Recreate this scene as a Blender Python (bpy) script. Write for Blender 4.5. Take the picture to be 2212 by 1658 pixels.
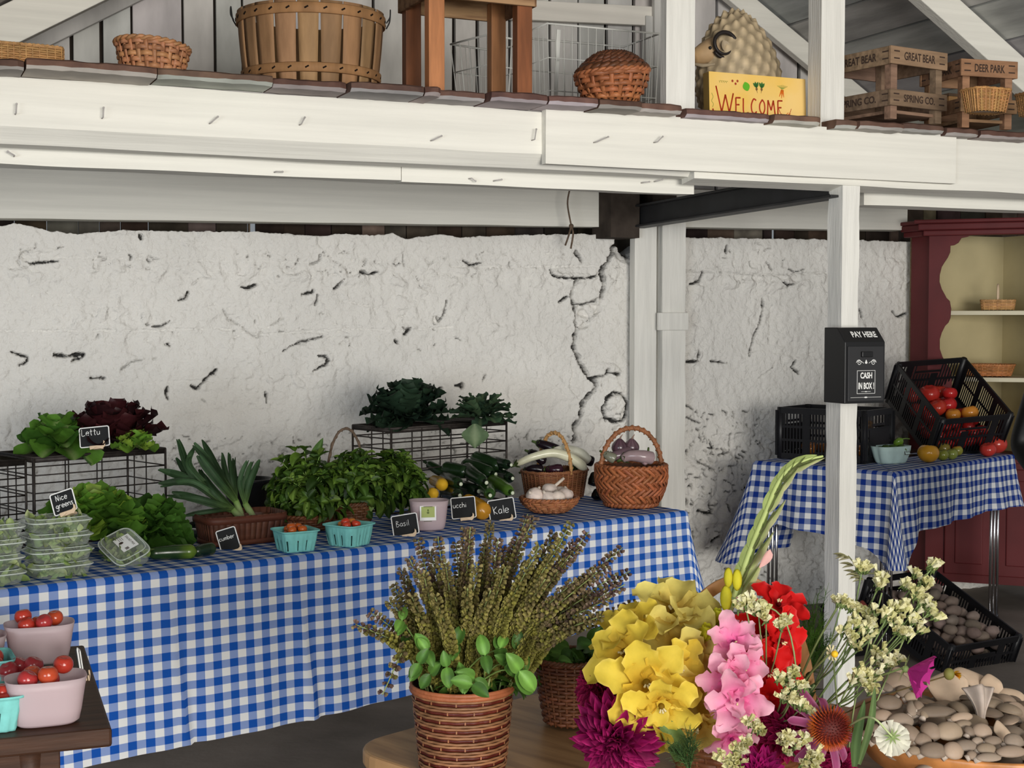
import bpy, math, random
from mathutils import Vector, Matrix, Quaternion, noise
random.seed(7)
V = Vector
D = bpy.data
for o in list(D.objects): D.objects.remove(o)
SC = bpy.context.scene
COL = SC.collection
PI = math.pi
# ------------------------------------------------------------------ camera
F = 3070.0; EYE = V((0, 0, 1.55)); TH = math.radians(2.6)
cam = D.cameras.new('camera'); cam.sensor_width = 36; cam.lens = 36*F/2212
cam.clip_start = 0.05; cam.clip_end = 100
co = D.objects.new('camera', cam); COL.objects.link(co)
co.location = EYE; co.rotation_euler = (PI/2-TH, 0, 0)
SC.camera = co
# ------------------------------------------------------------------ light and exposure
SC.view_settings.view_transform = 'Standard'; SC.view_settings.look = 'None'
SC.view_settings.gamma = 1; SC.view_settings.exposure = 0.0
SC.view_settings.use_curve_mapping = False
W = D.worlds.new('daylight'); SC.world = W; W.use_nodes = True
W.node_tree.nodes['Background'].inputs[0].default_value = (0.86, 0.93, 1.0, 1)
W.node_tree.nodes['Background'].inputs[1].default_value = 0.26
def area(name, loc, tgt, sx, sy, power, col):
    l = D.lights.new(name, 'AREA'); l.shape = 'RECTANGLE'; l.size = sx; l.size_y = sy
    l.energy = power; l.color = col
    o = D.objects.new(name, l); COL.objects.link(o); o.location = loc
    o.rotation_euler = (V(tgt)-V(loc)).to_track_quat('-Z', 'Y').to_euler()
    return o
area('doorway_daylight', (3.8, -5.5, 1.55), (0.5, 6.3, 1.30), 4.6, 2.6, 810, (1.0, 0.965, 0.90))
area('side_window_daylight', (-3.0, -4.6, 1.1), (0.3, 6.5, 0.7), 2.8, 1.8, 245, (0.86, 0.93, 1.0))
area('loft_fill_light', (0.4, -1.0, 2.55), (0.5, 6.6, 3.1), 1.6, .7, 95, (1.0, 0.97, 0.93))  # added fill lamp to brighten the loft; no window is known there
sun = D.lights.new('sunlight', 'SUN'); sun.energy = 0.0; sun.angle = math.radians(1.5)

# ------------------------------------------------------------------ picking points from the photograph (pixel -> place)
CT, ST = math.cos(TH), math.sin(TH)
def ray(px, py):
    a = (px-1106)/F; b = (829-py)/F
    return V((a, CT+b*ST, -ST+b*CT))
def atY(px, py, y): d = ray(px, py); return EYE + d*(y/d.y)
def atZ(px, py, z): d = ray(px, py); return EYE + d*((z-EYE.z)/d.z)
def atP(px, py, p, n): d = ray(px, py); return EYE + d*((p-EYE).dot(n)/d.dot(n))
def pj(p):
    q = p-EYE; z = q.y*CT - q.z*ST; u = q.y*ST + q.z*CT
    return 1106+F*q.x/z, 829-F*u/z
def mpp(y): return y/F      # metres per pixel at depth y
UZ = V((0, 0, 1))
def rz(a): return Matrix.Rotation(a, 3, 'Z')
def rx(a): return Matrix.Rotation(a, 3, 'X')
def ry(a): return Matrix.Rotation(a, 3, 'Y')
def basis(x, y, z): return Matrix((x, y, z)).transposed()
def rnd(a, b): return random.uniform(a, b)
def rdir(zmin=-1):
    while True:
        v = V((rnd(-1,1), rnd(-1,1), rnd(zmin,1)))
        if 0.05 < v.length < 1: return v.normalized()
def lerp(a, b, t): return a+(b-a)*t
def sst(a, b, x):
    t = min(1, max(0, (x-a)/(b-a))); return t*t*(3-2*t)
def interp(pts, x):
    if x <= pts[0][0]: return pts[0][1]
    for (a, b), (c, d) in zip(pts, pts[1:]):
        if x <= c: return b+(d-b)*(x-a)/(c-a)
    return pts[-1][1]
def catmull(P, n):
    P = [V(p) for p in P]; Q = [P[0]*2-P[1]]+P+[P[-1]*2-P[-2]]; out = []
    for i in range(1, len(Q)-2):
        a, b, c, d = Q[i-1:i+3]
        for k in range(n):
            t = k/n
            out.append(0.5*((2*b)+(c-a)*t+(2*a-5*b+4*c-d)*t*t+(3*b-a-3*c+d)*t**3))
    out.append(P[-1]); return out

# ------------------------------------------------------------------ mesh builder
class MB:
    def __init__(s): s.v = []; s.f = []; s.c = []; s.uv = {}; s.col = (1, 1, 1); s.m = 0; s.fm = []; s.M = None; s.seamless = True
    def vert(s, p, c=None):
        p = V(p)
        if s.M is not None: p = s.M @ p
        s.v.append(p); s.c.append(c or s.col); return len(s.v)-1
    def face(s, *i): s.f.append(i); s.fm.append(s.m)
    def tint(s, a=0.12, base=(1, 1, 1)):
        k = 1+rnd(-a, a); s.col = tuple(b*k*(1+rnd(-a, a)*0.3) for b in base)
    def box(s, c, sz, R=None, jit=0):
        c = V(c); h = [x/2 for x in sz]; b = len(s.v)
        for x in (-1, 1):
            for y in (-1, 1):
                for z in (-1, 1):
                    p = V((x*h[0]+rnd(-jit, jit), y*h[1]+rnd(-jit, jit), z*h[2]+rnd(-jit, jit)))
                    s.vert(c+(R @ p if R else p))
        for q in ((0,1,3,2),(4,6,7,5),(0,4,5,1),(2,3,7,6),(0,2,6,4),(1,5,7,3)): s.face(*[b+i for i in q])
    def bar(s, a, b, w, h, up=UZ, jit=0):
        a = V(a); b = V(b); d = b-a; L = d.length; d.normalize()
        sd = d.cross(V(up))
        if sd.length < 1e-5: sd = d.cross(V((1, 0, 0)))
        sd.normalize(); u = sd.cross(d)
        s.box((a+b)/2, (L, w, h), basis(d, sd, u), jit)
    def grid(s, fn, nu, nv, wrapu=False, wrapv=False, cf=None, uvf=None):
        b = len(s.v); NU = nu if wrapu else nu+1; NV = nv if wrapv else nv+1
        for i in range(NU):
            for j in range(NV):
                k = s.vert(fn(i/nu, j/nv), cf(i/nu, j/nv) if cf else None)
                if uvf: s.uv[k] = uvf(i/nu, j/nv)
        for i in range(nu):
            for j in range(nv):
                a = b+i*NV+j; c = b+((i+1) % NU)*NV+j
                j2 = (j+1) % NV - j
                s.face(a, c, c+j2, a+j2)
    def tube(s, P, r, n=6, caps=True, closed=False, flat=1.0, up=None, cf=None):
        P = [V(p) for p in P]; N = len(P)
        if not callable(r) and not isinstance(r, (list, tuple)): rr = [r]*N
        elif callable(r): rr = [r(i/(N-1)) for i in range(N)]
        else: rr = [interp([(k/(len(r)-1), x) for k, x in enumerate(r)], i/(N-1)) for i in range(N)]
        b = len(s.v); pu = None
        for i in range(N):
            d = (P[(i+1) % N]-P[i-1]) if closed else (P[min(i+1, N-1)]-P[max(i-1, 0)])
            if d.length < 1e-9: d = V((0, 0, 1))
            d.normalize()
            if pu is None:
                pu = V(up) if up is not None else (UZ if abs(d.z) < 0.9 else V((1, 0, 0)))
            if up is not None: pu = V(up)
            sd = d.cross(pu)
            if sd.length < 1e-6: sd = d.cross(V((0.3, 1, 0.2)))
            sd.normalize(); pu = sd.cross(d)
            c = cf(i/(N-1)) if cf else None
            for k in range(n):
                a = 2*PI*k/n
                s.vert(P[i]+sd*(math.cos(a)*rr[i])+pu*(math.sin(a)*rr[i]*flat), c)
        M = N if closed else N-1
        for i in range(M):
            for k in range(n):
                a = b+i*n; c = b+((i+1) % N)*n; k2 = (k+1) % n
                s.face(a+k, c+k, c+k2, a+k2)
        if caps and not closed:
            s.face(*[b+k for k in range(n)]); s.face(*[b+(N-1)*n+k for k in reversed(range(n))])
    def lathe(s, prof, n=32, sx=1, sy=1, c=(0, 0, 0), capb=False, capt=False, e=2, fn=None):
        c = V(c); b = len(s.v)
        for (r, z) in prof:
            for k in range(n):
                a = 2*PI*k/n; x, y = sup(a, e)
                p = V((x*r*sx, y*r*sy, z))
                if fn: p = fn(p, a)
                s.vert(c+p)
        for i in range(len(prof)-1):
            for k in range(n):
                k2 = (k+1) % n
                s.face(b+i*n+k, b+i*n+k2, b+(i+1)*n+k2, b+(i+1)*n+k)
        if capb: s.face(*[b+k for k in reversed(range(n))])
        if capt: s.face(*[b+(len(prof)-1)*n+k for k in range(n)])
    def ball(s, c, r, n=12, m=8, R=None, fn=None, cf=None):
        c = V(c); r = r if isinstance(r, (tuple, list)) else (r, r, r); b = len(s.v)
        def pt(d):
            p = V((d.x*r[0], d.y*r[1], d.z*r[2]))
            if fn: p = fn(p, d)
            return c+(R @ p if R else p)
        s.vert(pt(V((0, 0, -1))), cf(V((0, 0, -1))) if cf else None)
        for i in range(1, m):
            t = -PI/2+PI*i/m
            for k in range(n):
                a = 2*PI*k/n; d = V((math.cos(t)*math.cos(a), math.cos(t)*math.sin(a), math.sin(t)))
                s.vert(pt(d), cf(d) if cf else None)
        s.vert(pt(V((0, 0, 1))), cf(V((0, 0, 1))) if cf else None)
        T = len(s.v)-1
        for k in range(n):
            k2 = (k+1) % n
            s.face(b, b+1+k2, b+1+k); s.face(T, T-n+k, T-n+k2)
            for i in range(m-2):
                q = b+1+i*n; s.face(q+k, q+k2, q+n+k2, q+n+k)
    def poly(s, pts, th, n):
        """flat outline (list of points) extruded by th along n"""
        b = len(s.v); n = V(n)*th; N = len(pts)
        for p in pts: s.vert(p)
        for p in pts: s.vert(V(p)+n)
        s.face(*[b+i for i in range(N)]); s.face(*[b+N+i for i in reversed(range(N))])
        for i in range(N):
            j = (i+1) % N; s.face(b+i, b+N+i, b+N+j, b+j)
    def leaf(s, o, d, n, L, Wd, prof='oval', bend=0.6, cup=0.15, ruf=0.0, rf=4, nu=8, nv=4, twist=0, col=None, rib=None, side=0.0, edge=None, th=0):
        o = V(o); d = V(d).normalized(); n = V(n); n = (n-d*n.dot(d))
        if n.length < 1e-4: n = d.orthogonal()
        n.normalize(); sd = d.cross(n); ph = rnd(0, 6.28); ph2 = rnd(0, 6.28)
        pts = []; p = o.copy(); st = L/nu
        for i in range(nu+1):
            u = i/nu
            a = bend*u; tw = twist*u
            dd = d*math.cos(a)-n*math.sin(a); nn = n*math.cos(a)+d*math.sin(a)
            s2 = sd*math.cos(tw)+nn*math.sin(tw); n2 = nn*math.cos(tw)-sd*math.sin(tw)
            pts.append((p.copy(), s2, n2, dd)); p = p+dd*st+sd*(side*st*u)
        b = len(s.v); base = col or s.col
        for i in range(nu+1):
            u = i/nu; P, s2, n2, dd = pts[i]; w = Wd*PROF[prof](u)*0.5
            for j in range(nv+1):
                v = 2*j/nv-1; av = abs(v)
                z = cup*w*(av**1.6)*1.5
                if ruf: z += ruf*L*(av**1.7)*math.sin(rf*u*6.28+ph+(1.7 if v > 0 else 0)) * min(1, w/(Wd*0.25+1e-6))
                x = v*w*(1+(0.16*math.sin(rf*2.3*u*6.28+ph2)*av if ruf else 0))
                c = base
                if rib and av < 0.26: c = rib
                elif edge and av > 0.8: c = edge
                s.vert(P+s2*x+n2*z, c)
        for i in range(nu):
            for j in range(nv):
                a = b+i*(nv+1)+j; s.face(a, a+nv+1, a+nv+2, a+1)
    def build(s, name, mat, parent=None, smooth=True, bevel=0, loc=None, rot=None, sub=0, solid=0, auto=None):
        me = D.meshes.new(name); me.from_pydata([tuple(v) for v in s.v], [], s.f)
        mats = mat if isinstance(mat, (list, tuple)) else [mat]
        for m in mats: me.materials.append(m)
        if len(mats) > 1: me.polygons.foreach_set('material_index', s.fm)
        ca = me.color_attributes.new('Col', 'FLOAT_COLOR', 'POINT')
        ca.data.foreach_set('color', [x for c in s.c for x in (c[0], c[1], c[2], 1.0)])
        if s.uv:
            ul = me.uv_layers.new(name='UVMap')
            li = [0]*len(me.loops); me.loops.foreach_get('vertex_index', li)
            ul.data.foreach_set('uv', [x for i in li for x in s.uv.get(i, (0, 0))])
        if smooth: me.polygons.foreach_set('use_smooth', [True]*len(me.polygons))
        me.validate(); me.update()
        if smooth and auto:
            try: me.set_sharp_from_angle(angle=math.radians(auto))
            except Exception: pass
        o = D.objects.new(name, me); COL.objects.link(o)
        if parent is not None: o.parent = parent
        if loc is not None: o.location = loc
        if rot is not None: o.rotation_euler = rot.to_euler() if isinstance(rot, Matrix) else rot
        if bevel:
            b = o.modifiers.new('bevel', 'BEVEL'); b.width = bevel; b.segments = 2; b.limit_method = 'ANGLE'
        if sub:
            b = o.modifiers.new('sub', 'SUBSURF'); b.levels = sub; b.render_levels = sub
        if solid:
            b = o.modifiers.new('solid', 'SOLIDIFY'); b.thickness = solid; b.offset = 0
        return o
def sup(a, e):
    c, q = math.cos(a), math.sin(a)
    if e == 2: return c, q
    k = (abs(c)**e+abs(q)**e)**(-1/e); return c*k, q*k
PROF = {
 'oval': lambda u: math.sin(PI*min(1, u*0.97+0.03))**0.75,
 'basil': lambda u: (math.sin(PI*(u**0.8)))**0.8*(1 if u < .99 else 0)+0.02,
 'lettuce': lambda u: 0.22+0.78*(math.sin(PI*min(1, u*0.86)/1.0*0.62)**1.0)*(1-0.45*max(0, (u-0.8)/0.2)**2),
 'strap': lambda u: (0.55+0.45*min(1, u*4))*(1-max(0, (u-0.72)/0.28)**2*0.92),
 'strapcut': lambda u: 0.6+0.4*min(1, u*3),
 'petal': lambda u: 0.16+0.84*math.sin(PI*0.5*min(1, u/0.66))*(1 if u < .66 else math.cos(PI*0.5*(u-.66)/.34)**0.5),
 'lance': lambda u: math.sin(PI*u**0.7)**0.9+0.03,
 'gpetal': lambda u: 0.10+0.90*math.sin(PI*min(1, u**1.05*0.97))**0.62 if u < .99 else .22,
 'fan': lambda u: 0.1+0.9*u**0.9,
}
def tag(o, label=None, cat=None, group=None, kind=None):
    if label: o['label'] = label
    if cat: o['category'] = cat
    if group: o['group'] = group
    if kind: o['kind'] = kind
    return o
def thing(name, label, cat, loc=(0, 0, 0), rot=None, group=None):
    o = D.objects.new(name, None); COL.objects.link(o); o.location = loc; o.empty_display_size = 0.05
    if rot is not None: o.rotation_euler = rot.to_euler() if isinstance(rot, Matrix) else rot
    return tag(o, label, cat, group)
def struct(name, mb, mat, **k): return tag(mb.build(name, mat, **k), kind='structure')
def dup(root, loc, rot=None, label=None, group=None, scale=None):
    r = root.copy(); COL.objects.link(r); r.location = loc
    if rot is not None: r.rotation_euler = rot.to_euler() if isinstance(rot, Matrix) else rot
    if scale is not None: r.scale = (scale,)*3 if not isinstance(scale, (tuple, list)) else scale
    if label: r['label'] = label
    if group: r['group'] = group
    for ch in list(root.children):
        c = ch.copy(); COL.objects.link(c); c.parent = r
        for g in list(ch.children):
            q = g.copy(); COL.objects.link(q); q.parent = c
    return r
# ------------------------------------------------------------------ materials
def mat(name, col, rough=0.6, var=0.0, scale=8.0, stretch=(1, 1, 1), bump=0.0, bscale=None, spec=0.3, metal=0, trans=0, sub=0, col2=None, vc=True, coord='Object', alpha=1, contrast=(0.35, 0.65), dist=0.0, coat=0, bstretch=None, det=4, yaw=None, bd=0.004):
    m = D.materials.new(name); m.use_nodes = True; nt = m.node_tree; N = nt.nodes; Lk = nt.links
    p = N['Principled BSDF']; p.inputs['Roughness'].default_value = rough
    p.inputs['Specular IOR Level'].default_value = spec; p.inputs['Metallic'].default_value = metal
    if coat: p.inputs['Coat Weight'].default_value = coat
    tc = N.new('ShaderNodeTexCoord'); mp = N.new('ShaderNodeMapping'); mp.inputs['Scale'].default_value = stretch
    if yaw is not None:
        mp.vector_type = 'TEXTURE'; mp.inputs['Rotation'].default_value = (0, 0, yaw); mp.inputs['Scale'].default_value = tuple(1/x for x in stretch)
    Lk.new(tc.outputs[coord], mp.inputs[0])
    src = None
    rgb = N.new('ShaderNodeRGB'); rgb.outputs[0].default_value = (*col, 1); src = rgb.outputs[0]
    if var or col2:
        nz = N.new('ShaderNodeTexNoise'); nz.inputs['Scale'].default_value = scale; nz.inputs['Detail'].default_value = det
        nz.inputs['Distortion'].default_value = dist
        Lk.new(mp.outputs[0], nz.inputs['Vector'])
        mr = N.new('ShaderNodeMapRange'); mr.inputs[1].default_value = contrast[0]; mr.inputs[2].default_value = contrast[1]
        Lk.new(nz.outputs[0], mr.inputs[0])
        mx = N.new('ShaderNodeMix'); mx.data_type = 'RGBA'
        c2 = col2 or tuple(max(0, c*(1-var)) for c in col)
        mx.inputs[6].default_value = (*col, 1); mx.inputs[7].default_value = (*c2, 1)
        Lk.new(mr.outputs[0], mx.inputs[0]); src = mx.outputs[2]
    if vc:
        at = N.new('ShaderNodeAttribute'); at.attribute_name = 'Col'
        mm = N.new('ShaderNodeMix'); mm.data_type = 'RGBA'; mm.blend_type = 'MULTIPLY'; mm.inputs[0].default_value = 1
        Lk.new(src, mm.inputs[6]); Lk.new(at.outputs['Color'], mm.inputs[7]); src = mm.outputs[2]
    Lk.new(src, p.inputs['Base Color'])
    if bump:
        nb = N.new('ShaderNodeTexNoise'); nb.inputs['Scale'].default_value = bscale or scale; nb.inputs['Detail'].default_value = 6
        if bstretch:
            m2 = N.new('ShaderNodeMapping'); m2.inputs['Scale'].default_value = bstretch; Lk.new(tc.outputs[coord], m2.inputs[0]); Lk.new(m2.outputs[0], nb.inputs['Vector'])
        else: Lk.new(mp.outputs[0], nb.inputs['Vector'])
        bp = N.new('ShaderNodeBump'); bp.inputs['Strength'].default_value = min(1, bump); bp.inputs['Distance'].default_value = bd
        Lk.new(nb.outputs[0], bp.inputs['Height']); Lk.new(bp.outputs[0], p.inputs['Normal'])
    out = N['Material Output']
    if trans:
        tr = N.new('ShaderNodeBsdfTranslucent'); Lk.new(src, tr.inputs['Color'])
        ms = N.new('ShaderNodeMixShader'); ms.inputs[0].default_value = trans
        Lk.new(p.outputs[0], ms.inputs[1]); Lk.new(tr.outputs[0], ms.inputs[2]); Lk.new(ms.outputs[0], out.inputs[0])
    if sub:
        p.inputs['Subsurface Weight'].default_value = sub; p.inputs['Subsurface Radius'].default_value = (0.02, 0.01, 0.006)
        p.inputs['Subsurface Scale'].default_value = 0.5
    return m
def clear_mat(name, tint, fac, rough=0.12):
    m = D.materials.new(name); m.use_nodes = True; nt = m.node_tree; N = nt.nodes; Lk = nt.links
    N.remove(N['Principled BSDF'])
    t = N.new('ShaderNodeBsdfTransparent'); t.inputs[0].default_value = (*tint, 1)
    g = N.new('ShaderNodeBsdfPrincipled'); g.inputs['Base Color'].default_value = (0.85, 0.9, 0.86, 1); g.inputs['Roughness'].default_value = rough; g.inputs['Specular IOR Level'].default_value = 0.8
    lw = N.new('ShaderNodeLayerWeight'); lw.inputs[0].default_value = 0.35
    ma = N.new('ShaderNodeMath'); ma.operation = 'MULTIPLY_ADD'; ma.inputs[1].default_value = 0.45; ma.inputs[2].default_value = fac
    Lk.new(lw.outputs['Facing'], ma.inputs[0])
    mx = N.new('ShaderNodeMixShader'); Lk.new(ma.outputs[0], mx.inputs[0]); Lk.new(t.outputs[0], mx.inputs[1]); Lk.new(g.outputs[0], mx.inputs[2])
    Lk.new(mx.outputs[0], N['Material Output'].inputs[0]); return m
def gingham(name, blue, mid, white, cell):
    m = D.materials.new(name); m.use_nodes = True; nt = m.node_tree; N = nt.nodes; Lk = nt.links
    p = N['Principled BSDF']; p.inputs['Roughness'].default_value = 0.85; p.inputs['Specular IOR Level'].default_value = 0.15
    uv = N.new('ShaderNodeUVMap'); uv.uv_map = 'UVMap'
    sp = N.new('ShaderNodeSeparateXYZ'); Lk.new(uv.outputs[0], sp.inputs[0])
    o = []
    for k in (0, 1):
        d = N.new('ShaderNodeMath'); d.operation = 'DIVIDE'; d.inputs[1].default_value = cell[k]*2; Lk.new(sp.outputs[k], d.inputs[0])
        f = N.new('ShaderNodeMath'); f.operation = 'FRACT'; Lk.new(d.outputs[0], f.inputs[0])
        g = N.new('ShaderNodeMath'); g.operation = 'GREATER_THAN'; g.inputs[1].default_value = 0.5; Lk.new(f.outputs[0], g.inputs[0]); o.append(g)
    mx = N.new('ShaderNodeMix'); mx.data_type = 'RGBA'; mx.inputs[6].default_value = (*white, 1); mx.inputs[7].default_value = (*mid, 1)
    mx2 = N.new('ShaderNodeMix'); mx2.data_type = 'RGBA'; mx2.inputs[6].default_value = (*mid, 1); mx2.inputs[7].default_value = (*blue, 1)
    mx3 = N.new('ShaderNodeMix'); mx3.data_type = 'RGBA'
    Lk.new(o[0].outputs[0], mx.inputs[0]); Lk.new(o[0].outputs[0], mx2.inputs[0]); Lk.new(o[1].outputs[0], mx3.inputs[0])
    Lk.new(mx.outputs[2], mx3.inputs[6]); Lk.new(mx2.outputs[2], mx3.inputs[7]); Lk.new(mx3.outputs[2], p.inputs['Base Color'])
    tr = N.new('ShaderNodeBsdfTranslucent'); Lk.new(mx3.outputs[2], tr.inputs[0])
    ms = N.new('ShaderNodeMixShader'); ms.inputs[0].default_value = 0.1
    Lk.new(p.outputs[0], ms.inputs[1]); Lk.new(tr.outputs[0], ms.inputs[2]); Lk.new(ms.outputs[0], N['Material Output'].inputs[0])
    return m
M = {}
M['wall'] = mat('painted_concrete', (0.79, 0.785, 0.765), 0.85, var=0.09, scale=2.2, bump=1.0, bscale=26, spec=0.15, det=6, bd=.022)
M['white'] = mat('white_painted_wood', (0.84, 0.82, 0.745), 0.7, var=0.10, scale=2.2, stretch=(.5, 16, 16), bump=0.4, bscale=5, spec=0.2, yaw=math.radians(24))
M['whitez'] = mat('white_painted_post', (0.84, 0.825, 0.77), 0.7, var=0.10, scale=3, stretch=(14, 14, 1), bump=0.5, bscale=9, spec=0.2)
M['grey'] = mat('grey_whitewashed_board', (0.71, 0.69, 0.665), 0.85, var=0.28, scale=2.6, stretch=(3, 3, 1), bump=0.4, bscale=12, spec=0.1)
M['roof'] = mat('roof_board', (0.50, 0.495, 0.48), 0.9, var=0.35, scale=2.2, stretch=(1, 6, 6), bump=0.5, bscale=8, spec=0.1, yaw=math.radians(-66))
M['darkwood'] = mat('dark_gap_wood', (0.07, 0.055, 0.045), 0.9, var=0.5, scale=9, spec=0.1)
M['plank'] = mat('brown_plank', (0.17, 0.095, 0.07), 0.75, col2=(0.09, 0.05, 0.04), scale=14, bump=0.6, bscale=40, spec=0.2, contrast=(0.3, 0.7))
M['plankunder'] = mat('whitewashed_plank_underside', (0.52, 0.49, 0.47), 0.85, var=0.25, scale=7, spec=0.1)
M['steel'] = mat('dark_steel', (0.035, 0.035, 0.037), 0.55, var=0.4, scale=6, spec=0.4)
M['floor'] = mat('concrete_floor', (0.31, 0.265, 0.23), 0.85, var=0.35, scale=2.5, bump=0.3, bscale=30, spec=0.15, det=7)
M['table'] = mat('honey_wood_tabletop', (0.43, 0.25, 0.115), 0.45, col2=(0.24, 0.125, 0.055), scale=3.2, stretch=(1.2, 11, 1), bump=0.15, bscale=8, spec=0.35, contrast=(0.4, 0.75), dist=0.6)
M['bench'] = mat('dark_bench_wood', (0.075, 0.033, 0.018), 0.5, var=0.5, scale=4, stretch=(1, 10, 10), spec=0.2, bump=0.2, bscale=10)
M['wicker'] = mat('wicker', (0.34, 0.135, 0.058), 0.5, var=0.3, scale=30, bump=0.4, bscale=90, spec=0.35)
M['reed'] = mat('light_reed', (0.56, 0.31, 0.12), 0.55, var=0.25, scale=30, bump=0.4, bscale=90, spec=0.3)
M['splint'] = mat('bushel_splint', (0.37, 0.215, 0.105), 0.65, var=0.3, scale=5, stretch=(5, 5, 1), bump=0.25, bscale=25, spec=0.2)
M['redwood'] = mat('red_brown_wood', (0.25, 0.085, 0.03), 0.5, var=0.35, scale=5, stretch=(8, 8, 1), spec=0.3)
M['oldboard'] = mat('old_crate_board', (0.40, 0.25, 0.13), 0.75, col2=(0.16, 0.085, 0.045), scale=5, stretch=(1, 7, 7), contrast=(0.45, 0.75), bump=0.3, bscale=12, spec=0.15)
M['crate'] = mat('weathered_crate_wood', (0.29, 0.19, 0.125), 0.8, var=0.4, scale=6, stretch=(1, 7, 7), bump=0.3, bscale=14, spec=0.12)
M['ink'] = mat('stencil_ink', (0.05, 0.03, 0.022), 0.9, vc=False)
M['plastic'] = mat('black_plastic', (0.010, 0.010, 0.012), 0.42, spec=0.4)
M['black'] = mat('black_box_paint', (0.012, 0.012, 0.013), 0.42, spec=0.4)
M['black2'] = mat('charcoal_door_paint', (0.03, 0.03, 0.032), 0.5, spec=0.35)
M['chalk'] = mat('chalk_and_white_paint', (0.85, 0.85, 0.83), 0.8, vc=False)
M['slate'] = mat('chalkboard', (0.016, 0.017, 0.018), 0.7, var=0.3, scale=20, spec=0.2, vc=False)
M['pale'] = mat('pale_wood', (0.74, 0.56, 0.38), 0.6, var=0.15, scale=8)
M['chrome'] = mat('chrome', (0.6, 0.6, 0.62), 0.22, metal=1, spec=0.5)
M['wirew'] = mat('white_coated_wire', (0.68, 0.68, 0.64), 0.5)
M['wireb'] = mat('rusty_black_wire', (0.055, 0.045, 0.04), 0.55, metal=0.5, var=0.4, scale=40)
M['leaf'] = mat('leaf', (1, 1, 1), 0.45, var=0.30, scale=25, trans=0.20, spec=0.28, bump=0.25, bscale=60)
M['leafm'] = mat('matt_leaf', (1, 1, 1), 0.6, var=0.3, scale=20, trans=0.2, spec=0.25)
M['petal'] = mat('petal', (1, 1, 1), 0.6, var=0.12, scale=45, trans=0.40, spec=0.15, bump=0.35, bscale=70)
M['skin'] = mat('vegetable_skin', (1, 1, 1), 0.22, var=0.18, scale=18, spec=0.5)
M['dull'] = mat('dull_skin', (1, 1, 1), 0.6, var=0.2, scale=25, spec=0.25, bump=0.15, bscale=60)
M['tom'] = mat('tomato_skin', (1, 1, 1), 0.2, var=0.1, scale=10, spec=0.5)
M['mush'] = mat('mushroom_cap', (1, 1, 1), 0.6, var=0.16, scale=30, spec=0.25, sub=0.15)
M['turq'] = mat('turquoise_pulp', (0.22, 0.60, 0.56), 0.8, var=0.12, scale=40, spec=0.15, bump=0.15, bscale=120)
M['paleturq'] = mat('pale_green_pulp', (0.50, 0.66, 0.64), 0.8, var=0.1, scale=30, spec=0.15)
M['milky'] = mat('milky_plastic', (0.84, 0.72, 0.74), 0.4, trans=0.6, spec=0.4)
M['clear'] = clear_mat('clear_clamshell', (0.95, 0.98, 0.95), 0.045, 0.08)
M['clear2'] = clear_mat('clear_rim', (0.95, 0.98, 0.95), 0.40, 0.1)
M['paper'] = mat('paper_label', (0.82, 0.82, 0.80), 0.7, vc=True)
M['red'] = mat('barn_red_paint', (0.135, 0.020, 0.022), 0.55, var=0.2, scale=5, spec=0.3)
M['cream'] = mat('mustard_cream_paint', (0.55, 0.47, 0.27), 0.7, var=0.12, scale=4, spec=0.2)
M['creamshelf'] = mat('cream_shelf_paint', (0.68, 0.63, 0.47), 0.65, vc=False)
M['rope'] = mat('old_twine', (0.16, 0.11, 0.075), 0.9, var=0.4, scale=60)
M['sheep'] = mat('painted_plaster_fleece', (0.50, 0.40, 0.27), 0.6, var=0.25, scale=12, spec=0.25)
M['sign'] = mat('yellow_sign_paint', (0.88, 0.55, 0.10), 0.6, col2=(0.90, 0.62, 0.22), scale=4, vc=False)
M['signside'] = mat('sign_edge', (0.30, 0.19, 0.05), 0.7, vc=False)
M['paint'] = mat('sign_lettering_paint', (1, 1, 1), 0.6)
M['handle'] = mat('orange_wood_handle', (0.60, 0.27, 0.085), 0.42, var=0.25, scale=4, stretch=(4, 4, 1), spec=0.35)
M['bowl'] = mat('turned_wood_bowl', (0.50, 0.21, 0.065), 0.35, var=0.4, scale=4, stretch=(6, 6, 1), spec=0.4)
M['stem'] = mat('stem', (1, 1, 1), 0.6, spec=0.25)
M['ging'] = gingham('blue_gingham', (0.008, 0.085, 0.42), (0.25, 0.34, 0.62), (0.84, 0.84, 0.83), (0.0295, 0.0262))
M['ging2'] = gingham('navy_gingham', (0.008, 0.035, 0.26), (0.21, 0.26, 0.44), (0.80, 0.81, 0.82), (0.0262, 0.0262))
M['navy'] = mat('navy_cloth', (0.018, 0.028, 0.05), 0.85, var=0.2, scale=30, spec=0.1)
M['humanskin'] = mat('skin', (0.36, 0.20, 0.14), 0.5, spec=0.3)
M['hair'] = mat('hair', (0.02, 0.014, 0.01), 0.6)
# ================================================================== SETTING
AU = math.radians(24)
U = V((math.cos(AU), math.sin(AU), 0)); NB = V((math.sin(AU), -math.cos(AU), 0))   # along the wall / out of the wall
RB = basis(U, -NB, UZ)
W0 = V((0.2, 7.05, 0)); P0 = V((1.30, 5.6, 0))
def wp(px, py, off=0.0): return atP(px, py, W0+NB*off, NB)
def bp(px, py, off=0.0): return atP(px, py, P0+NB*off, NB)
def ws(p): return (p-W0).dot(U)
# ---- floor
mb = MB(); mb.grid(lambda a, b: V((lerp(-5, 6, a), lerp(-7, 9.2, b), 0.006*noise.noise(V((a*9, b*13, 0))))), 60, 80)
struct('floor', mb, M['floor'])
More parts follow.
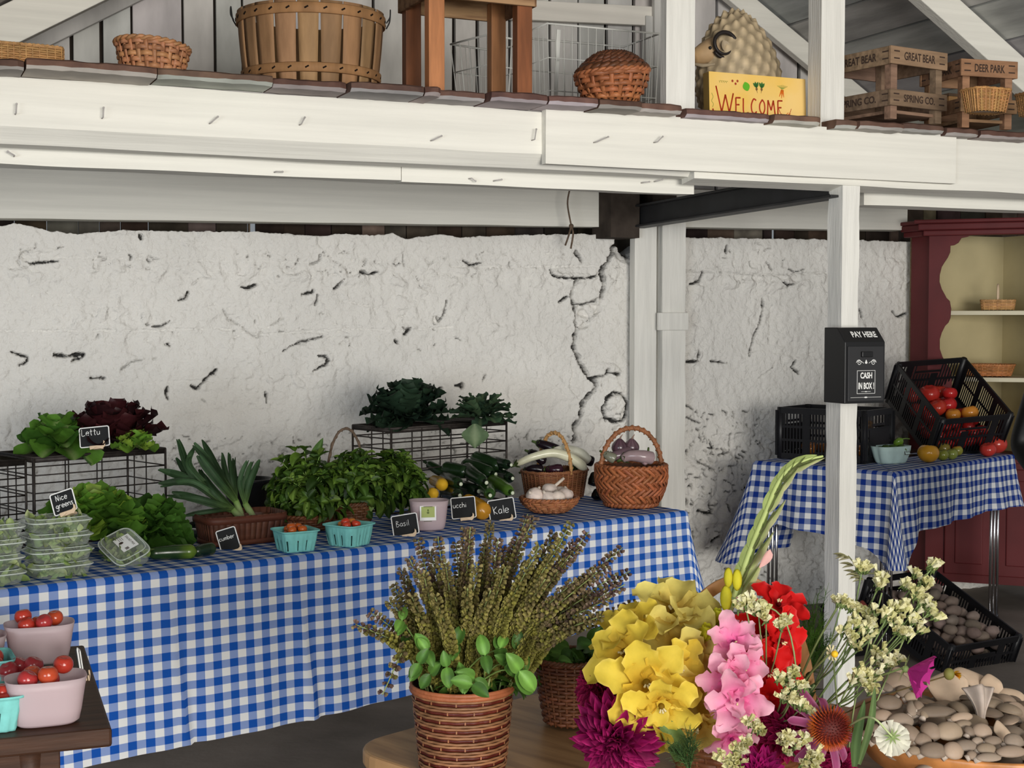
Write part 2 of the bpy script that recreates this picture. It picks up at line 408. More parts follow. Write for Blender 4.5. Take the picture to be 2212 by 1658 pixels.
# ---- concrete wall with cracks
z6 = lambda x, y: (x/2.989, 420+y/2.989)
z7 = lambda x, y: (640+x/2.989, 420+y/2.989)
z8 = lambda x, y: (1440+x/2.304, 480+y/2.304)
z4 = lambda x, y: (1150+x/2.673, 380+y/2.673)
CR = []   # (pixel polyline, half width px, depth m)
def crk(fz, pts, w, d): CR.append(([fz(*p) for p in pts], w, d))
crk(z4, [(250,595),(240,640),(222,700),(245,745),(252,800),(255,890),(240,960),(245,1010),(275,1075),(300,1120),(325,1165)], 4.2, .06)
crk(z4, [(325,1165),(370,1185),(372,1220),(350,1245),(300,1290),(285,1340),(280,1400),(245,1450),(240,1530)], 4.5, .06)
crk(z4, [(490,380),(450,470),(430,500),(400,545),(410,590),(412,640),(400,690)], 5.0, .06)
crk(z4, [(490,350),(520,400),(560,450)], 9, .10); crk(z4, [(530,330),(570,420)], 9, .12)
crk(z4, [(330,1170),(420,1150),(435,1120),(440,1135),(510,1145)], 2.8, .035)
crk(z4, [(105,540),(115,570),(150,585),(250,590),(340,585),(375,572)], 2.6, .025)
crk(z4, [(250,742),(300,740),(372,722),(376,705)], 2.2, .02)
crk(z4, [(110,530),(260,520),(400,522),(540,525)], 1.3, .008)
crk(z4, [(265,890),(330,830),(390,780),(402,700)], 1.8, .012)
crk(z4, [(225,1060),(240,1130),(215,1220),(270,1280)], 1.4, .01)
crk(z4, [(415,1390),(405,1340),(430,1280),(470,1247),(520,1262),(548,1310),(545,1370),(520,1410),(470,1418),(415,1390)], 3.2, .03)
crk(z4, [(255,440),(275,470),(290,500)], 4.5, .05)
crk(z6, [(195,445),(260,440),(390,428)], 2.6, .03); crk(z6, [(110,420),(130,460),(195,470)], 1.6, .014); crk(z6, [(225,300),(235,340),(150,370),(115,420)], 1.6, .014)
crk(z6, [(360,1038),(450,1045),(545,1032)], 4.0, .05); crk(z6, [(460,1075),(540,1050)], 2.5, .03)
crk(z6, [(70,1018),(180,1050),(170,1085),(125,1105)], 2.2, .03)
crk(z6, [(590,1185),(685,1182)], 3.2, .04); crk(z6, [(780,1135),(850,1080),(930,1065),(930,1048)], 1.8, .016)
crk(z6, [(1085,1240),(1072,1290),(1090,1325)], 2.3, .03); crk(z6, [(1235,1235),(1275,1255),(1310,1210),(1340,1180),(1400,1130)], 2.8, .035)
crk(z6, [(1715,1270),(1722,1340)], 2.0, .03); crk(z6, [(1560,595),(1600,602),(1660,578)], 3.0, .04)
crk(z6, [(1155,685),(1195,672),(1215,630)], 2.2, .03); crk(z6, [(1235,580),(1290,540)], 1.2, .012)
crk(z6, [(1950,645),(2015,630),(2025,610)], 2.6, .03); crk(z6, [(2050,650),(2035,710)], 2.0, .02)
crk(z6, [(985,850),(1050,848),(1095,815)], 1.8, .02); crk(z6, [(905,265),(915,285)], 3.2, .04); crk(z6, [(830,385),(850,400),(840,420)], 1.6, .02)
crk(z6, [(1085,960),(1100,985)], 4, .03); crk(z6, [(1825,1010),(1890,970),(2080,915)], 2.2, .02)
crk(z6, [(1440,745),(1475,800),(1560,850),(1600,890),(1660,925),(1700,870),(1830,800)], 1.7, .014)
crk(z6, [(2070,1035),(2115,1060),(2100,1100),(2020,1140)], 2.2, .022); crk(z6, [(2060,390),(2065,425),(2000,450)], 1.6, .016)
crk(z6, [(0,878),(400,878),(900,882),(1400,862),(1700,905),(2212,868)], 1.5, .007)
crk(z6, [(640,1222),(1200,1205),(2000,1170)], 1.1, .005); crk(z6, [(120,400),(900,420),(2100,440)], 1.1, .005)
crk(z7, [(420,500),(470,515),(530,498)], 3.2, .035); crk(z7, [(245,610),(305,548)], 3.0, .035); crk(z7, [(340,640),(350,690),(420,715),(480,720)], 1.2, .01)
crk(z7, [(1085,425),(1130,455),(1200,440)], 2.4, .025); crk(z7, [(1160,380),(1175,420)], 1.4, .015); crk(z7, [(1000,465),(1400,468),(1760,460)], 1.4, .008)
crk(z7, [(910,790),(925,820),(960,770),(972,680)], 2.0, .018); crk(z7, [(640,945),(655,955)], 4, .03); crk(z7, [(700,905),(740,860)], 3.0, .025)
crk(z7, [(0,870),(220,895),(400,865),(640,880),(1010,855)], 1.5, .008); crk(z7, [(140,1040),(185,1040),(215,1075),(110,1140)], 2.0, .02)
crk(z7, [(1030,1235),(1080,1228),(1070,1255)], 4.0, .045); crk(z7, [(870,1275),(935,1248)], 2.4, .028); crk(z7, [(1205,1200),(1225,1165)], 2.0, .02)
crk(z7, [(690,380),(695,460)], 1.6, .016); crk(z7, [(430,430),(455,425),(430,465)], 1.6, .014); crk(z7, [(800,590),(850,620)], 1.4, .012)
crk(z7, [(1700,690),(1750,660)], 2.6, .025); crk(z7, [(1830,1430),(1860,1330),(1940,1250)], 2.0, .03)
crk(z8, [(480,380),(485,430),(470,500),(430,580),(410,660)], 2.6, .028); crk(z8, [(520,450),(515,530),(510,600)], 1.4, .012)
crk(z8, [(305,110),(300,150)], 2.6, .03); crk(z8, [(120,310),(170,290),(185,245)], 2.6, .028); crk(z8, [(500,195),(530,240)], 1.6, .018)
crk(z8, [(575,300),(600,315),(640,305)], 2.6, .03); crk(z8, [(50,240),(280,245),(480,262),(800,250)], 1.6, .012); crk(z8, [(610,230),(640,245),(690,235)], 1.8, .02)
crk(z8, [(105,695),(150,690),(160,640)], 3.0, .03); crk(z8, [(220,692),(300,698)], 2.0, .025); crk(z8, [(640,690),(620,720),(655,750)], 2.8, .025)
crk(z8, [(450,780),(520,730),(540,690)], 1.4, .012); crk(z8, [(85,905),(130,930)], 2.6, .03); crk(z8, [(95,970),(170,1000)], 2.0, .02)
crk(z8, [(210,1080),(225,1130)], 2.2, .022); crk(z8, [(150,1190),(240,1230)], 1.8, .018); crk(z8, [(260,1155),(310,1140),(315,1050)], 1.8, .018)
crk(z8, [(85,1380),(95,1395)], 6, .04); crk(z8, [(160,1435),(220,1450),(215,1400)], 3.6, .032); crk(z8, [(400,1360),(450,1280)], 2.6, .025); crk(z8, [(230,1590),(260,1560)], 3, .025)
crk(z8, [(300,1400),(310,1440)], 2, .02); crk(z8, [(960,430),(975,475)], 2.6, .03); crk(z8, [(1125,440),(1150,470),(1195,455)], 2.2, .022); crk(z8, [(345,1600),(365,1630)], 3.5, .03)
rs = random.Random(3)
for (x0, x1, y0, y1, k) in ((150,340,540,580,24),(480,760,540,600,40),(760,1240,545,600,40),(360,560,940,1010,40),(830,1090,930,1000,60),(200,560,660,780,18),(560,760,600,760,14),(1000,1240,930,1020,60),(560,800,930,1010,60),(270,420,950,1060,20),(1470,1640,880,1080,110),(1470,1660,1080,1290,80),(1690,1790,1160,1330,30),(1470,1700,500,590,16),(1280,1350,810,960,12),(820,1000,700,760,8),(30,130,530,570,8),(1690,1790,760,1010,12),(1700,1790,1180,1290,8),(800,1080,930,1010,24),(0,1340,520,900,110),(1470,1780,520,900,46),(60,520,860,1000,20)):
    for i in range(k):
        x, y = rs.uniform(x0, x1), rs.uniform(y0, y1); a = rs.uniform(-.6, .6)+(1.5 if rs.random() < .3 else 0); L = rs.uniform(2, 11)
        b = a+rs.uniform(-.9, .9)
        CR.append(([(x, y), (x+L*math.cos(a), y+L*math.sin(a)), (x+L*math.cos(a)+.6*L*math.cos(b), y+L*math.sin(a)+.6*L*math.sin(b))], rs.uniform(.6, 1.7), rs.uniform(.008, .02)*(.42 if k > 40 and y1-y0 > 300 else 1.7 if x0 == 1470 and y0 > 800 else .95)))
top = [(-200,488),(0,487),(40,483),(75,490),(110,500),(165,505),(270,497),(410,500),(540,500),(690,510),(740,505),(800,508),(850,505),(875,516),(960,505),(985,513),(1100,508),(1260,505),(1328,510),(1340,522),(1365,548),(1420,512),(1785,517),(1970,522),(2300,524)]
topz = [(ws(wp(x, y)), wp(x, y).z) for x, y in top]
S0, S1 = ws(wp(-120, 800)), ws(wp(2260, 800)); NS = int((S1-S0)/0.0056); NZ = 345
dsp = [[0.0]*(NZ+1) for _ in range(NS+1)]; drk = [[0.0]*(NZ+1) for _ in range(NS+1)]
ztop = []
for i in range(NS+1):
    s = lerp(S0, S1, i/NS); ztop.append(interp(topz, s)+0.006*noise.noise(V((s*22, 0, 0)))+0.004*noise.noise(V((s*70, 3, 0))))
def pxrow(s, z):  # rough image row of a wall point, used only to know how rough the concrete is there
    return z
for i in range(NS+1):
    s = lerp(S0, S1, i/NS)
    for j in range(NZ+1):
        z = ztop[i]*j/NZ
        r = 0.010*noise.noise(V((s*1.3, z*1.3, 1)))+0.004*noise.noise(V((s*5, z*7, 2)))
        q = noise.noise(V((s*3.1, z*4.3, 9)))
        rough = 0.0020+0.0065*max(0, q)+0.0075*sst(1.15, 0.75, z)+.005*math.exp(-((z-1.75)/.04)**2)
        nz_ = noise.noise(V((s*17, z*17, 4))); r += rough*(1.3*nz_+0.7*noise.noise(V((s*45, z*45, 5)))+.9*(1 if nz_ > .12 else 0)*min(1, rough/.005))
        dsp[i][j] = r
def jit_(s, z, w):
    n1 = noise.noise_vector(V((s*45, z*45, 3))); n2 = noise.noise_vector(V((s*120, z*120, 8)))
    return .0035*n1.x+w*.45*n2.x, .0035*n1.y+w*.45*n2.y
for pl, w, d in CR:
    P = []
    for x, y in pl:
        p = wp(x, y); P.append((ws(p), p.z, p.y/F))
    W_ = w*sum(p[2] for p in P)/len(P)
    for a, b in zip(P, P[1:]):
        m = W_*2.2
        i0 = max(0, int((min(a[0], b[0])-m-S0)/(S1-S0)*NS)); i1 = min(NS, int((max(a[0], b[0])+m-S0)/(S1-S0)*NS)+1)
        ex, ez = b[0]-a[0], b[1]-a[1]; l2 = ex*ex+ez*ez+1e-12
        for i in range(i0, i1+1):
            s = lerp(S0, S1, i/NS); zt = ztop[i]
            j0 = max(0, int((min(a[1], b[1])-m)/zt*NZ)); j1 = min(NZ, int((max(a[1], b[1])+m)/zt*NZ)+1)
            for j in range(j0, j1+1):
                z = zt*j/NZ
                js, jz = jit_(s, z, W_); s_, z_ = s+js, z+jz
                t = min(1, max(0, ((s_-a[0])*ex+(z_-a[1])*ez)/l2))
                dd = math.hypot(s_-a[0]-ex*t, z_-a[1]-ez*t)
                ww = W_*(0.72+0.85*noise.noise(V((s*28, z*28, 7)))+0.25*math.sin(PI*t))
                k = 1-sst(0.7, 1.35, dd/max(ww, W_*0.35))
                if k > 0:
                    dsp[i][j] = min(dsp[i][j], dsp[i][j]-d*k) if d*k > drk[i][j]*0.06 else dsp[i][j]
                    drk[i][j] = max(drk[i][j], k*min(1, d/0.03))
                # lifted lip of paint above a crack
                elif dd < ww*2.4 and z > (a[1]+ez*t): dsp[i][j] += 0.0007
# chipped hollows and the stone showing through: (px, py, rx, ry, depth, tint)
for x, y, rx_, ry_, dp, tn in ((1272, 668, 24, 16, .016, .80), (1262, 690, 16, 22, .022, .62), (1290, 655, 16, 12, .010, .9), (1327, 879, 19, 28, -.024, 1), (1240, 598, 44, 9, -.006, 1), (1318, 800, 22, 16, -.008, 1), (1655, 700, 30, 50, .006, 1), (1640, 780, 60, 22, -.005, 1), (90, 555, 40, 12, .008, .95), (690, 770, 26, 16, -.006, 1), (1225, 850, 30, 14, -.006, 1), (945, 690, 8, 9, .012, .75), (1500, 770, 16, 16, -.010, 1), (1702, 612, 16, 9, -.012, 1), (1555, 985, 24, 12, -.009, 1), (500, 690, 20, 12, .005, 1), (1350, 540, 20, 26, .03, .4)):
    p = wp(x, y); s0, z0, k = ws(p), p.z, p.y/F*1.05
    for i in range(max(0, int((s0-rx_*k*1.9-S0)/(S1-S0)*NS)), min(NS, int((s0+rx_*k*1.9-S0)/(S1-S0)*NS)+1)+1):
        s = lerp(S0, S1, i/NS); zt = ztop[i]
        for j in range(max(0, int((z0-ry_*k*1.6)/zt*NZ)), min(NZ, int((z0+ry_*k*1.6)/zt*NZ)+1)+1):
            z = zt*j/NZ; q = math.hypot((s-s0)/(rx_*k*1.25), (z-z0)/(ry_*k))+.30*noise.noise(V((s*24, z*24, 12)))
            if q < 1.1: e = 1-sst(.75, 1.08, q); dsp[i][j] -= dp*e*(1+.5*noise.noise(V((s*40, z*40, 1)))); drk[i][j] = max(drk[i][j], (1-tn)*e*.75)
mb = MB(); NZ2 = NZ+3
for i in range(NS+1):
    s = lerp(S0, S1, i/NS)
    for j in range(NZ2):
        jj = min(j, NZ); z = ztop[i]*jj/NZ; off = dsp[i][jj]; k = drk[i][jj]
        if j > NZ: off -= 0.10*(j-NZ); z -= 0.004*(j-NZ)
        c = lerp(1.0, 0.05, sst(0.25, 0.75, k))
        if j > NZ: c = 0.6
        mb.vert(W0+U*s+NB*off+UZ*z, (c, c*0.98, c*0.95))
for i in range(NS):
    for j in range(NZ2-1):
        a = i*NZ2+j; mb.face(a, a+NZ2, a+NZ2+1, a+1)
struct('wall_back', mb, M['wall'])
# ---- old siding seen through the gap above the concrete
mb = MB(); sl = [ws(wp(546, 490, -0.3)), ws(wp(1671, 503, -0.3)), ws(wp(1943, 507, -0.3))]
s = S0-0.3
while s < S1+0.3:
    w = rs.uniform(0.09, 0.19); e = s+w
    for q in sl:
        if s < q < e+0.02: e = q-0.012
    mb.tint(0.5, (1, .9, .85) if rs.random() < .7 else (2.6, 2.5, 2.4))
    if e-s > 0.01: mb.box(W0+U*((s+e)/2)-NB*(0.3+rs.uniform(0, .02))+UZ*2.0, (e-s-0.003, 0.02, 0.8), RB)
    s = e+(0.024 if any(abs(e+0.012-q) < 1e-6 for q in sl) else 0.001)
struct('wall_siding', mb, M['darkwood'], smooth=False)
# ---- gable wall planks above the loft
mb = MB(); cuts = [-150,-60,20,90,158,225,290,400,470,530,620,712,816,900,990,1040,1112,1198,1258,1320,1380,1440,1500,1560,1656,1740,1820,1900,1980,2080,2200]
for a, b in zip(cuts, cuts[1:]):
    sa, sb = ws(wp(a, 120)), ws(wp(b, 120)); g = rs.choice((0.008, 0.012, 0.016, 0.02))
    mb.tint(0.09); mb.box(W0+U*((sa+sb)/2)-NB*(0.06+rs.uniform(0, .012))+UZ*3.35, (sb-sa-g, 0.025, 2.3), RB @ ry(rs.uniform(-.006, .006)))
struct('wall_gable', mb, M['grey'], smooth=False, bevel=0.002)
mb = MB(); mb.box(W0+U*((S0+S1)/2)-NB*0.11+UZ*3.35, (S1-S0, 0.02, 2.3), RB); struct('wall_gable_backing', mb, M['darkwood'], smooth=False)
# ---- window casing on the gable
def wbar(mb, a, b, wpx, off, th=0.03, mat=None):
    p, q = wp(*a, off), wp(*b, off); mb.tint(0.05)
    d = (q-p).normalized(); sd = d.cross(NB)
    mb.box((p+q)/2, ((q-p).length, th, wpx*mpp(p.y)), basis(d, NB, sd))
mb = MB(); wbar(mb, (1085, 20), (1412, 36), 42, 0.0); struct('trim_1', mb, M['white'], smooth=False, bevel=0.003)
mb = MB(); wbar(mb, (1400, 36), (1400, 235), 22, 0.0, .05); wbar(mb, (1418, -10), (1418, 235), 16, 0.03); struct('trim_2', mb, M['grey'], smooth=False, bevel=0.003)
# ---- roof: boards run from the gable towards the room, rafters slope down
def roof(name, ua, ub, side):
    pa, pb = wp(*ua, 0.06), wp(*ub, 0.06)
    d = (pb-pa).normalized()          # down the slope
    nn = d.cross(NB).normalized(); nn = nn if nn.z > 0 else -nn
    mb = MB(); t = -3.2 if side > 0 else -3.0
    while t < 1.7:
        w = rs.uniform(0.17, 0.27); c = pa+d*(t+w/2)+NB*4.2+nn*(0.02+rs.uniform(0, .006))
        mb.tint(0.16); mb.box(c, (w-0.014, 9.0, 0.022), basis(d, NB, d.cross(NB)))
        t += w
    mb.tint(0); mb.col = (0.12,)*3; mb.box(pa-d*0.75+NB*4.2+nn*0.05, (5.2, 9.0, 0.01), basis(d, NB, d.cross(NB)))
    struct(name, mb, M['roof'], smooth=False)
    return pa, d, nn
pa, dR, nR = roof('ceiling_right', (1637, 0), (1742, 88), 1)
pl, dL, nL = roof('ceiling_left', (164, 0), (0, 80), -1)
def rafter(name, up, lo, plane, m, dep=0.10):
    p, nn, d = plane
    a = atP(*up[0], p, nn); b = atP(*up[1], p, nn); off = (a-W0).dot(NB)
    c = atP(*lo, W0+NB*off, NB); w = abs((c-a).dot(nn))
    mb = MB(); e = d*1.2
    q = b-a; q = q-NB*q.dot(NB); q.normalize()
    mb.box((a+b)/2-nn*w/2-NB*dep/2, (3.2, dep, w), basis(d, NB, d.cross(NB)))
    struct(name, mb, m, smooth=False, bevel=0.004)
rafter('trim_3', ((1637, 0), (1742, 88)), (1575, 0), (pa, nR, dR), M['white'], 0.05)
rafter('trim_4', ((2072, 0), (2212, 121)), (1987, 0), (pa, nR, dR), M['white'], 0.07)
rafter('trim_5', ((164, 0), (0, 80)), (291, 7), (pl, nL, dL), M['grey'], 0.05)
a = pl+NB*0.75; mb = MB(); mb.box(a-nL*0.07-dL*0.0, (4.2, 0.07, 0.14), basis(dL, NB, dL.cross(NB))); struct('trim_6', mb, M['white'], smooth=False, bevel=0.004)
# ---- loft floor boards
ZL0, ZL1 = 2.285, 2.316
mb = MB(); fe = [(-120,-4),(-4,53),(57,338),(344,593),(596,755),(757,913),(915,948),(949,1057),(1060,1181),(1186,1291),(1293,1384),(1386,1480),(1506,1686),(1688,1787),(1826,1872),(1870,1966),(1968,2062),(2076,2145),(2147,2260)]
def lofts(px):
    return (atP(px, 200, P0+NB*0.15, NB)-P0).dot(U)
for k, (a, b) in enumerate(fe):
    sa, sb = lofts(a), lofts(b); ov = 0.15+rs.uniform(-.03, .03)-(0.05 if k > 11 else 0); dz = rs.uniform(-.004, .004); n0 = len(mb.v)
    sec = [(ov-0.012, ZL0+dz, 1), (ov, ZL0+0.010+dz, 0), (ov, ZL1-0.005+dz, 0), (ov-0.008, ZL1+dz, 0), (-1.85, ZL1, 0), (-1.85, ZL0, 0)]
    mb.tint(0.22); NX = max(4, int((sb-sa)/0.025))
    for i in range(NX+1):
        s = lerp(sa, sb, i/NX); en = 0.012 if i in (0, NX) else 0
        for (o, z, f) in sec:
            jt = 0.005*noise.noise(V((s*30+k*7, z*90, o*3))) if o > 0 else 0
            mb.vert(P0+U*s+NB*(o+jt-(en if o > 0 else 0))+UZ*(z+jt*0.6))
    L = len(sec)
    for i in range(NX):
        for q in range(L):
            q2 = (q+1) % L; mb.m = 1 if q in (5, 0) else 0
            mb.face(n0+i*L+q, n0+i*L+q2, n0+(i+1)*L+q2, n0+(i+1)*L+q)
    mb.m = 0; mb.face(*[n0+q for q in range(L)]); mb.face(*[n0+NX*L+q for q in reversed(range(L))])
struct('floor_loft', mb, [M['plank'], M['plankunder']], smooth=True, auto=35)
mb = MB(); sa, sb = lofts(-200), lofts(2300); mb.box(P0+U*((sa+sb)/2)-NB*0.86+UZ*2.29, (sb-sa, 1.7, 0.01), RB)
struct('floor_loft_underside', mb, M['plankunder'], smooth=False)
# ---- hewn timbers
def hewn(name, A, B, sec, m, n=60, jit=0.004, lab=None, cat=None, grp=None):
    """timber from A to B, sec = [(out, z)] profile"""
    mb = MB(); d = (B-A); L = d.length; d.normalize(); o = d.cross(UZ).normalized(); o = o if o.dot(NB) > 0 else -o
    K = len(sec); sd = rs.uniform(0, 99)
    for i in range(n+1):
        t = i/n
        for k, (x, z) in enumerate(sec):
            p = A+(B-A)*t; a = jit*noise.noise(V((t*L*2.2, k*3.1+sd, 0)))+jit*.5*noise.noise(V((t*L*9, k*5.1+sd, 3)))
            b = jit*noise.noise(V((t*L*2.5, k*2.3+sd, 8)))
            mb.vert(p+o*(x+a)+UZ*(z+b))
    for i in range(n):
        for k in range(K):
            k2 = (k+1) % K; mb.face(i*K+k, i*K+k2, (i+1)*K+k2, (i+1)*K+k)
    mb.face(*range(K)); mb.face(*[n*K+k for k in reversed(range(K))])
    ob = mb.build(name, m, None, auto=30)
    return tag(ob, lab, cat, grp)
def bxy(px, off=0.0):
    p = bp(px, 300, off); return V((p.x, p.y, 0))
mainb = hewn('loft_beam', bxy(-160), bxy(1560), [(0, 2.285), (0, 2.135), (-0.045, 2.085), (-0.09, 2.08), (-0.09, 2.285)], M['white'], 90, .005, 'long white hewn loft beam with bent nails, left half under the plank edges', 'beam')
rightb = hewn('loft_beam', bxy(1500), bxy(2330), [(0, 2.29), (0, 2.075), (-0.09, 2.06), (-0.09, 2.285)], M['white'], 50, .004, 'white loft beam behind the overlapping board, running off the right edge', 'beam')
board = hewn('beam_facing_board', bxy(1179, 0.035), bxy(2066, 0.035), [(0, 2.292), (0, 2.098), (-0.034, 2.098), (-0.034, 2.292)], M['white'], 60, .002, 'straight white board nailed over the front of the loft beam', 'board')
def nail(parent, px, py, off, tip, m='wireb'):
    p = bp(px, py, off); q = p+NB*0.028; mb = MB()
    mb.tube([p-NB*0.003, q, q+U*tip[0]+UZ*tip[1]], 0.0022, 6); mb.ball(q+U*tip[0]+UZ*tip[1], 0.0036, 6, 4)
    mb.build('nail', M['stem'] if m == 'w' else M['plankunder'], parent)
for x, y, t in ((33, 247, (.002, .028)), (220, 256, (.002, .03)), (452, 267, (.022, .02)), (646, 270, (.012, .022)), (930, 304, (.03, .015)), (1148, 303, (.006, .036))): nail(mainb, x, y, 0, t)
for x, y, t in ((1282, 308, (.045, .02)), (1412, 308, (.022, .02))): nail(board, x, y, .035, t)
j1 = hewn('loft_joist', bxy(-160, -.13), bxy(866, -.13), [(0, 2.28), (0, 2.034), (-.08, 2.03), (-.08, 2.28)], M['white'], 50, .006, 'grey-white lower joist behind the loft beam, from the left edge to a butt joint', 'joist')
j2 = hewn('loft_joist', bxy(867, -.135), bxy(1500, -.135), [(0, 2.28), (0, 2.030), (-.08, 2.03), (-.08, 2.28)], M['white'], 30, .005, 'lower joist between the butt joint and the dark steel beam', 'joist')
j3 = hewn('loft_joist', bxy(1868, -.16), bxy(2330, -.16), [(0, 2.28), (0, 2.02), (-.08, 2.015), (-.08, 2.28)], M['white'], 30, .005, 'lower joist right of the pay box post, over the red cupboard', 'joist')
for x, y, t in ((30, 338, (-.02, .012)), (592, 372, (.022, .0))): nail(j1, x, y, -.13, t)
for x, y, t in ((1012, 386, (.016, -.01)), (1065, 391, (.022, .004)), (1385, 395, (.02, .003)), (1413, 392, (.02, .006))): nail(j2, x, y, -.135, t)
# ---- wall plate timbers
def wxy(px, off): p = wp(px, 480, off); return V((p.x, p.y, 0))
zb = lambda px, py: wp(px, py, 0.03).z
A = wxy(-150, .03)+UZ*(zb(-150, 469)); B = wxy(1352, .03)+UZ*zb(1352, 490)
hewn('wall_plate', A, B, [(0, .235), (0, 0), (-.14, 0), (-.14, .235)], M['white'], 50, .003, 'long whitewashed plate timber above the cracked wall, left of the two posts', 'beam')
A = wxy(1440, .03)+UZ*(zb(1440, 490)); B = wxy(1960, .03)+UZ*zb(1960, 497)
hewn('wall_plate', A, B, [(0, .195), (0, 0), (-.14, 0), (-.14, .195)], M['white'], 30, .003, 'whitewashed plate timber on the wall between the two posts and the red cupboard', 'beam')
mb = MB(); mb.box(wp(1330, 450, .06), (.16, .2, .3), RB); mb.box(wp(1425, 440, .0), (.14, .1, .3), RB); struct('trim_7', mb, M['darkwood'], smooth=False)
# ---- posts
def post(name, c, sx, sy, z0, z1, m, jit, lab, cat='post', n=70, seed=0, notch=None):
    mb = MB(); loop = []
    K = 5
    for (a, b) in (((-1, 1), (-1, -1)), ((-1, -1), (1, -1)), ((1, -1), (1, 1)), ((1, 1), (-1, 1))):
        for k in range(K): loop.append((lerp(a[0], b[0], k/K)*sx/2, lerp(a[1], b[1], k/K)*sy/2, abs(k)))
    L = len(loop)
    for i in range(n+1):
        z = lerp(z0, z1, i/n)
        for k, (x, y, e) in enumerate(loop):
            cr = 1 if e == 0 else 0.45
            q = jit*cr*(noise.noise(V((k*1.7+seed, z*4, 1)))+.7*max(0, noise.noise(V((k*2.9+seed, z*11, 5)))))
            mb.vert(c+U*(x*(1-q*8))-NB*(y*(1-q*8))+UZ*z)
    for i in range(n):
        for k in range(L):
            k2 = (k+1) % L; mb.face(i*L+k, i*L+k2, (i+1)*L+k2, (i+1)*L+k)
    mb.face(*reversed(range(L))); mb.face(*[n*L+k for k in range(L)])
    return tag(mb.build(name, m, None, auto=35), lab, cat)
P1c = bp(1821, 600, -.05); P1c.z = 0
paypost = post('post', P1c, .082, .092, 0, 2.098, M['whitez'], .014, 'white hewn post carrying the black pay box', seed=4)
c = bp(1464, 200, -.02); c.z = 0; post('loft_post', c, .122, .04, 2.288, 2.98, M['whitez'], .003, 'white loft stud left of the fleecy ram figure and welcome sign', seed=9)
c = bp(1784, 200, -.04); c.z = 0; post('loft_post', c, .11, .085, 2.293, 2.93, M['whitez'], .004, 'white loft stud between the welcome sign and the spring water crate', seed=13)
c = wp(1389, 700, .07); c.z = 0; post('wall_post', c, .125, .05, 0, wp(1389, 462, .1).z, M['whitez'], .001, 'smooth cream plank post left of the rough post at the cracked wall', seed=21)
c = wp(1446, 700, .07); c.z = 0; hp = post('wall_post', c, .135, .09, 0, wp(1446, 458, .1).z, M['whitez'], .010, 'rough hewn white wall post with a small block nailed on', seed=30)
mb = MB(); mb.box(wp(1453, 694, .13), (.175, .02, .088), RB); mb.build('block', M['whitez'], hp, smooth=False, bevel=.003)
# ---- steel beam from the front post back to the wall
A = P1c+UZ*2.055+NB*.02; B = P1c-NB*1.62+UZ*2.03; A = A-U*.035; B = B-U*.035
mb = MB(); d = (B-A).normalized(); sd = d.cross(UZ).normalized(); u2 = sd.cross(d)
for (h, w, t) in ((.10, .085, .010), (-.0, .085, .010)):
    mb.box((A+B)/2+u2*(h-.02), ((B-A).length, w, t), basis(d, sd, u2))
mb.box((A+B)/2+u2*.03, ((B-A).length, .008, .10), basis(d, sd, u2))
tag(mb.build('steel_beam', M['steel'], None, smooth=False, bevel=.002), 'dark steel beam running from the pay box post back to the wall', 'beam')
# ---- hanging twine
p0, p1, p2 = wp(1231, 405, .16), wp(1234, 488, .16), wp(1221, 530, .16); p3 = wp(1233, 537, .16); k_ = wp(1226, 440, .16)
t = MB(); t.tube(catmull([p0+UZ*.06, p0, k_, p1], 6), .0045, 6); t.ball(p1, .012, 8, 6); t.tube(catmull([p1, wp(1238, 505, .17), p3], 5), .005, 6); t.tube(catmull([p1, wp(1228, 510, .17), p2], 5), .005, 6)
tag(t.build('twine', M['rope']), 'knotted brown twine hanging in front of the cracked wall', 'rope')
# ================================================================== LETTERING
def text_mesh(name, body, c, right, up, w, h, m, parent=None, th=0.0008, bold=0.0, sx=None):
    cu = D.curves.new('t', 'FONT'); cu.body = body; cu.size = 1; cu.align_x = 'LEFT'; cu.offset = bold; cu.resolution_u = 3
    t = D.objects.new('t', cu); COL.objects.link(t); dg = bpy.context.evaluated_depsgraph_get(); dg.update()
    me0 = t.evaluated_get(dg).to_mesh(); vs = [v.co.copy() for v in me0.vertices]; fs = [tuple(p.vertices) for p in me0.polygons]
    t.evaluated_get(dg).to_mesh_clear(); D.objects.remove(t); D.curves.remove(cu)
    x0, x1 = min(v.x for v in vs), max(v.x for v in vs); y0, y1 = min(v.y for v in vs), max(v.y for v in vs)
    right = V(right).normalized(); up = V(up).normalized(); n = right.cross(up); mb = MB()
    for v in vs: mb.vert(V(c)+right*((v.x-x0)/(x1-x0)-.5)*w+up*((v.y-y0)/(y1-y0)-.5)*h+n*th)
    for f in fs: mb.face(*f)
    return mb.build(name, m, parent, smooth=False)
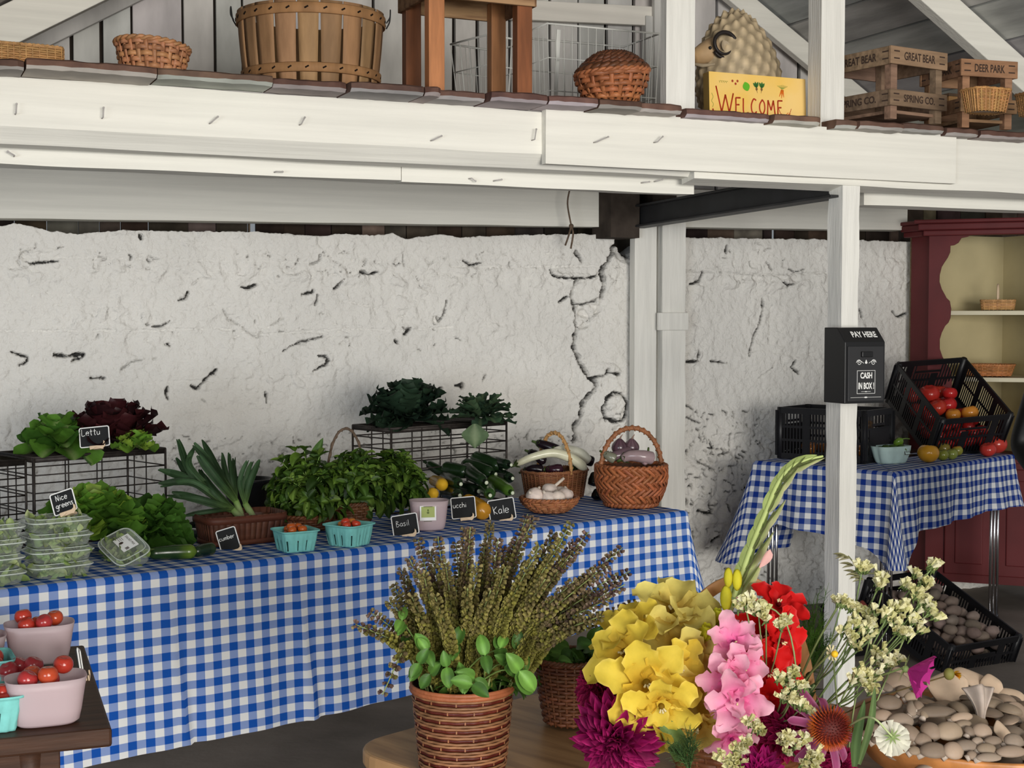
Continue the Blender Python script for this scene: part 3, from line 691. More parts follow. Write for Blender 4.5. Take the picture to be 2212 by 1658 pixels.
GL = {'L':[[(0,1),(.02,0),(.5,.03)]],'e':[[(0,.3),(.45,.32),(.4,.5),(.2,.58),(.03,.4),(.02,.15),(.2,0),(.45,.08)]],
 't':[[(.2,.95),(.2,.1),(.35,0)],[(0,.62),(.42,.64)]],'u':[[(0,.55),(.02,.1),(.2,0),(.4,.15)],[(.42,.55),(.42,0)]],
 'c':[[(.42,.48),(.2,.56),(.02,.3),(.18,0),(.45,.1)]],'N':[[(0,0),(.02,1)],[(.02,1),(.45,0)],[(.45,0),(.5,1)]],'i':[[(.1,.55),(.1,0)],[(.09,.75),(.12,.8)]],
 'g':[[(.42,.5),(.2,.56),(.02,.3),(.2,.05),(.42,.2)],[(.42,.55),(.42,-.3),(.2,-.42),(0,-.3)]],'r':[[(.02,.55),(.05,0)],[(.05,.35),(.2,.55),(.38,.5)]],
 'n':[[(0,.55),(.02,0)],[(.02,.4),(.2,.56),(.38,.45),(.4,0)]],'s':[[(.38,.5),(.2,.57),(.05,.45),(.3,.25),(.35,.1),(.15,0),(0,.08)]],
 'm':[[(0,.55),(.02,0)],[(.02,.4),(.15,.56),(.28,.4),(.28,0)],[(.28,.4),(.42,.56),(.55,.4),(.56,0)]],'b':[[(0,1),(.02,0)],[(.02,.4),(.25,.55),(.42,.3),(.25,.02),(.02,.08)]],
 'B':[[(.05,1),(0,0)],[(.05,1),(.4,.85),(.05,.55)],[(.05,.55),(.5,.3),(.3,.02),(0,0)]],'a':[[(.4,.5),(.2,.56),(.02,.3),(.15,.02),(.4,.2)],[(.4,.55),(.42,0)]],
 'l':[[(.1,1),(.1,0)]],'K':[[(0,1),(.1,0)],[(.5,.95),(.08,.45),(.5,0)]],'h':[[(0,1),(.02,0)],[(.02,.4),(.2,.56),(.38,.4),(.4,0)]],'z':[[(0,.55),(.4,.55),(0,0),(.42,0)]],
 'W':[[(0,1.45),(.34,0)],[(.34,0),(.6,1.0)],[(.6,1.0),(.84,0)],[(.84,0),(1.12,1.1)]],'E':[[(.02,1),(0,0)],[(.0,1),(.48,1.02)],[(.01,.52),(.36,.54)],[(0,0),(.48,-.02)]],
 'C':[[(.5,.92),(.25,1),(.02,.6),(.06,.15),(.3,0),(.54,.14)]],'O':[[(.3,1),(.04,.65),(.05,.25),(.3,0),(.52,.3),(.5,.75),(.3,1)]],'M':[[(.08,1),(0,-.05)],[(.08,1),(.38,.3)],[(.38,.3),(.62,1)],[(.62,1),(.78,0)]]}
def strokes(mb, txt, o, right, up, h, gap=.16, r=.0018, aspect=1.0, flat=.35):
    right = V(right).normalized(); up = V(up).normalized(); n = right.cross(up); x = 0
    for ch in txt:
        if ch == ' ': x += .4; continue
        g = GL[ch]; w = max(p[0] for s in g for p in s)
        for s in g:
            P = [V(o)+right*((x+p[0])*h*aspect)+up*(p[1]*h) for p in s]
            mb.tube(catmull(P, 4) if len(P) > 2 else P, r, 6, flat=flat, up=n)
        x += w+gap
    return x*h*aspect
# ================================================================== DRAPED CLOTHS
def drape(name, cor, zt, hem, flare, cell_o, ex, ey, m, lab, cat, inner, wav=.008, nd=26, ds=.02, narc=10, seed=0, extra=None, phase=(0, 0)):
    """cor: top corners walked with the table on the left; hem(i,t) and flare(i,t) per edge i; edges join in fanned corners"""
    mb = MB(); cols = []
    for i in range(len(cor)-1):
        a, b = cor[i], cor[i+1]; L = (b-a).length; t_ = (b-a).normalized(); nr = V((t_.y, -t_.x, 0))
        n = max(2, int(L/ds))
        for k in range(n+1): cols.append((a+(b-a)*(k/n), nr, hem(i, k/n), flare(i, k/n)))
        if i < len(cor)-2:
            t2 = (cor[i+2]-b).normalized(); n2 = V((t2.y, -t2.x, 0))
            for k in range(1, narc):
                q = k/narc; nn = (nr*(1-q)+n2*q).normalized()
                cols.append((b, nn, lerp(hem(i, 1), hem(i+1, 0), q)*1.0+0*q, lerp(flare(i, 1), flare(i+1, 0), q)+0.10*math.sin(PI*q)))
    R = .012; NC = len(cols); s = 0; pv = None
    for ci, (p, nr, h, fl) in enumerate(cols):
        if pv is not None: s += (p-pv).length+0.004
        pv = p
        for j in range(nd+1):
            d = h*(j/nd)**1.15 if j else 0
            if d < R: o = R*math.sin(d/R*PI/2); dz = R*(1-math.cos(d/R*PI/2))
            else: o = R; dz = d-R*.4
            k = d/max(h, .01)
            w = wav*k*(math.sin(s*17+seed)+.6*math.sin(s*31+seed*2+1.3)+.8*noise.noise(V((s*5, d*3, seed))))
            if extra: w += extra(p, d, k)
            o += fl*d**1.25+w
            q = p+nr*o-UZ*dz; q.z += zt-p.z
            i = mb.vert(q); uv = (p-cell_o)+nr*d; mb.uv[i] = (uv.dot(ex)+phase[0]+50*.0272*2, uv.dot(ey)+phase[1]+50*.0262*2)
    for i in range(NC-1):
        for j in range(nd):
            a = i*(nd+1)+j; mb.face(a, a+nd+1, a+nd+2, a+1)
    # top
    b0 = len(mb.v); nt = 10
    for ci, (p, nr, h, fl) in enumerate(cols):
        q0 = inner(p)
        for j in range(nt+1):
            q = p.lerp(q0, j/nt); z = zt+(0.0015*noise.noise(V((q.x*9, q.y*9, seed))) if 0 < j else 0)
            i = mb.vert((q.x, q.y, z)); uv = (q-cell_o); mb.uv[i] = (uv.dot(ex)+phase[0]+50*.0272*2, uv.dot(ey)+phase[1]+50*.0262*2)
    for i in range(NC-1):
        for j in range(nt):
            a = b0+i*(nt+1)+j; mb.face(a, a+1, a+nt+2, a+nt+1)
    return tag(mb.build(name, m), lab, cat)
# ---- long table
ZT = .75
TA = atZ(1479, 1104, ZT); TB = atZ(0, 1276, ZT); TE = (TA-TB); TE.z = 0; TE.normalize(); TN = V((-TE.y, TE.x, 0))   # along, back
RT = basis(TE, TN, UZ)
hemp = [(-400,1760),(100,1672),(165,1658),(400,1608),(650,1556),(880,1500),(1100,1428),(1250,1364),(1330,1340),(1400,1336),(1470,1336),(1560,1336)]
hq = []
for x, y in hemp:
    p = atP(x, y, TA, TN); hq.append(((p-TA).dot(TE), ZT-p.z))
LL = 3.25; WW = .76
c0 = TA-TE*LL; cor = [c0, TA.copy(), TA+TN*WW]
crease = (atP(352, 1400, TA, TN)-TA).dot(TE)
def h1(i, t): return interp(hq, -LL*(1-t)) if i == 0 else lerp(interp(hq, 0)+.0, .40, t)
def f1(i, t): return .05+.12*sst(.93, 1, t) if i == 0 else .20*(1-t)+.03
crease2 = (atP(632, 1300, TA, TN)-TA).dot(TE)
def ex1(p, d, k):
    x2 = (p-TA).dot(TE)-crease2-d*.10
    x = (p-TA).dot(TE)-crease-d*.12
    return .020*k**.7*math.exp(-(x2/.016)**2)-.014*k*math.exp(-((x2-.045)/.028)**2)+.016*k**.7*math.exp(-(x/.012)**2)-.012*k*math.exp(-((x-.03)/.02)**2)
cloth = drape('tablecloth', cor, ZT+.004, h1, f1, TA, TE, TN, M['ging'], 'bright blue and white gingham cloth over the long vegetable table', 'tablecloth', lambda p: TA+TE*(p-TA).dot(TE)+TN*WW, wav=.0045, seed=1.7, extra=ex1, nd=34)
lt = thing('folding_table', 'long table hidden under the bright blue gingham cloth along the wall', 'table', TA-TE*1.6+TN*.38-UZ*ZT, RT)
mb = MB(); mb.box((0, 0, .733), (3.14, .73, .03)); mb.build('tabletop', M['bench'], lt, smooth=False)
for x in (-1.4, 1.4):
    for y in (-.26, .3):
        mb = MB(); mb.tube([(x, y, 0), (x, y, .72)], .016, 8); mb.build('leg', M['steel'], lt)
def ont(px, py, z=ZT+.005): return atZ(px, py, z)      # a spot on the long table
# ---- card table on the right
Z2 = .853; C2 = atZ(1930, 1021, Z2); C2z = V((C2.x, C2.y, 0)); r2 = V((.70, .714, 0)).normalized(); l2 = V((-r2.y, r2.x, 0)); S2 = .75; S2r = 1.2
R2 = basis(r2, l2, UZ)
BL = C2+l2*S2; BR = C2+r2*S2r
def h2(i, t):
    if i == 0: return interp([(0, .50), (.08, .40), (.18, .30), (.3, .31), (.6, .33), (.85, .36), (1, .44)], t)
    if i == 1: return interp([(0, .44), (.10, .36), (.16, .30), (.5, .285), (.9, .265), (1, .27)], t)
    return .27
def f2(i, t):
    if i == 0: return interp([(0, .34), (.2, .10), (.7, .05), (.9, .1), (1, .16)], t)
    if i == 1: return interp([(0, .16), (.15, .05), (.75, .03), (1, .22)], t)
    return .2
cen2 = C2+l2*S2/2+r2*S2r/2
def inn2(p):
    q = p-C2; a, b = q.dot(r2), q.dot(l2); return C2+r2*min(max(a, .35), .85)+l2*min(max(b, .3), .45)
cl2 = drape('tablecloth', [BL+r2*.5, BL, C2.copy(), BR, BR+l2*.4], Z2+.004, lambda i, t: .50 if i == 0 else h2(i-1, t), lambda i, t: .3 if i == 0 else f2(i-1, t), C2, r2, l2, M['ging2'], 'navy and white gingham cloth over the square table behind the pay box post', 'tablecloth', inn2, wav=.012, seed=4.1)
ct = thing('card_table', 'square card table on chrome legs beneath the navy gingham cloth', 'table', C2z+r2*S2r/2+l2*S2/2, R2)
mb = MB(); mb.box((0, 0, Z2-.018), (S2r-.02, S2-.02, .03)); mb.build('tabletop', M['bench'], ct, smooth=False)
for x in (-1, 1):
    for y in (-1, 1):
        mb = MB(); sx, sy = x*(S2r/2-.06), y*(S2/2-.06)
        for k in (-.022, 0, .022):
            mb.tube([(sx+k, sy-k*.3, Z2-.03), (sx+k*1.2, sy-k*.3, .02), ], .0075, 8)
        mb.box((sx, sy, .01), (.07, .03, .02)); mb.build('leg', M['chrome'], ct)
def on2(px, py, z=Z2+.006): return atZ(px, py, z)
# ---- wooden foreground table
ZW = .74; e1 = V((.695, .719, 0)); e2 = V((.719, -.695, 0)); W0c = atZ(782, 1596, ZW)
RW = basis(e2, e1, UZ)
wc = V((-.325, 2.665, 0))+e1*.46+e2*.72
wt = thing('display_table', 'honey coloured wooden table with rounded corners in the foreground', 'table', wc, RW)
def rrect(hx, hy, r, n=8):
    P = []
    for (sx, sy, a0) in ((1, 1, 0), (-1, 1, 90), (-1, -1, 180), (1, -1, 270)):
        for k in range(n+1):
            a = math.radians(a0+90*k/n); P.append((sx*(hx-r)+r*math.cos(a), sy*(hy-r)+r*math.sin(a)))
    return P
mb = MB(); mb.poly([V((x, y, ZW-.03)) for x, y in rrect(.72, .46, .10)], .03, (0, 0, 1)); mb.build('tabletop', M['table'], wt, smooth=False, bevel=.006)
for x in (-.5, .5):
    for y in (-.28, .28):
        mb = MB(); mb.tube([(x, y, ZW-.03), (x, y, 0)], [.035, .03, .022], 10); mb.build('leg', M['table'], wt)
mb = MB(); mb.box((0, 0, ZW-.08), (1.04, .60, .09)); mb.build('apron', M['table'], wt, smooth=False)
def onw(px, py, z=ZW+.001): return atZ(px, py, z)
# ---- dark bench on the left
ZB = .70; b0 = atZ(242, 1572, ZB); b1 = atZ(182, 1392, ZB); bb = (b1-b0); bb.z = 0; BD = bb.length; bb.normalize(); be = V((bb.y, -bb.x, 0)); RBn = basis(be, bb, UZ)
bn = thing('bench', 'dark brown wooden bench holding pots of tomatoes at lower left', 'bench', V((b0.x, b0.y, 0)), RBn)
mb = MB(); mb.box((-.75, BD/2, ZB-.02), (1.5, BD, .04)); mb.build('seat', M['bench'], bn, smooth=False, bevel=.006)
for x in (-.16, -1.3):
    for y in (.10, BD-.1):
        mb = MB(); mb.tube([(x, y, ZB-.04), (x, y, ZB-.12), (x, y, ZB-.16), (x, y, .3), (x, y, 0)], [.035, .03, .022, .03, .02], 10); mb.build('leg', M['bench'], bn)
mb = MB(); mb.box((-.75, .09, ZB-.075), (1.3, .03, .08)); mb.build('apron', M['bench'], bn, smooth=False, bevel=.003)
def onb(px, py, z=ZB+.001): return atZ(px, py, z)
# ---- corner cupboard
fd = (U+NB).normalized(); fn = V((fd.y, -fd.x, 0)); CF = V(((2005-1106)/F*7.75, 7.75, 0)); 
def cf(px, py): p = atP(px, py, CF, fn); return (p-CF).dot(fd), p.z
z5 = lambda x, y: (1900+x/3.455, 420+y/3.455)
sc = [(900,222),(850,228),(820,235),(750,265),(690,300),(660,315),(612,325),(590,360),(560,378),(530,383),(528,430),(510,470),(490,500),(465,540),(450,600),(448,650),(465,705),(490,750),(500,770),(525,795),(535,850),(530,920),(515,955),(490,980),(465,1030),(450,1080),(450,1150),(470,1210),(500,1260),(530,1300),(540,1350),(540,1480)]
S = [cf(*z5(*p)) for p in sc]; tc = S[0][0]; CW = 2*tc; ZC = 2.02; zc0 = .80
S.append((S[-1][0], zc0)); 
cup = thing('corner_cupboard', 'barn red corner cupboard with a scalloped opening and cream shelves', 'cupboard', CF, basis(fd, -fn, UZ))
# local axes: x along the front, y to the back, z up
mb = MB(); out = [(0, zc0), (0, ZC), (tc, ZC)]; P = [V((x, 0, z)) for x, z in out]+[V((x, 0, z)) for x, z in S]
mb.poly(P, -.022, (0, 1, 0)); P2 = [V((2*tc-p.x, 0, p.z)) for p in reversed(P)]; mb.poly(P2, -.022, (0, 1, 0)); mb.build('face_frame', M['red'], cup, smooth=False)
k7 = .7071; rt = .16
A_ = V((0, 0, 0)); A1 = V((-k7*rt*0-.0, 0, 0))
inb = V((-k7, k7, 0)); ubl = V((k7, k7, 0))      # into the back wall / along the back wall, in cupboard axes
Ar = A_+inb*rt; Br = V((CW, 0, 0))+V((k7, k7, 0))*rt; half = CW/2+ k7*rt; Cr = V((CW/2, half+k7*rt, 0))
def panel(name, a, b, z0, z1, m, th=.015):
    mb = MB(); d = (b-a).normalized(); nn = V((-d.y, d.x, 0)); mb.box((a+b)/2+UZ*((z0+z1)/2)+nn*th/2, ((b-a).length, th, z1-z0), basis(d, nn, UZ)); return mb.build(name, m, cup, smooth=False, bevel=.002)
panel('side_panel', Ar, A_, .02, ZC, M['red']); panel('side_panel', V((CW, 0, 0)), Br, .02, ZC, M['red'])
panel('back_panel', Cr, Ar, .1, ZC, M['cream']); panel('back_panel', Br, Cr, .1, ZC, M['cream'])
for py in (671, 815):
    z = cf(2100, py)[1]; mb = MB(); xl = .04
    mb.poly([V((xl, .03, z)), V((tc*1.02, .0+.012, z)), V((CW-xl, .03, z)), V((Br.x-.03, Br.y, z)), V((Cr.x, Cr.y-.03, z)), V((Ar.x+.03, Ar.y, z))], .022, (0, 0, -1)); mb.build('shelf', M['creamshelf'], cup, smooth=False)
SH = [cf(2100, 671)[1], cf(2100, 815)[1]]
mb = MB(); mb.poly([V((0, 0, zc0)), V((CW, 0, zc0)), V((Br.x, Br.y, zc0)), V((Cr.x, Cr.y, zc0)), V((Ar.x, Ar.y, zc0))], .022, (0, 0, -1)); mb.build('counter', M['red'], cup, smooth=False)
mb = MB()
for (dz, o, h) in ((0, .03, .03), (.03, .055, .035), (.065, .075, .02)):
    mb.box((CW/2, -o/2, ZC+dz+h/2-.02), (CW+2*o, o+.05, h)); mb.bar(Ar+UZ*(ZC+dz+h/2-.02)+V((-o*.6, 0, 0)), A_+UZ*(ZC+dz+h/2-.02)+V((-o*.6, -o*.3, 0)), .05, h)
mb.build('cornice', M['red'], cup, smooth=False, bevel=.006)
mb = MB(); ap = [(0, .02), (0, .78), (CW, .78), (CW, .02), (CW-.06, .02), (CW-.08, .09), (CW-.14, .125), (.14, .125), (.08, .09), (.06, .02)]
mb.poly([V((x, 0, z)) for x, z in ap], -.022, (0, 1, 0)); mb.build('base_front', M['red'], cup, smooth=False)
for k in (0, 1):
    mb = MB(); x0 = .10+k*(CW-.2)/2; w = (CW-.2)/2-.008; mb.box((x0+w/2, -.03, .46), (w, .016, .58)); mb.box((x0+w/2, -.04, .46), (w-.11, .012, .46)); mb.build('door', M['red'], cup, smooth=False, bevel=.006)
# ---- black vented crates
def slatwall(mb, a, b, h, th, nrm, rows=2, pitch=.017, handle=False, z0=.0):
    """slotted plastic wall from a to b, height h (local axes)"""
    d = (b-a); L = d.length; d.normalize(); R = basis(d, -V(nrm), UZ); c = (a+b)/2
    mb.box(c+UZ*(z0+.014), (L, th, .028), R); mb.box(c+UZ*(h-.016), (L, th*2.2, .030), R)
    bands = [z0+.028+(h-.03-z0-.028)*k/rows for k in range(rows+1)]
    for k in range(1, rows): mb.box(c+UZ*bands[k], (L, th, .012), R)
    n = int(L/pitch)
    for i in range(n+1):
        x = -L/2+L*i/n; wide = .03 if i in (0, n) or i % 9 == 0 else .0072
        hx = handle and abs(x) < .07
        mb.box(c+d*x+UZ*((h+z0)/2-(.05 if hx else 0)), (wide, th*.8, h-z0-.03-(.05 if hx else 0)), R)
    if handle: mb.box(c+UZ*(h-.075), (.15, th, .012), R)
def vent_crate(lab, L, Wd, H, loc, R, rows=3, solid_ends=False):
    t = thing('vented_crate', lab, 'crate', loc, R); x, y = L/2, Wd/2
    for s in (-1, 1):
        mb = MB(); slatwall(mb, V((s*x, s*y, 0)), V((-s*x, s*y, 0)), H, .004, (0, s, 0), rows); mb.build('long_side', M['plastic'], t, smooth=False)
    for s in (-1, 1):
        mb = MB(); slatwall(mb, V((s*x, -s*y, 0)), V((s*x, s*y, 0)), H, .004, (s, 0, 0), rows, handle=True)
        if solid_ends: mb.box((s*(x+.002), 0, H*.38), (.006, Wd*.7, H*.5))
        mb.build('end', M['plastic'], t, smooth=False)
    mb = MB(); mb.box((0, 0, .006), (L, Wd, .010)); mb.build('base', M['plastic'], t, smooth=False)
    for sx in (-1, 1):
        for sy in (-1, 1):
            mb = MB(); mb.tube([(sx*(x-.008), sy*(y-.008), 0), (sx*(x-.008), sy*(y-.008), H)], .016, 8); mb.build('corner_post', M['plastic'], t)
    return t
def axes(o, a, b):
    x = (a-o).normalized(); y = b-o; y = (y-x*y.dot(x)).normalized(); return x, y, x.cross(y)
# crate standing at the back of the square table
La = atZ(1678, 1000, Z2+.006); Fa = atZ(1850, 1010, Z2+.006)
La = V((1.235, 6.84, Z2+.006)); xa = V((.80, .60, 0)).normalized()
Lp = atY(1678, 960, 7.06); La = V((Lp.x, Lp.y, Z2+.007)); xa = V((.66, -.52, 0)).normalized(); ya = V((-xa.y, xa.x, 0))
XA, YA = xa, ya
HA = .255; LA, WA = .46, .32
cA = La+xa*LA/2+ya*WA/2+r2*.01
crA = vent_crate('upright black vented crate on the navy gingham cloth behind the pay post', LA, WA, HA, cA, basis(xa, ya, UZ), 3, True)
# tilted crate of tomatoes leaning on it
fR = atY(2188, 893, 7.22); fL = atY(2036, 906, 7.12); bR = atY(2022, 786, 7.54)
xB, yB, zB = axes(fL, fR, fL+(bR-fR)); zB = zB if zB.z > 0 else -zB
LBk = (fR-fL).length; DB = (bR-fR).length; HB = .255
print('crateB', LBk, DB)
crB = vent_crate('tilted black vented crate of red tomatoes by the cupboard', DB, LBk, HB, (fL+fR)/2+yB*DB/2-zB*HB, basis(yB, -xB, zB), 2)
# tilted crate of potatoes on the floor
fC = atY(2057, 1396, 6.15); rC = atY(2262, 1362, 6.42); lC = atY(1950, 1262, 6.62)
xP, yP, zP = axes(fC, rC, lC); zP = zP if zP.z > 0 else -zP
WP, DP, HP = .42, .58, .17
crP = vent_crate('black vented crate of potatoes tilted on the floor by the cupboard', DP, WP, HP, fC+xP*WP/2+yP*DP/2-zP*HP, basis(yP, -xP, zP), 2)
# black tub of onions beside it
tb = V((1.555, 6.54, .01)); t = thing('tub', 'black round tub of onions on the floor between the pay post and the potato crate', 'tub', tb)
mb = MB(); mb.lathe([(.10, 0), (.125, .20), (.13, .205), (.122, .205), (.098, .01), (.0, .01)], 32, capb=True); mb.build('body', M['plastic'], t)
mb = MB(); mb.tube([V((.13*math.cos(k*PI/12), .13*math.sin(k*PI/12), .20)) for k in range(24)], .007, 6, closed=True); mb.build('rim', M['plastic'], t)
for k in range(9):
    a = k*2.4; r = .02+.065*math.sqrt(k/9); mb = MB(); mb.tint(.25, (.22, .05, .04)); mb.ball((0, 0, 0), (.032, .032, .028), 14, 10, fn=lambda q, d: q+V((0, 0, .016*max(0, d.z)**8)))
    tag(mb.build('onion', M['skin'], loc=tb+V((r*math.cos(a), r*math.sin(a), .19+.02*(1-r/.09)))), 'red onion in the black tub on the floor', 'onion', 'onions in the black tub')
# ---- pay box on the post
bl = bp(1779, 868, 0.0); pw, pd, ph1, ph0 = .190, .132, .237, .292
RBX = basis(U, -NB, UZ)
px_ = thing('pay_box', 'black metal cash box with white lettering on the white post', 'cash box', V((bl.x, bl.y, bl.z)), RBX)
mb = MB(); pr = [(0, 0), (-pd, 0), (-pd, ph1), (-pd*.62, ph0), (0, ph0)]
mb.poly([V((0, y, z)) for y, z in pr], pw, (1, 0, 0)); mb.build('box_body', M['black'], px_, smooth=False, bevel=.003)
mb = MB(); mb.box((pw/2, -pd-.003, ph1/2-.004), (pw-.022, .008, ph1-.026)); dr = mb.build('door', M['black2'], px_, smooth=False, bevel=.0015)
mb = MB(); mb.box((pw*.50, -pd-.010, ph1*.80), (.052, .014, .022)); lk = mb.build('combination_lock', M['black'], dr, smooth=False, bevel=.003)
FR = V((1, 0, 0)); yF = -pd-.0075
mb = MB(); strokes  # scroll ornament
def spiral(mb, cx, cz, s, sg):
    P = []
    for k in range(15):
        a = k/14*1.6*2*PI; r = s*(.34-.3*k/14); P.append(V((cx+sg*(s*.9+r*math.cos(a)), yF-.0006, cz+r*math.sin(a))))
    mb.tube(P, .0011, 5, flat=.4, up=(0, -1, 0))
for sg in (-1, 1):
    spiral(mb, pw*.5, ph1*.665, .038, sg)
    mb.tube(catmull([V((pw*.5+sg*.012, yF-.0006, ph1*.655)), V((pw*.5+sg*.022, yF-.0006, ph1*.68)), V((pw*.5+sg*.034, yF-.0006, ph1*.70)), V((pw*.5+sg*.046, yF-.0006, ph1*.675))], 4), .0011, 5, flat=.4, up=(0, -1, 0))
mb.ball((pw*.5, yF, ph1*.665), (.006, .0012, .005), 8, 6); mb.ball((pw*.5, yF, ph1*.69), (.003, .0012, .005), 8, 6)
for (x0, x1, z0, z1) in ((.052, .138, .126, .1275), (.052, .138, .0375, .039), (.052, .0535, .038, .127), (.1365, .138, .038, .127)): mb.box(((x0+x1)/2, yF, (z0+z1)/2), (x1-x0, .0014, z1-z0))
mb.box((pw/2, yF, .0235), (pw*.76, .0014, .0011)); mb.ball((pw/2, yF, .0235), (.008, .0012, .003), 8, 6); mb.box((pw/2, yF, .046), (.045, .0014, .0012)); mb.ball((pw/2, yF, .0455), (.006, .0012, .002), 8, 5)
mb.build('ornament', M['chalk'], dr, smooth=False)
text_mesh('cash_lettering', 'CASH', (pw*.5, yF-.0004, .108), FR, UZ, .056, .024, M['chalk'], dr, bold=.035)
text_mesh('box_lettering', 'IN BOX !', (pw*.5, yF-.0004, .068), FR, UZ, .074, .026, M['chalk'], dr, bold=.035)
sl_ = V((0, pd*.38, ph0-ph1)).normalized(); text_mesh('pay_lettering', 'PAY HERE', V((pw*.56, -pd*.81, (ph0+ph1)/2))+FR.cross(sl_)*.0012, FR, sl_, .118, .030, M['chalk'], px_, bold=.03)
# ---- the visitor at the right edge: standing figure seen only by an elbow and hip
def person():
    y = 5.45; x = (2338-1106)/F*y; f = [V((x-.08, y, .06)), V((x+.10, y+.03, .06))]
    pts = {'pel': (x, y, .92, .16), 'wa': (x, y, 1.08, .105), 'ch': (x, y+.01, 1.28, .115), 'nk': (x, y, 1.44, .065), 'hd': (x, y-.02, 1.53, .085), 'ht': (x, y-.02, 1.68, .085),
      'hL': (x-.085, y, .86, .115), 'kL': (x-.09, y-.03, .49, .07), 'aL': (x-.09, y+.02, .09, .045), 'tL': (x-.09, y-.13, .04, .035),
      'hR': (x+.085, y, .86, .115), 'kR': (x+.09, y-.03, .49, .07), 'aR': (x+.09, y+.02, .09, .045), 'tR': (x+.09, y-.13, .04, .035),
      'sL': (x-.135, y+.01, 1.37, .055), 'eL': (x-.225, y+.04, 1.06, .042), 'wL': (x-.19, y-.10, .95, .03), 'fL': (x-.15, y-.16, .92, .028),
      'sR': (x+.17, y+.01, 1.39, .065), 'eR': (x+.23, y+.03, 1.12, .043), 'wR': (x+.22, y-.04, .88, .03), 'fR': (x+.21, y-.08, .80, .028)}
    E = [('pel','wa'),('wa','ch'),('ch','nk'),('nk','hd'),('hd','ht'),('pel','hL'),('hL','kL'),('kL','aL'),('aL','tL'),('pel','hR'),('hR','kR'),('kR','aR'),('aR','tR'),('ch','sL'),('sL','eL'),('eL','wL'),('wL','fL'),('ch','sR'),('sR','eR'),('eR','wR'),('wR','fR')]
    root = thing('person', 'person in dark navy clothes with a bare forearm, cut off by the right edge', 'person', (x, y, 0))
    def sk(name, keys, m, grow=0, fing=False):
        me = D.meshes.new(name); ks = [k for k in pts if k in keys]; vs = [V(pts[k][:3])-V((x, y, 0)) for k in ks]; rr = [pts[k][3]+grow for k in ks]
        es = [(ks.index(a), ks.index(b)) for a, b in E if a in keys and b in keys]
        if fing:
            for h, sg in (('fL', 1), ('fR', -1)):
                i = ks.index(h); w = V(pts[h][:3])-V((x, y, 0)); d = (w-(V(pts['w'+h[1]][:3])-V((x, y, 0)))).normalized(); sd = d.cross(V((0, 1, .3))).normalized()
                for k, (o, L) in enumerate(((-.024, .07), (-.008, .078), (.008, .075), (.024, .06))):
                    vs += [w+sd*o+d*.03, w+sd*o+d*(.03+L*.5)+V((0, -.004, 0)), w+sd*o*.9+d*(.03+L)+V((0, .012, -.004))]; rr += [.009, .0085, .007]; n = len(vs); es += [(i, n-3), (n-3, n-2), (n-2, n-1)]
                vs += [w+sd*-.035*sg-d*.01, w+sd*-.05*sg+d*.02]; rr += [.0105, .008]; n = len(vs); es += [(i, n-2), (n-2, n-1)]
        me.from_pydata([tuple(v) for v in vs], es, []); me.materials.append(m); ob = D.objects.new(name, me); COL.objects.link(ob); ob.parent = root
        s = ob.modifiers.new('skin', 'SKIN'); s.use_smooth_shade = True
        for i, r in enumerate(rr): me.skin_vertices[0].data[i].radius = (r, r)
        me.skin_vertices[0].data[0].use_root = True
        ob.modifiers.new('sub', 'SUBSURF').levels = 2; ob.modifiers['sub'].render_levels = 2
        return ob
    sk('body', set(pts), M['humanskin'], 0, True)
    sk('trousers', {'pel', 'wa', 'hL', 'kL', 'aL', 'hR', 'kR', 'aR'}, M['navy'], .014)
    sk('shirt', {'wa', 'ch', 'sL', 'sR'}, M['navy'], .018)
    mb = MB(); mb.ball((0, .005, 1.645), (.10, .11, .115), 16, 12, fn=lambda q, d: q*(1+.05*noise.noise(d*5))); mb.build('hair', M['hair'], root)
    for nm, c, r, m in (('eye', (-.032, -.098, 1.61), .009, 'hair'), ('eye', (.032, -.098, 1.61), .009, 'hair'), ('nose', (0, -.112, 1.58), (.011, .018, .02), 'humanskin'), ('mouth', (0, -.10, 1.545), (.022, .007, .006), 'humanskin'), ('ear', (-.09, -.02, 1.60), (.012, .02, .03), 'humanskin'), ('ear', (.09, -.02, 1.60), (.012, .02, .03), 'humanskin')):
        mb = MB(); mb.ball(c, r, 8, 6); mb.build(nm, M[m], root)
person()
# ================================================================== WEAVING
def weave(mb, rf, z0, z1, rows, stakes, amp, th, sx=1, sy=1, e=2, ph=PI, hk=.56, base=(1, 1, 1), var=.22, fn=None, sides=6, dz=None):
    dzr = (z1-z0)/rows; n = stakes*3 if stakes > 30 else stakes*4
    for i in range(rows):
        z = z0+(i+.5)*dzr; mb.tint(var, base); P = []
        for k in range(n):
            a = 2*PI*k/n; x, y = sup(a, e); r = rf((z-z0)/(z1-z0)); l = math.hypot(x*sx, y*sy)
            o = amp*math.sin(stakes/2*a+i*ph)
            p = V((x*r*sx, y*r*sy, 0)); p *= (1+o/max(p.length, 1e-6)); p.z = z+(dz(a, (z-z0)/(z1-z0)) if dz else 0)
            P.append(fn(p) if fn else p)
        mb.tube(P, th, sides, closed=True, flat=dzr*hk/th, up=UZ)
def stakes_(mb, rf, z0, z1, n, w, sx=1, sy=1, e=2, off=0, base=(1, 1, 1), fn=None, dz=None, th=None):
    for k in range(n):
        a = 2*PI*(k+.5)/n; x, y = sup(a, e); mb.tint(.2, base); P = []
        for j in range(7):
            t = j/6; r = rf(t); p = V((x*r*sx, y*r*sy, 0)); p *= (1+off/max(p.length, 1e-6)); p.z = lerp(z0, z1, t)+(dz(a, t) if dz else 0); P.append(fn(p) if fn else p)
        mb.tube(P, w, 5, flat=(th/w if th else .6), up=V((x, y, .02)))
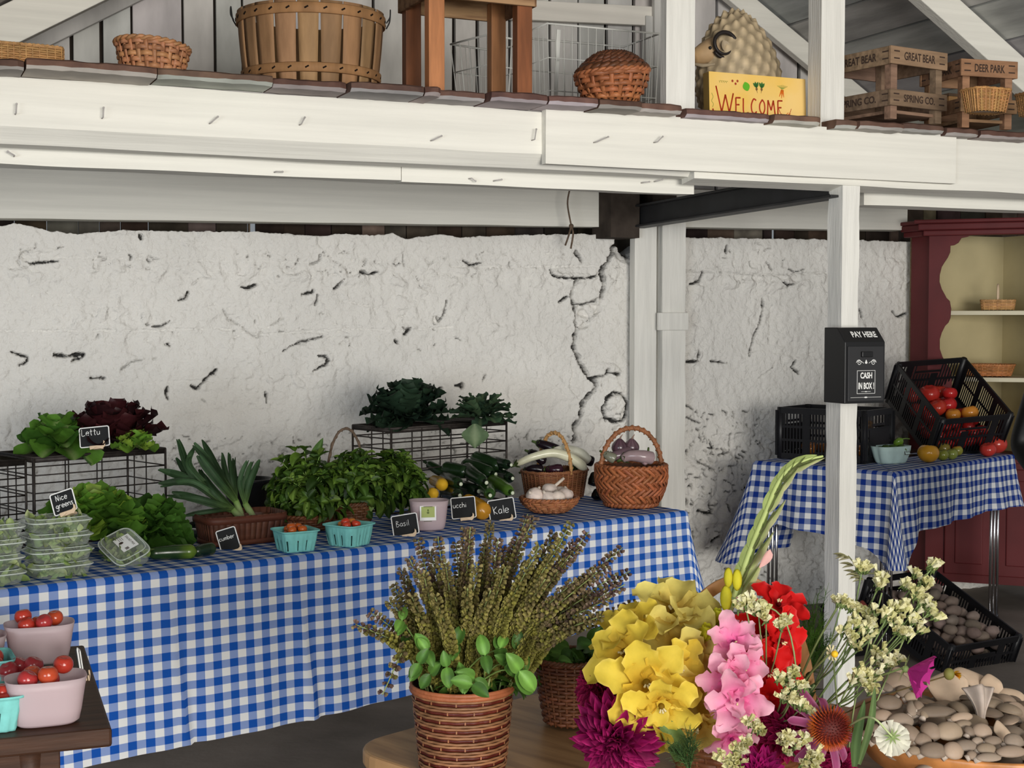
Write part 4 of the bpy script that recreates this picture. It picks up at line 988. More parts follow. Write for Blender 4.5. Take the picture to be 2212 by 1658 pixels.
def liner(rf, z0, z1, d, sx=1, sy=1, e=2, n=40, fn=None, dz=None):
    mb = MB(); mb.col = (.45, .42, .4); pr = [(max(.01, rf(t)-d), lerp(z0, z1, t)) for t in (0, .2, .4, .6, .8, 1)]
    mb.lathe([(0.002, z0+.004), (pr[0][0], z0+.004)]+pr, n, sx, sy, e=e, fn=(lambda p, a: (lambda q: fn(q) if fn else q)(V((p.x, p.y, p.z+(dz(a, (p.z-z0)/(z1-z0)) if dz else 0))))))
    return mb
def braid(mb, rfun, R, tw, n=96, base=(1, 1, 1), strands=2, r=None):
    """twisted rim following rfun(a)->point"""
    for s in range(strands):
        P = []; mb.tint(.15, base)
        for k in range(n):
            a = 2*PI*k/n; p = rfun(a); q = V((p.x, p.y, 0)).normalized(); b = tw*a+s*2*PI/strands
            P.append(p+q*(math.cos(b)*R*.6)+UZ*(math.sin(b)*R*.6))
        mb.tube(P, r or R*.75, 6, closed=True)
def basket(name, lab, loc, R, rf, H, rows, stk, amp, th, m, sx=1, sy=1, e=2, ph=PI, hk=.56, rimR=.007, rimtw=22, sw=.004, base=(1, 1, 1), var=.22, cat='basket', fn=None, dz=None, soff=0, liner_d=None, foot=0, sth=None):
    t = thing(name, lab, cat, loc, R)
    mb = MB(); weave(mb, rf, .006, H, rows, stk, amp, th, sx, sy, e, ph, hk, base, var, fn, dz=dz); stakes_(mb, rf, 0.004, H, stk, sw, sx, sy, e, soff, base, fn, dz, sth)
    b = mb.build('woven_side', m, t)
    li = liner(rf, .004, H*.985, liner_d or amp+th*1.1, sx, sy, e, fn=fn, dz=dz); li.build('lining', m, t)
    mb = MB()
    def rp(a):
        x, y = sup(a, e); r = rf(1); p = V((x*r*sx, y*r*sy, H+(dz(a, 1) if dz else 0))); return fn(p) if fn else p
    braid(mb, rp, rimR, rimtw, base=base); mb.build('rim', m, t)
    if foot:
        mb = MB()
        def rq(a):
            x, y = sup(a, e); r = rf(0)*1.02; return V((x*r*sx, y*r*sy, foot))
        braid(mb, rq, foot*.9, rimtw, base=base); mb.build('foot_rim', m, t)
    return t
def arch(mb, p, q, h, r, n=24, wrap=0, lean=(0, 0, 0), sq=2.2, flat=1.0, up=None):
    P = []
    for k in range(n+1):
        a = PI*k/n; c = math.copysign(abs(math.cos(a))**(2/sq), math.cos(a)); s = abs(math.sin(a))**(2/sq)
        P.append((V(p)+V(q))/2+(V(p)-V(q))/2*c+UZ*h*s+V(lean)*s)
    mb.tube(P, r, 8, flat=flat, up=up)
    if wrap:
        Q = []; N = n*6
        for k in range(N+1):
            t = k/N*n; i = min(n-1, int(t)); c = P[i].lerp(P[i+1], t-i); d = (P[i+1]-P[i]).normalized(); s = d.orthogonal().normalized(); u = d.cross(s); b = k/N*wrap*2*PI
            Q.append(c+s*(r*1.1*math.cos(b))+u*(r*1.1*math.sin(b)))
        mb.tube(Q, r*.4, 5)
    return P
def relax(P, R, n=40, keep=None):
    P = [V(p) for p in P]
    for it in range(n):
        for i in range(len(P)):
            for j in range(i):
                d = P[i]-P[j]; m = (R[i]+R[j])*.99; l = d.length
                if l < m:
                    d = d/l if l > 1e-6 else V((0, 0, 1)); P[i] += d*(m-l)*.5; P[j] -= d*(m-l)*.5
        if keep: P = [keep(p, r) for p, r in zip(P, R)]
    return P
# ================================================================== THINGS IN THE LOFT
HL = 2.317
def lf(px, py, y): p = atY(px, py, y); return V((p.x, p.y, HL))
# light reed tray at the left edge
t = basket('wicker_tray', 'pale orange rectangular reed tray on the loft at the left edge', lf(8, 120, 4.62), RB @ rz(.12), lambda t: .17, .105, 14, 60, .0022, .0030, M['reed'], 1.0, .62, 9, rimR=.005, rimtw=50, sw=.0026, hk=.5, var=.15, soff=.003)
# slanted woven bowl
t = basket('woven_bowl', 'lopsided brown woven bowl on the loft left of the bushel basket', lf(330, 150, 4.72), rz(.3), lambda t: .083+.034*t**.8, .128, 7, 26, .0050, .0034, M['wicker'], 1, 1, 2, ph=PI/2, hk=.52, rimR=.008, rimtw=14, sw=.0085, base=(1.5, 1.75, 1.9), sth=.002, dz=lambda a, k: .012*k*math.cos(a+2.6))
# bushel basket
bl0 = lf(673, 190, 5.02); t = thing('bushel_basket', 'large round bushel basket of wood splints with two bands on the loft', 'basket', bl0, rz(.1))
HB_ = .295; rb = lambda k: .222+.030*k+.004*math.sin(PI*k)
NS_ = 20
for k in range(NS_):
    a0 = 2*PI*k/NS_; wd = 2*PI/NS_*(.965 if k % 3 else .90); mb = MB(); mb.tint(.13)
    mb.grid(lambda u, v, a0=a0, wd=wd: V(((rb(u)+(.0025 if k % 2 else 0))*math.cos(a0+wd*(v-.5)*(.86+.14*u)), (rb(u)+(.0025 if k % 2 else 0))*math.sin(a0+wd*(v-.5)*(.86+.14*u)), HB_*u)), 8, 4); mb.build('stave', M['splint'], t, solid=.003)
for (z, h, o) in ((.268, .034, .004), (.075, .030, .004)):
    mb = MB(); mb.tint(.1, (1.05, .95, .85)); k0 = z/HB_
    mb.lathe([(rb(k0)+o, z-h/2), (rb(k0+.05)+o+.002, z-h/2+.002), (rb(k0+.1)+o+.002, z+h/2-.002), (rb(k0+.1)+o-.001, z+h/2)], 64); mb.col = (.25, .2, .18); mb.m = 1
    for k in range(26):
        a = 2*PI*k/26+.1; mb.box((( rb(k0)+o+.004)*math.cos(a), (rb(k0)+o+.004)*math.sin(a), z), (.004, .012, .0035), rz(a) @ rx(.5))
    mb.build('band', [M['splint'], M['darkwood']], t, solid=.003)
mb = MB(); mb.lathe([(0.002, .012), (.222, .012)], 40); mb.build('bottom', M['splint'], t)
for sg in (-1, 1):
    mb = MB(); R0 = .262; a = PI if sg < 0 else 0
    mb.tube(catmull([V((sg*R0, -.05, .262)), V((sg*(R0+.012), -.035, .285)), V((sg*(R0+.014), 0, .318)), V((sg*(R0+.012), .035, .285)), V((sg*R0, .05, .262))], 5), .0025, 6); mb.build('handle', M['steel'], t)
# open stool of old boards
st0 = bp(1008, 205, -.14); st0.z = HL
sw_, sd_, sh_ = .395, .29, .43
t = thing('stool', 'open brown wooden stool frame with weathered apron boards on the loft', 'stool', st0, RB)
for x in (-1, 1):
    for y in (-1, 1):
        mb = MB(); mb.tint(.2, (1.7, 2.2, 2.4) if (x < 0 and y < 0) or (x > 0 and y > 0) else (1.0, 1.0, 1.0)); mb.box((x*(sw_/2-.032), y*(sd_/2-.03), sh_/2-.02), (.058, .045, sh_-.04)); mb.build('leg', M['redwood'], t, smooth=False, bevel=.003)
for y in (-1, 1):
    mb = MB(); mb.tint(.1); mb.box((0, y*(sd_/2), .372), (sw_, .016, .085)); mb.build('apron', M['oldboard'], t, smooth=False, bevel=.002)
for x in (-1, 1):
    mb = MB(); mb.tint(.1, (.55, .5, .5)); mb.box((x*(sw_/2-.0), 0, .372), (.016, sd_+.01, .085)); mb.build('apron', M['oldboard'], t, smooth=False, bevel=.002)
mb = MB(); mb.box((0, 0, .425), (sw_+.02, sd_+.03, .02)); mb.build('seat', M['oldboard'], t, smooth=False, bevel=.003)
# wire baskets
def wire_basket(lab, loc, R, L, Wd, H, taper, rods, m, div=False, group=None):
    t = thing('wire_basket', lab, 'wire basket', loc, R, group)
    mb = MB(); c = lambda x, y, k: V((x*L/2*(1-taper*(1-k)), y*Wd/2*(1-taper*(1-k)), H*k))
    for k, r in ((1, .004), (.66, .0022), (.33, .0022), (0, .003)):
        P = [c(-1, -1, k), c(1, -1, k), c(1, 1, k), c(-1, 1, k)]
        mb.tube([P[0], P[1], P[2], P[3], P[0]], r, 6)
    mb.build('rim_wires', m, t)
    mb = MB()
    for i in range(rods+1):
        u = 2*i/rods-1
        for y in (-1, 1): mb.tube([c(u, y, 1), c(u, y, 0)], .0018, 5)
        mb.tube([c(u, -1, 0), c(u, 1, 0)], .0018, 5)
    for i in range(1, rods//2):
        u = 2*i/(rods//2)-1
        for x in (-1, 1): mb.tube([c(x, u, 1), c(x, u, 0)], .0018, 5)
    mb.build('side_wires', m, t)
    if div:
        mb = MB(); mb.box((-L*.36, -Wd*.30, H*.55), (.016, .003, H*.85), rx(.1)); mb.build('flat_strap', m, t, smooth=False)
    return t
p = bp(1268, 215, -.62); wire_basket('white wire basket with a flat strap behind the dark lidded basket', V((p.x, p.y, HL)), RB, .50, .30, .385, .06, 14, M['wirew'], True)
p = bp(1060, 205, -.66); wire_basket('smaller white wire basket half hidden by the stool leg', V((p.x+.0, p.y, HL)), RB @ rz(.25), .22, .24, .33, .25, 9, M['wirew'])
# dark lidded round basket
t = basket('lidded_basket', 'round brown woven basket with a dark braided lid near the loft edge', lf(1322, 225, 5.22), rz(.2), lambda k: .070+.062*math.sin(k*PI/2)**.9, .128, 6, 22, .0055, .0042, M['wicker'], ph=PI/2, hk=.5, rimR=.008, rimtw=16, sw=.010, base=(1.25, 1.15, 1.05), sth=.002, dz=lambda a, k: .012*k*math.cos(a-.3), foot=.010)
mb = MB()
for i in range(6):
    k = i/5; r = .122-.085*k; mb.tint(.2, (.40, .36, .36)); z = .140+.052*math.sin(k*PI/2)
    braid(mb, lambda a: V((r*math.cos(a), r*math.sin(a), z+.010*math.cos(a-.3)*(1-k))), .0125, 12, 48, (.42, .38, .38))
mb.col = (.3, .28, .28); mb.lathe([(.13, .135), (.12, .15), (.09, .172), (.05, .188), (.002, .193)], 32); mb.build('lid', M['wicker'], t)
# fleecy ram figure
rp_ = lf(1590, 245, 5.92); t = thing('ram_figure', 'fleecy tan ram figure with a curled dark horn behind the welcome sign', 'figurine', rp_, rz(.35)); t.scale = (1.08, 1.08, 1.10)
mb = MB(); FLC = []
for i in range(230):
    ph = math.acos(1-2*(i+.5)/230); th = PI*(1+5**.5)*i; FLC.append(V((math.cos(th)*math.sin(ph), math.sin(th)*math.sin(ph), math.cos(ph))))
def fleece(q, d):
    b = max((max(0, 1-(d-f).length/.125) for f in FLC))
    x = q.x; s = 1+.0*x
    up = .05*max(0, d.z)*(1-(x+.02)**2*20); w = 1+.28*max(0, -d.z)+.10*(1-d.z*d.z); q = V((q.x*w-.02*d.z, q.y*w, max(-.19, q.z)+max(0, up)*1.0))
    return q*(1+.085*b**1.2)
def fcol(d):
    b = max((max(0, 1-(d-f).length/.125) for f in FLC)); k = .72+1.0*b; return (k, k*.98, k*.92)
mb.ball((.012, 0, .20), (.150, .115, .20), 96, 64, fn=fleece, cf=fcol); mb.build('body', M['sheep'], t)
mb = MB(); mb.ball((.03, 0, .385), (.055, .05, .03), 24, 14, fn=lambda q, d: q*(1+.06*noise.noise(d*4))); mb.build('wool_tuft', M['sheep'], t)
mb = MB(); mb.col = (1.1, .95, .8)
mb.tube(catmull([V((-.06, -.02, .27)), V((-.10, -.025, .30)), V((-.135, -.03, .292)), V((-.178, -.033, .272)), V((-.200, -.034, .262))], 5), [.055, .052, .046, .036, .020], 18, flat=.95, cf=lambda k: (lerp(1.0, 1.25, k), lerp(.92, 1.0, k), lerp(.9, .72, k))); hd = mb.build('head', M['sheep'], t)
mb = MB(); mb.tube([V((-.2, -.033, .243)), V((-.17, -.05, .235)), V((-.13, -.07, .240))], [.006, .008, .004], 8); mb.col = (1, .8, .6); mb.build('mouth', M['sheep'], hd)
mb = MB(); mb.ball((-.152, -.074, .297), .0065, 8, 6); mb.build('eye', M['black'], hd)
hm = mat('dark_horn', (.02, .015, .014), .5)
mb = MB(); P = []
for k in range(34):
    a = -2.6+k/33*2*PI*1.28; r = .046-.017*max(0, k-22)/11; P.append(V((-.098+r*math.cos(a)*1.05, -.085-.012*k/33, .308+r*math.sin(a))))
mb.tube(P, [.006, .008, .008, .007, .004], 8); mb.build('horn', hm, t)
mb = MB(); mb.leaf((-.105, -.088, .325), (.3, -.1, -1), (0, -1, 0), .045, .035, 'oval', .2, .3); mb.col = (.9, .8, .75); mb.build('ear', M['sheep'], t)
# welcome sign
sg0 = bp(1533, 243, -.115); sg0.z = HL; SW, SHh = .445, .182
t = thing('welcome_sign', 'yellow hand-painted welcome sign with vegetables on the loft edge', 'sign', sg0, RB @ rx(-.05))
mb = MB(); mb.box((SW/2, .021, SHh/2), (SW, .042, SHh)); mb.build('panel', M['signside'], t, smooth=False, bevel=.001)
mb = MB(); mb.box((SW/2, -.0008, SHh/2), (SW, .0014, SHh)); mb.build('painted_face', M['sign'], t, smooth=False)
rc = (.45, .035, .008); oc = (.75, .15, .015); X_ = V((1, 0, 0)); yS = -.0022
mb = MB(); mb.col = rc; o = V((.030, yS, .028)); hh = .068
strokes(mb, 'W', o, X_, UZ, hh*1.02, r=.0030, aspect=1.0); strokes(mb, 'ELCOME', V((.118, yS, .032)), X_, UZ, .056, r=.0030, aspect=.82, gap=.28); mb.build('welcome_lettering', M['paint'], t)
mb = MB(); mb.col = (.4, .05, .02)
for x, z in ((.105, .152), (.128, .153), (.119, .142)): mb.ball((x, yS, z), (.0048, .001, .005), 8, 6)
mb.build('painted_berries', M['paint'], t)
mb = MB(); mb.col = (.12, .45, .02); mb.leaf((.173, yS-.001, .118), (-.35, 0, 1), (0, -1, 0), .036, .032, 'oval', 0, .0); mb.build('painted_leaf', M['paint'], t)
mb = MB()
for x, sg in ((.215, -1), (.238, 1)):
    mb.col = (.18, .10, .03); mb.ball((x, yS, .128), (.005, .001, .006), 8, 6); mb.tube([(x, yS, .124), (x+.003*-sg, yS, .112)], [.0014, .0004], 5)
    mb.col = (.04, .16, .03)
    for k in (-.6, 0, .6): mb.leaf((x, yS-.0006, .133), (k+sg*.2-.1, 0, 1), (0, -1, 0), .024, .010, 'oval', 0, 0)
mb.build('painted_beets', M['paint'], t)
mb = MB()
for k in (-.35, -.05, .25): mb.col = (.75, .16, .01); mb.tube([(.335+k*.006, yS, .132), (.332+k*.036, yS, .098+abs(k)*.02)], [.0042, .0010], 6, flat=.3, up=(0, -1, 0))
mb.col = (.35, .42, .08)
for k in range(9): mb.tube([(.335, yS, .134), (.335+(k-4)*.006, yS, .152-abs(k-4)*.0012)], .0007, 4)
mb.build('painted_carrots', M['paint'], t)
mb = MB(); mb.col = oc
for k in range(12): a = rnd(0, 6.28); q = V((.345+.012*math.cos(a), yS, .026+.008*math.sin(a))); mb.tube([q, q+V((rnd(-.02, .02), 0, rnd(-.012, .016)))], .0012, 5)
mb.col = rc
for sgn in (-1, 1): mb.tube(catmull([V((.345+sgn*.012, yS, .034)), V((.345+sgn*.022, yS, .042)), V((.345+sgn*.03, yS, .06))], 4), .0011, 5)
for k in range(3): mb.tube([(.365+k*.012, yS, .016), (.372+k*.012, yS, .024), (.378+k*.012, yS, .014)], .001, 5)
mb.build('painted_crab_shape', M['paint'], t)
mb = MB(); mb.col = (.30, .35, .06); mb.tube(catmull([V((.010, yS, .10)), V((.016, yS, .085)), V((.009, yS, .07)), V((.017, yS, .058)), V((.012, yS, .045))], 4), .0010, 5)
for k in range(8): mb.tube([(.045+.005*k, yS, .15), (.048+.005*k, yS, .142+.006*(k % 2))], .001, 4)
mb.col = rc; mb.tube([(.014, yS, .040), (.018, yS, .022), (.030, yS, .004)], [.0034, .003, .001], 6, flat=.3, up=(0, -1, 0)); mb.build('painted_vines', M['paint'], t)
# spring water crates
def bottle_crate(lab, loc, R, L, Wd, H, m, rows, tops=None, tint=(1, 1, 1)):
    t = thing('bottle_crate', lab, 'crate', loc, R); g = .018
    for x in (0, 1):
        for y in (0, 1):
            mb = MB(); mb.tint(.15, tint); mb.box((x*L+(g if x == 0 else -g), y*Wd+(g if y == 0 else -g), H/2), (.034, .034, H)); mb.build('post', m, t, smooth=False, bevel=.002)
    for z, h, txt in rows:
        for (c, sz, R2, right, nrm, fr) in (((L/2, -.006, z), (L+.03, .012, h), None, (1, 0, 0), (0, -1, 0), 1), ((-.006, Wd/2, z), (.012, Wd+.02, h), None, (0, -1, 0), (-1, 0, 0), 1), ((L/2, Wd+.006, z), (L+.03, .012, h), None, (-1, 0, 0), (0, 1, 0), 0), ((L+.006, Wd/2, z), (.012, Wd+.02, h), None, (0, 1, 0), (1, 0, 0), 0)):
            mb = MB(); mb.tint(.18, tint); mb.box(c, sz); b = mb.build('slat', m, t, smooth=False, bevel=.002)
            if fr and txt: text_mesh('stencil_lettering', txt, V(c)+V(nrm)*.0066, right, UZ, (L if nrm[0] == 0 else Wd)*.60, h*.46, M['ink'], b, bold=.02)
            if fr:
                mb = MB()
                for s in (-1, 1):
                    for q in (-.18, .22):
                        mb.box(V(c)+V(right)*(s*(L if nrm[0] == 0 else Wd)*.44)+UZ*(q*h)+V(nrm)*.0062, (.03, .0012, .005) if nrm[0] == 0 else (.0012, .03, .005))
                mb.build('nail_stains', M['ink'], b, smooth=False)
    mb = MB(); mb.tint(.1, tint); mb.box((L/2, Wd/2, .03), (L-.03, Wd-.03, .012)); mb.build('bottom', m, t, smooth=False)
    return t
gx = V((math.sin(math.radians(57.9)), math.cos(math.radians(57.9)), 0)); gy = V((-gx.y, gx.x, 0))
p = atY(1924, 250, 5.47); bottle_crate('open wooden crate stencilled great bear spring co on the loft', V((p.x, p.y, HL)), basis(gx, gy, UZ), .285, .32, .275, M['crate'], ((.240, .068, 'GREAT BEAR'), (.080, .062, 'SPRING CO.')))
p = atY(2078, 262, 5.72); bottle_crate('smaller wooden crate stencilled deer park on the loft at far right', V((p.x, p.y, HL)), RB @ rz(-.12), .235, .27, .268, M['crate'], ((.236, .068, 'DEER PARK'), (.088, .055, '')), tint=(1.15, 1.0, .85))
t = basket('reed_basket', 'small tapered golden reed basket in front of the deer park crate', lf(2128, 270, 5.36), RB, lambda k: .066+.017*k, .088, 15, 34, .0016, .0022, M['reed'], 1, .7, 5, rimR=.005, rimtw=40, sw=.0036, hk=.45, base=(.95, .9, .85), soff=.002)
t = basket('reed_basket', 'reed basket cut off by the right edge on the loft', lf(2238, 275, 5.45), RB, lambda k: .06+.014*k, .085, 12, 30, .0016, .0022, M['reed'], 1, .7, 4, rimR=.005, rimtw=40, sw=.0036, hk=.45, base=(.6, .55, .5))
p = atY(2046, 230, 6.3); t = thing('wooden_box', 'orange-brown wooden box in shadow between the two stencilled crates', 'box', V((p.x, p.y, HL)), RB)
mb = MB(); mb.box((0, 0, .10), (.12, .16, .20)); mb.build('body', M['reed'], t, smooth=False, bevel=.003); mb = MB(); mb.box((0, 0, .205), (.13, .17, .012)); mb.build('lid', M['crate'], t, smooth=False, bevel=.002)
# ---- baskets in the cupboard
def cpt(px, py, dep): q = cf(px, py); return q[0], dep
cm = cup.matrix_world if False else Matrix.LocRotScale(CF, basis(fd, -fn, UZ).to_quaternion(), None)
x = cf(2153, 660)[0]; loc = cm @ V((x, .16, SH[0])); t = basket('handled_basket', 'tiny pale basket with an upright handle on the upper cupboard shelf', loc, basis(fd, -fn, UZ), lambda k: .075+.006*k, .058, 7, 26, .0022, .003, M['reed'], 1.1, .7, 5, rimR=.004, rimtw=30, sw=.004, base=(1.05, 1.05, 1.15))
mb = MB(); arch(mb, V((0, -.05, .058)), V((0, .05, .058)), .085, .0055, sq=2.8); mb.build('handle', M['pale'], t)
x = cf(2132, 800)[0]; loc = cm @ V((x, .15, SH[1])); t = basket('oval_basket', 'shallow oval brown basket on the lower cupboard shelf', loc, basis(fd, -fn, UZ), lambda k: .105+.02*k, .066, 7, 30, .0026, .0034, M['wicker'], 1.1, .72, 2.4, rimR=.005, rimtw=30, sw=.004, base=(1.5, 1.6, 1.3))
# ================================================================== ON THE LONG TABLE
def chalk_sign(lab, px, py, w, h, roll, y, lines, zbase=None, yaw=.0, lean=.16, ch=None, txt_r=.0011, rsign=1):
    c = atY(px, py, y); k = mpp(y); W_, H_ = w*k, h*k
    R = rz(yaw) @ ry(roll) @ rx(-lean)
    t = thing('chalkboard_sign', lab, 'sign', c, R)
    mb = MB(); mb.box((0, .003, 0), (W_, .004, H_)); mb.build('chalkboard', M['slate'], t, smooth=False)
    mb = MB(); f = .0035
    P = rrect(W_/2, H_/2, .006, 4); mb.tube([V((x, 0, z)) for x, z in P], f*.62, 6, closed=True); mb.build('frame', M['chalk'], t)
    mb = MB(); P = [(-.022, 0), (-.02, -.012), (-.008, -.009), (0, -.004), (.012, -.009), (.024, -.012), (.034, -.002), (.034, .012), (.029, .018), (.027, .006), (.02, .002), (-.02, .002)]
    mb.poly([V((x+.006, -.012, z-H_/2)) for x, z in P], .004, (0, -1, 0)); mb.box((.006, .01, -H_/2-.006), (.03, .04, .008)); mb.build('stand', M['pale'], t, smooth=False, bevel=.0015)
    mb = MB(); hh = ch or H_*.26; n = len(lines)
    if not lines: return t
    for i, (tx, ox, oz, sc_) in enumerate(lines):
        strokes(mb, tx, V((ox*W_, -.0012, oz*H_)), (1, 0, 0), (0, 0, 1), hh*sc_, r=txt_r)
    mb.build('chalk_writing', M['chalk'], t)
    return t
def wire_crate(lab, loc, R, L, Wd, H, nx, nz, rod=.0038, wr=.0019):
    """upturned wire crate: solid-looking top rails, grid sides"""
    t = thing('wire_crate', lab, 'crate', loc, R)
    mb = MB(); c = lambda x, y, z: V((x*L/2, y*Wd/2, z))
    for z in (0, H): mb.tube([c(-1, -1, z), c(1, -1, z), c(1, 1, z), c(-1, 1, z)], rod, 8, closed=True)
    for x in (-1, 1):
        for y in (-1, 1): mb.tube([c(x, y, 0), c(x, y, H)], rod, 8)
    for y in (-1, 1): mb.box((0, y*Wd/2, H-.009), (L, .003, .018))
    for x in (-1, 1): mb.box((x*L/2, 0, H-.009), (.003, Wd, .018))
    mb.build('frame', M['wireb'], t)
    for nm, y in (('front_grid', -1), ('back_grid', 1)):
        mb = MB()
        for i in range(1, nx): mb.tube([c(2*i/nx-1, y, 0), c(2*i/nx-1, y, H)], wr, 5)
        for j in range(1, nz): mb.tube([c(-1, y, H*j/nz), c(1, y, H*j/nz)], wr, 5)
        mb.build(nm, M['wireb'], t)
    for x in (-1, 1):
        mb = MB(); ny = max(2, int(nx*Wd/L))
        for i in range(1, ny): mb.tube([c(x, 2*i/ny-1, 0), c(x, 2*i/ny-1, H)], wr, 5)
        for j in range(1, nz): mb.tube([c(x, -1, H*j/nz), c(x, 1, H*j/nz)], wr, 5)
        mb.build('end_grid', M['wireb'], t)
    mb = MB()
    for i in range(1, nx*2): mb.tube([c(i/nx-1, -1, H), c(i/nx-1, 1, H)], wr, 5)
    for j in range(1, nz*2): mb.tube([c(-1, j/nz-1, H), c(1, j/nz-1, H)], wr, 5)
    mb.build('top_grid', M['wireb'], t)
    return t
def on_te(px, py, back=0): p = ont(px, py); return p+TN*back
# crates: second from left, far left, and the kale crate
HC2 = .30
q0 = atY(73, 992, 4.92); q1 = atY(357, 965, 5.28)
cR = q0+(q1-q0)*.5; L2 = V((q1.x-q0.x, q1.y-q0.y, 0)).length; d2 = V((q1.x-q0.x, q1.y-q0.y, 0)).normalized(); n2_ = V((-d2.y, d2.x, 0))
zc2 = (q0.z+q1.z)/2; HC2 = zc2-ZT-.007
wire_crate('rusty wire crate carrying lettuce, second crate from the left edge', V((cR.x, cR.y, ZT+.007))+n2_*.14, basis(d2, n2_, UZ), L2, .28, HC2, 4, 5, .0045, .0026)
q2 = q0-d2*.30; wire_crate('rusty wire crate at the left edge of the long table, carrying nothing', V((q2.x, q2.y, ZT+.007))+n2_*.14, basis(d2, n2_, UZ), .54, .28, HC2-.005, 4, 5, .0045, .0026)
q0k = atY(845, 922, 5.78); q1k = atY(1094, 912, 6.22); dk = V((q1k.x-q0k.x, q1k.y-q0k.y, 0)); Lk_ = dk.length; dk.normalize(); nk = V((-dk.y, dk.x, 0)); ck = (q0k+q1k)/2; zck = ck.z
wire_crate('black wire crate carrying the kale behind the zucchini', V((ck.x, ck.y, ZT+.007))+nk*.13, basis(dk, nk, UZ), Lk_, .26, zck-ZT-.007, 4, 8, .0048, .0030)
# ---- leafy heads
def head(name, lab, loc, n, L, Wd, cols, prof='lettuce', ruf=.05, rf=4, up=(.15, 1.3), bend=(.2, .9), cup=.5, spread=1, cat='lettuce', rot=None, nu=8, nv=6, rib=None, core=None, m='leaf', yw=None, sq=(1, 1, 1)):
    t = thing(name, lab, cat, loc, rot); mb = MB()
    for i in range(n):
        k = (i+.5)/n; a = i*2.399+rnd(-.3, .3); el = lerp(up[0], up[1], k)+rnd(-.12, .12)
        if yw: a = lerp(yw[0], yw[1], rnd(0, 1))
        d = V((math.cos(a)*math.cos(el), math.sin(a)*math.cos(el), math.sin(el))); nn = UZ*math.cos(el)-V((math.cos(a), math.sin(a), 0))*math.sin(el)
        c = random.choice(cols); j = rnd(.75, 1.2); c = tuple(x*j for x in c)
        l = L*lerp(1, .78, k)*rnd(.85, 1.12)
        mb.leaf(V((math.cos(a), math.sin(a), 0))*.015*spread+UZ*(.01+.02*k), d, nn, l, Wd*rnd(.85, 1.15), prof, bend=rnd(*bend), cup=cup, ruf=ruf, rf=rf, nu=nu, nv=nv, col=c, rib=rib and tuple(x*j for x in rib), twist=rnd(-.3, .3))
    mb.v = [V((v.x*sq[0], v.y*sq[1], v.z*sq[2])) for v in mb.v]
    mb.build('leaves', M[m], t)
    if core:
        mb = MB(); mb.ball((0, 0, .03), (.03, .03, .03), 12, 8); mb.col = core; mb.c = [core]*len(mb.v); mb.build('heart', M['leafm'], t)
    return t
GA = (.10, .24, .03); GB = (.16, .33, .04); GC = (.055, .15, .02); GY = (.30, .46, .06)
zc = zc2+.006
p = atY(128, 975, 5.06); head('green_lettuce', 'smooth dark green lettuce on the left end of the wire crate', V((p.x, p.y, zc)), 26, .125, .115, [GC, GA, (.07, .19, .03)], ruf=.012, rf=2, up=(-.1, 1.4), bend=(.3, 1.0), cup=.55, rib=(.25, .36, .12))
p = atY(243, 965, 5.16); head('red_lettuce', 'frilly dark red lettuce heaped on the wire crate', V((p.x, p.y, zc)), 60, .185, .10, [(.030, .008, .010), (.045, .010, .012), (.022, .008, .009), (.06, .014, .016)], ruf=.060, rf=5, up=(.25, 1.5), bend=(-.2, .7), cup=.3, nu=12, nv=8)
p = atY(292, 962, 5.08); head('light_lettuce', 'pale curly lettuce at the right end of the wire crate', V((p.x, p.y, zc)), 22, .062, .06, [GY, GB, (.2, .38, .05)], ruf=.07, rf=5, up=(.0, 1.4), bend=(.3, 1.0), nu=10, nv=6)
chalk_sign('chalk sign reading lettu in front of the red lettuce', 204, 943, 64, 42, -.10, 4.98, [('Lettu', -.42, .10, 1.25)], txt_r=.0012)
p = ont(195, 1188)-TN*.04; head('curly_lettuce', 'bright green curly lettuce below the wire crate', p+UZ*.07, 80, .165, .095, [GB, GA, (.12, .28, .03), GY], ruf=.045, rf=4, up=(-.05, 1.45), bend=(.2, 1.1), nu=11, nv=8, sq=(1.05, 1, .95))
p = ont(308, 1180)-TN*.03; head('curly_lettuce', 'darker curly lettuce drooping behind the cucumbers', p+UZ*.03, 70, .145, .09, [GC, GA, (.08, .2, .03)], ruf=.045, rf=4, up=(-.1, 1.4), bend=(.4, 1.2), nu=11, nv=8)
# ---- salad boxes
def clam_part(mb, L, Wd, H, z0, lid=True):
    e = 5
    mb.lathe([(.42, z0), (.455, z0+.004), (.49, z0+H-.010), (.5, z0+H-.006), (.53, z0+H-.004), (.53, z0+H)], 40, L, Wd, e=e, capb=True)
    if lid: mb.lathe([(.53, z0+H+.001), (.50, z0+H+.003), (.47, z0+H+.012), (.43, z0+H+.013), (.42, z0+H+.009), (.001, z0+H+.009)], 40, L, Wd, e=e)
def greens(mb, L, Wd, H, n, z0):
    for i in range(n):
        x, y = sup(rnd(0, 6.28), 5); r = rnd(.05, 1)**.4*.40; p = V((x*r*L, y*r*Wd, z0+rnd(.006, H-.012)))
        c = random.choice([(.26, .36, .10), (.36, .46, .16), (.16, .26, .06), (.48, .55, .26)]); j = rnd(.7, 1.2)
        mb.leaf(p, rdir(-.3), rdir(), rnd(.025, .05), rnd(.014, .028), 'oval', bend=rnd(-1, 1), cup=.4, ruf=.05, nu=5, nv=2, col=tuple(x*j for x in c))
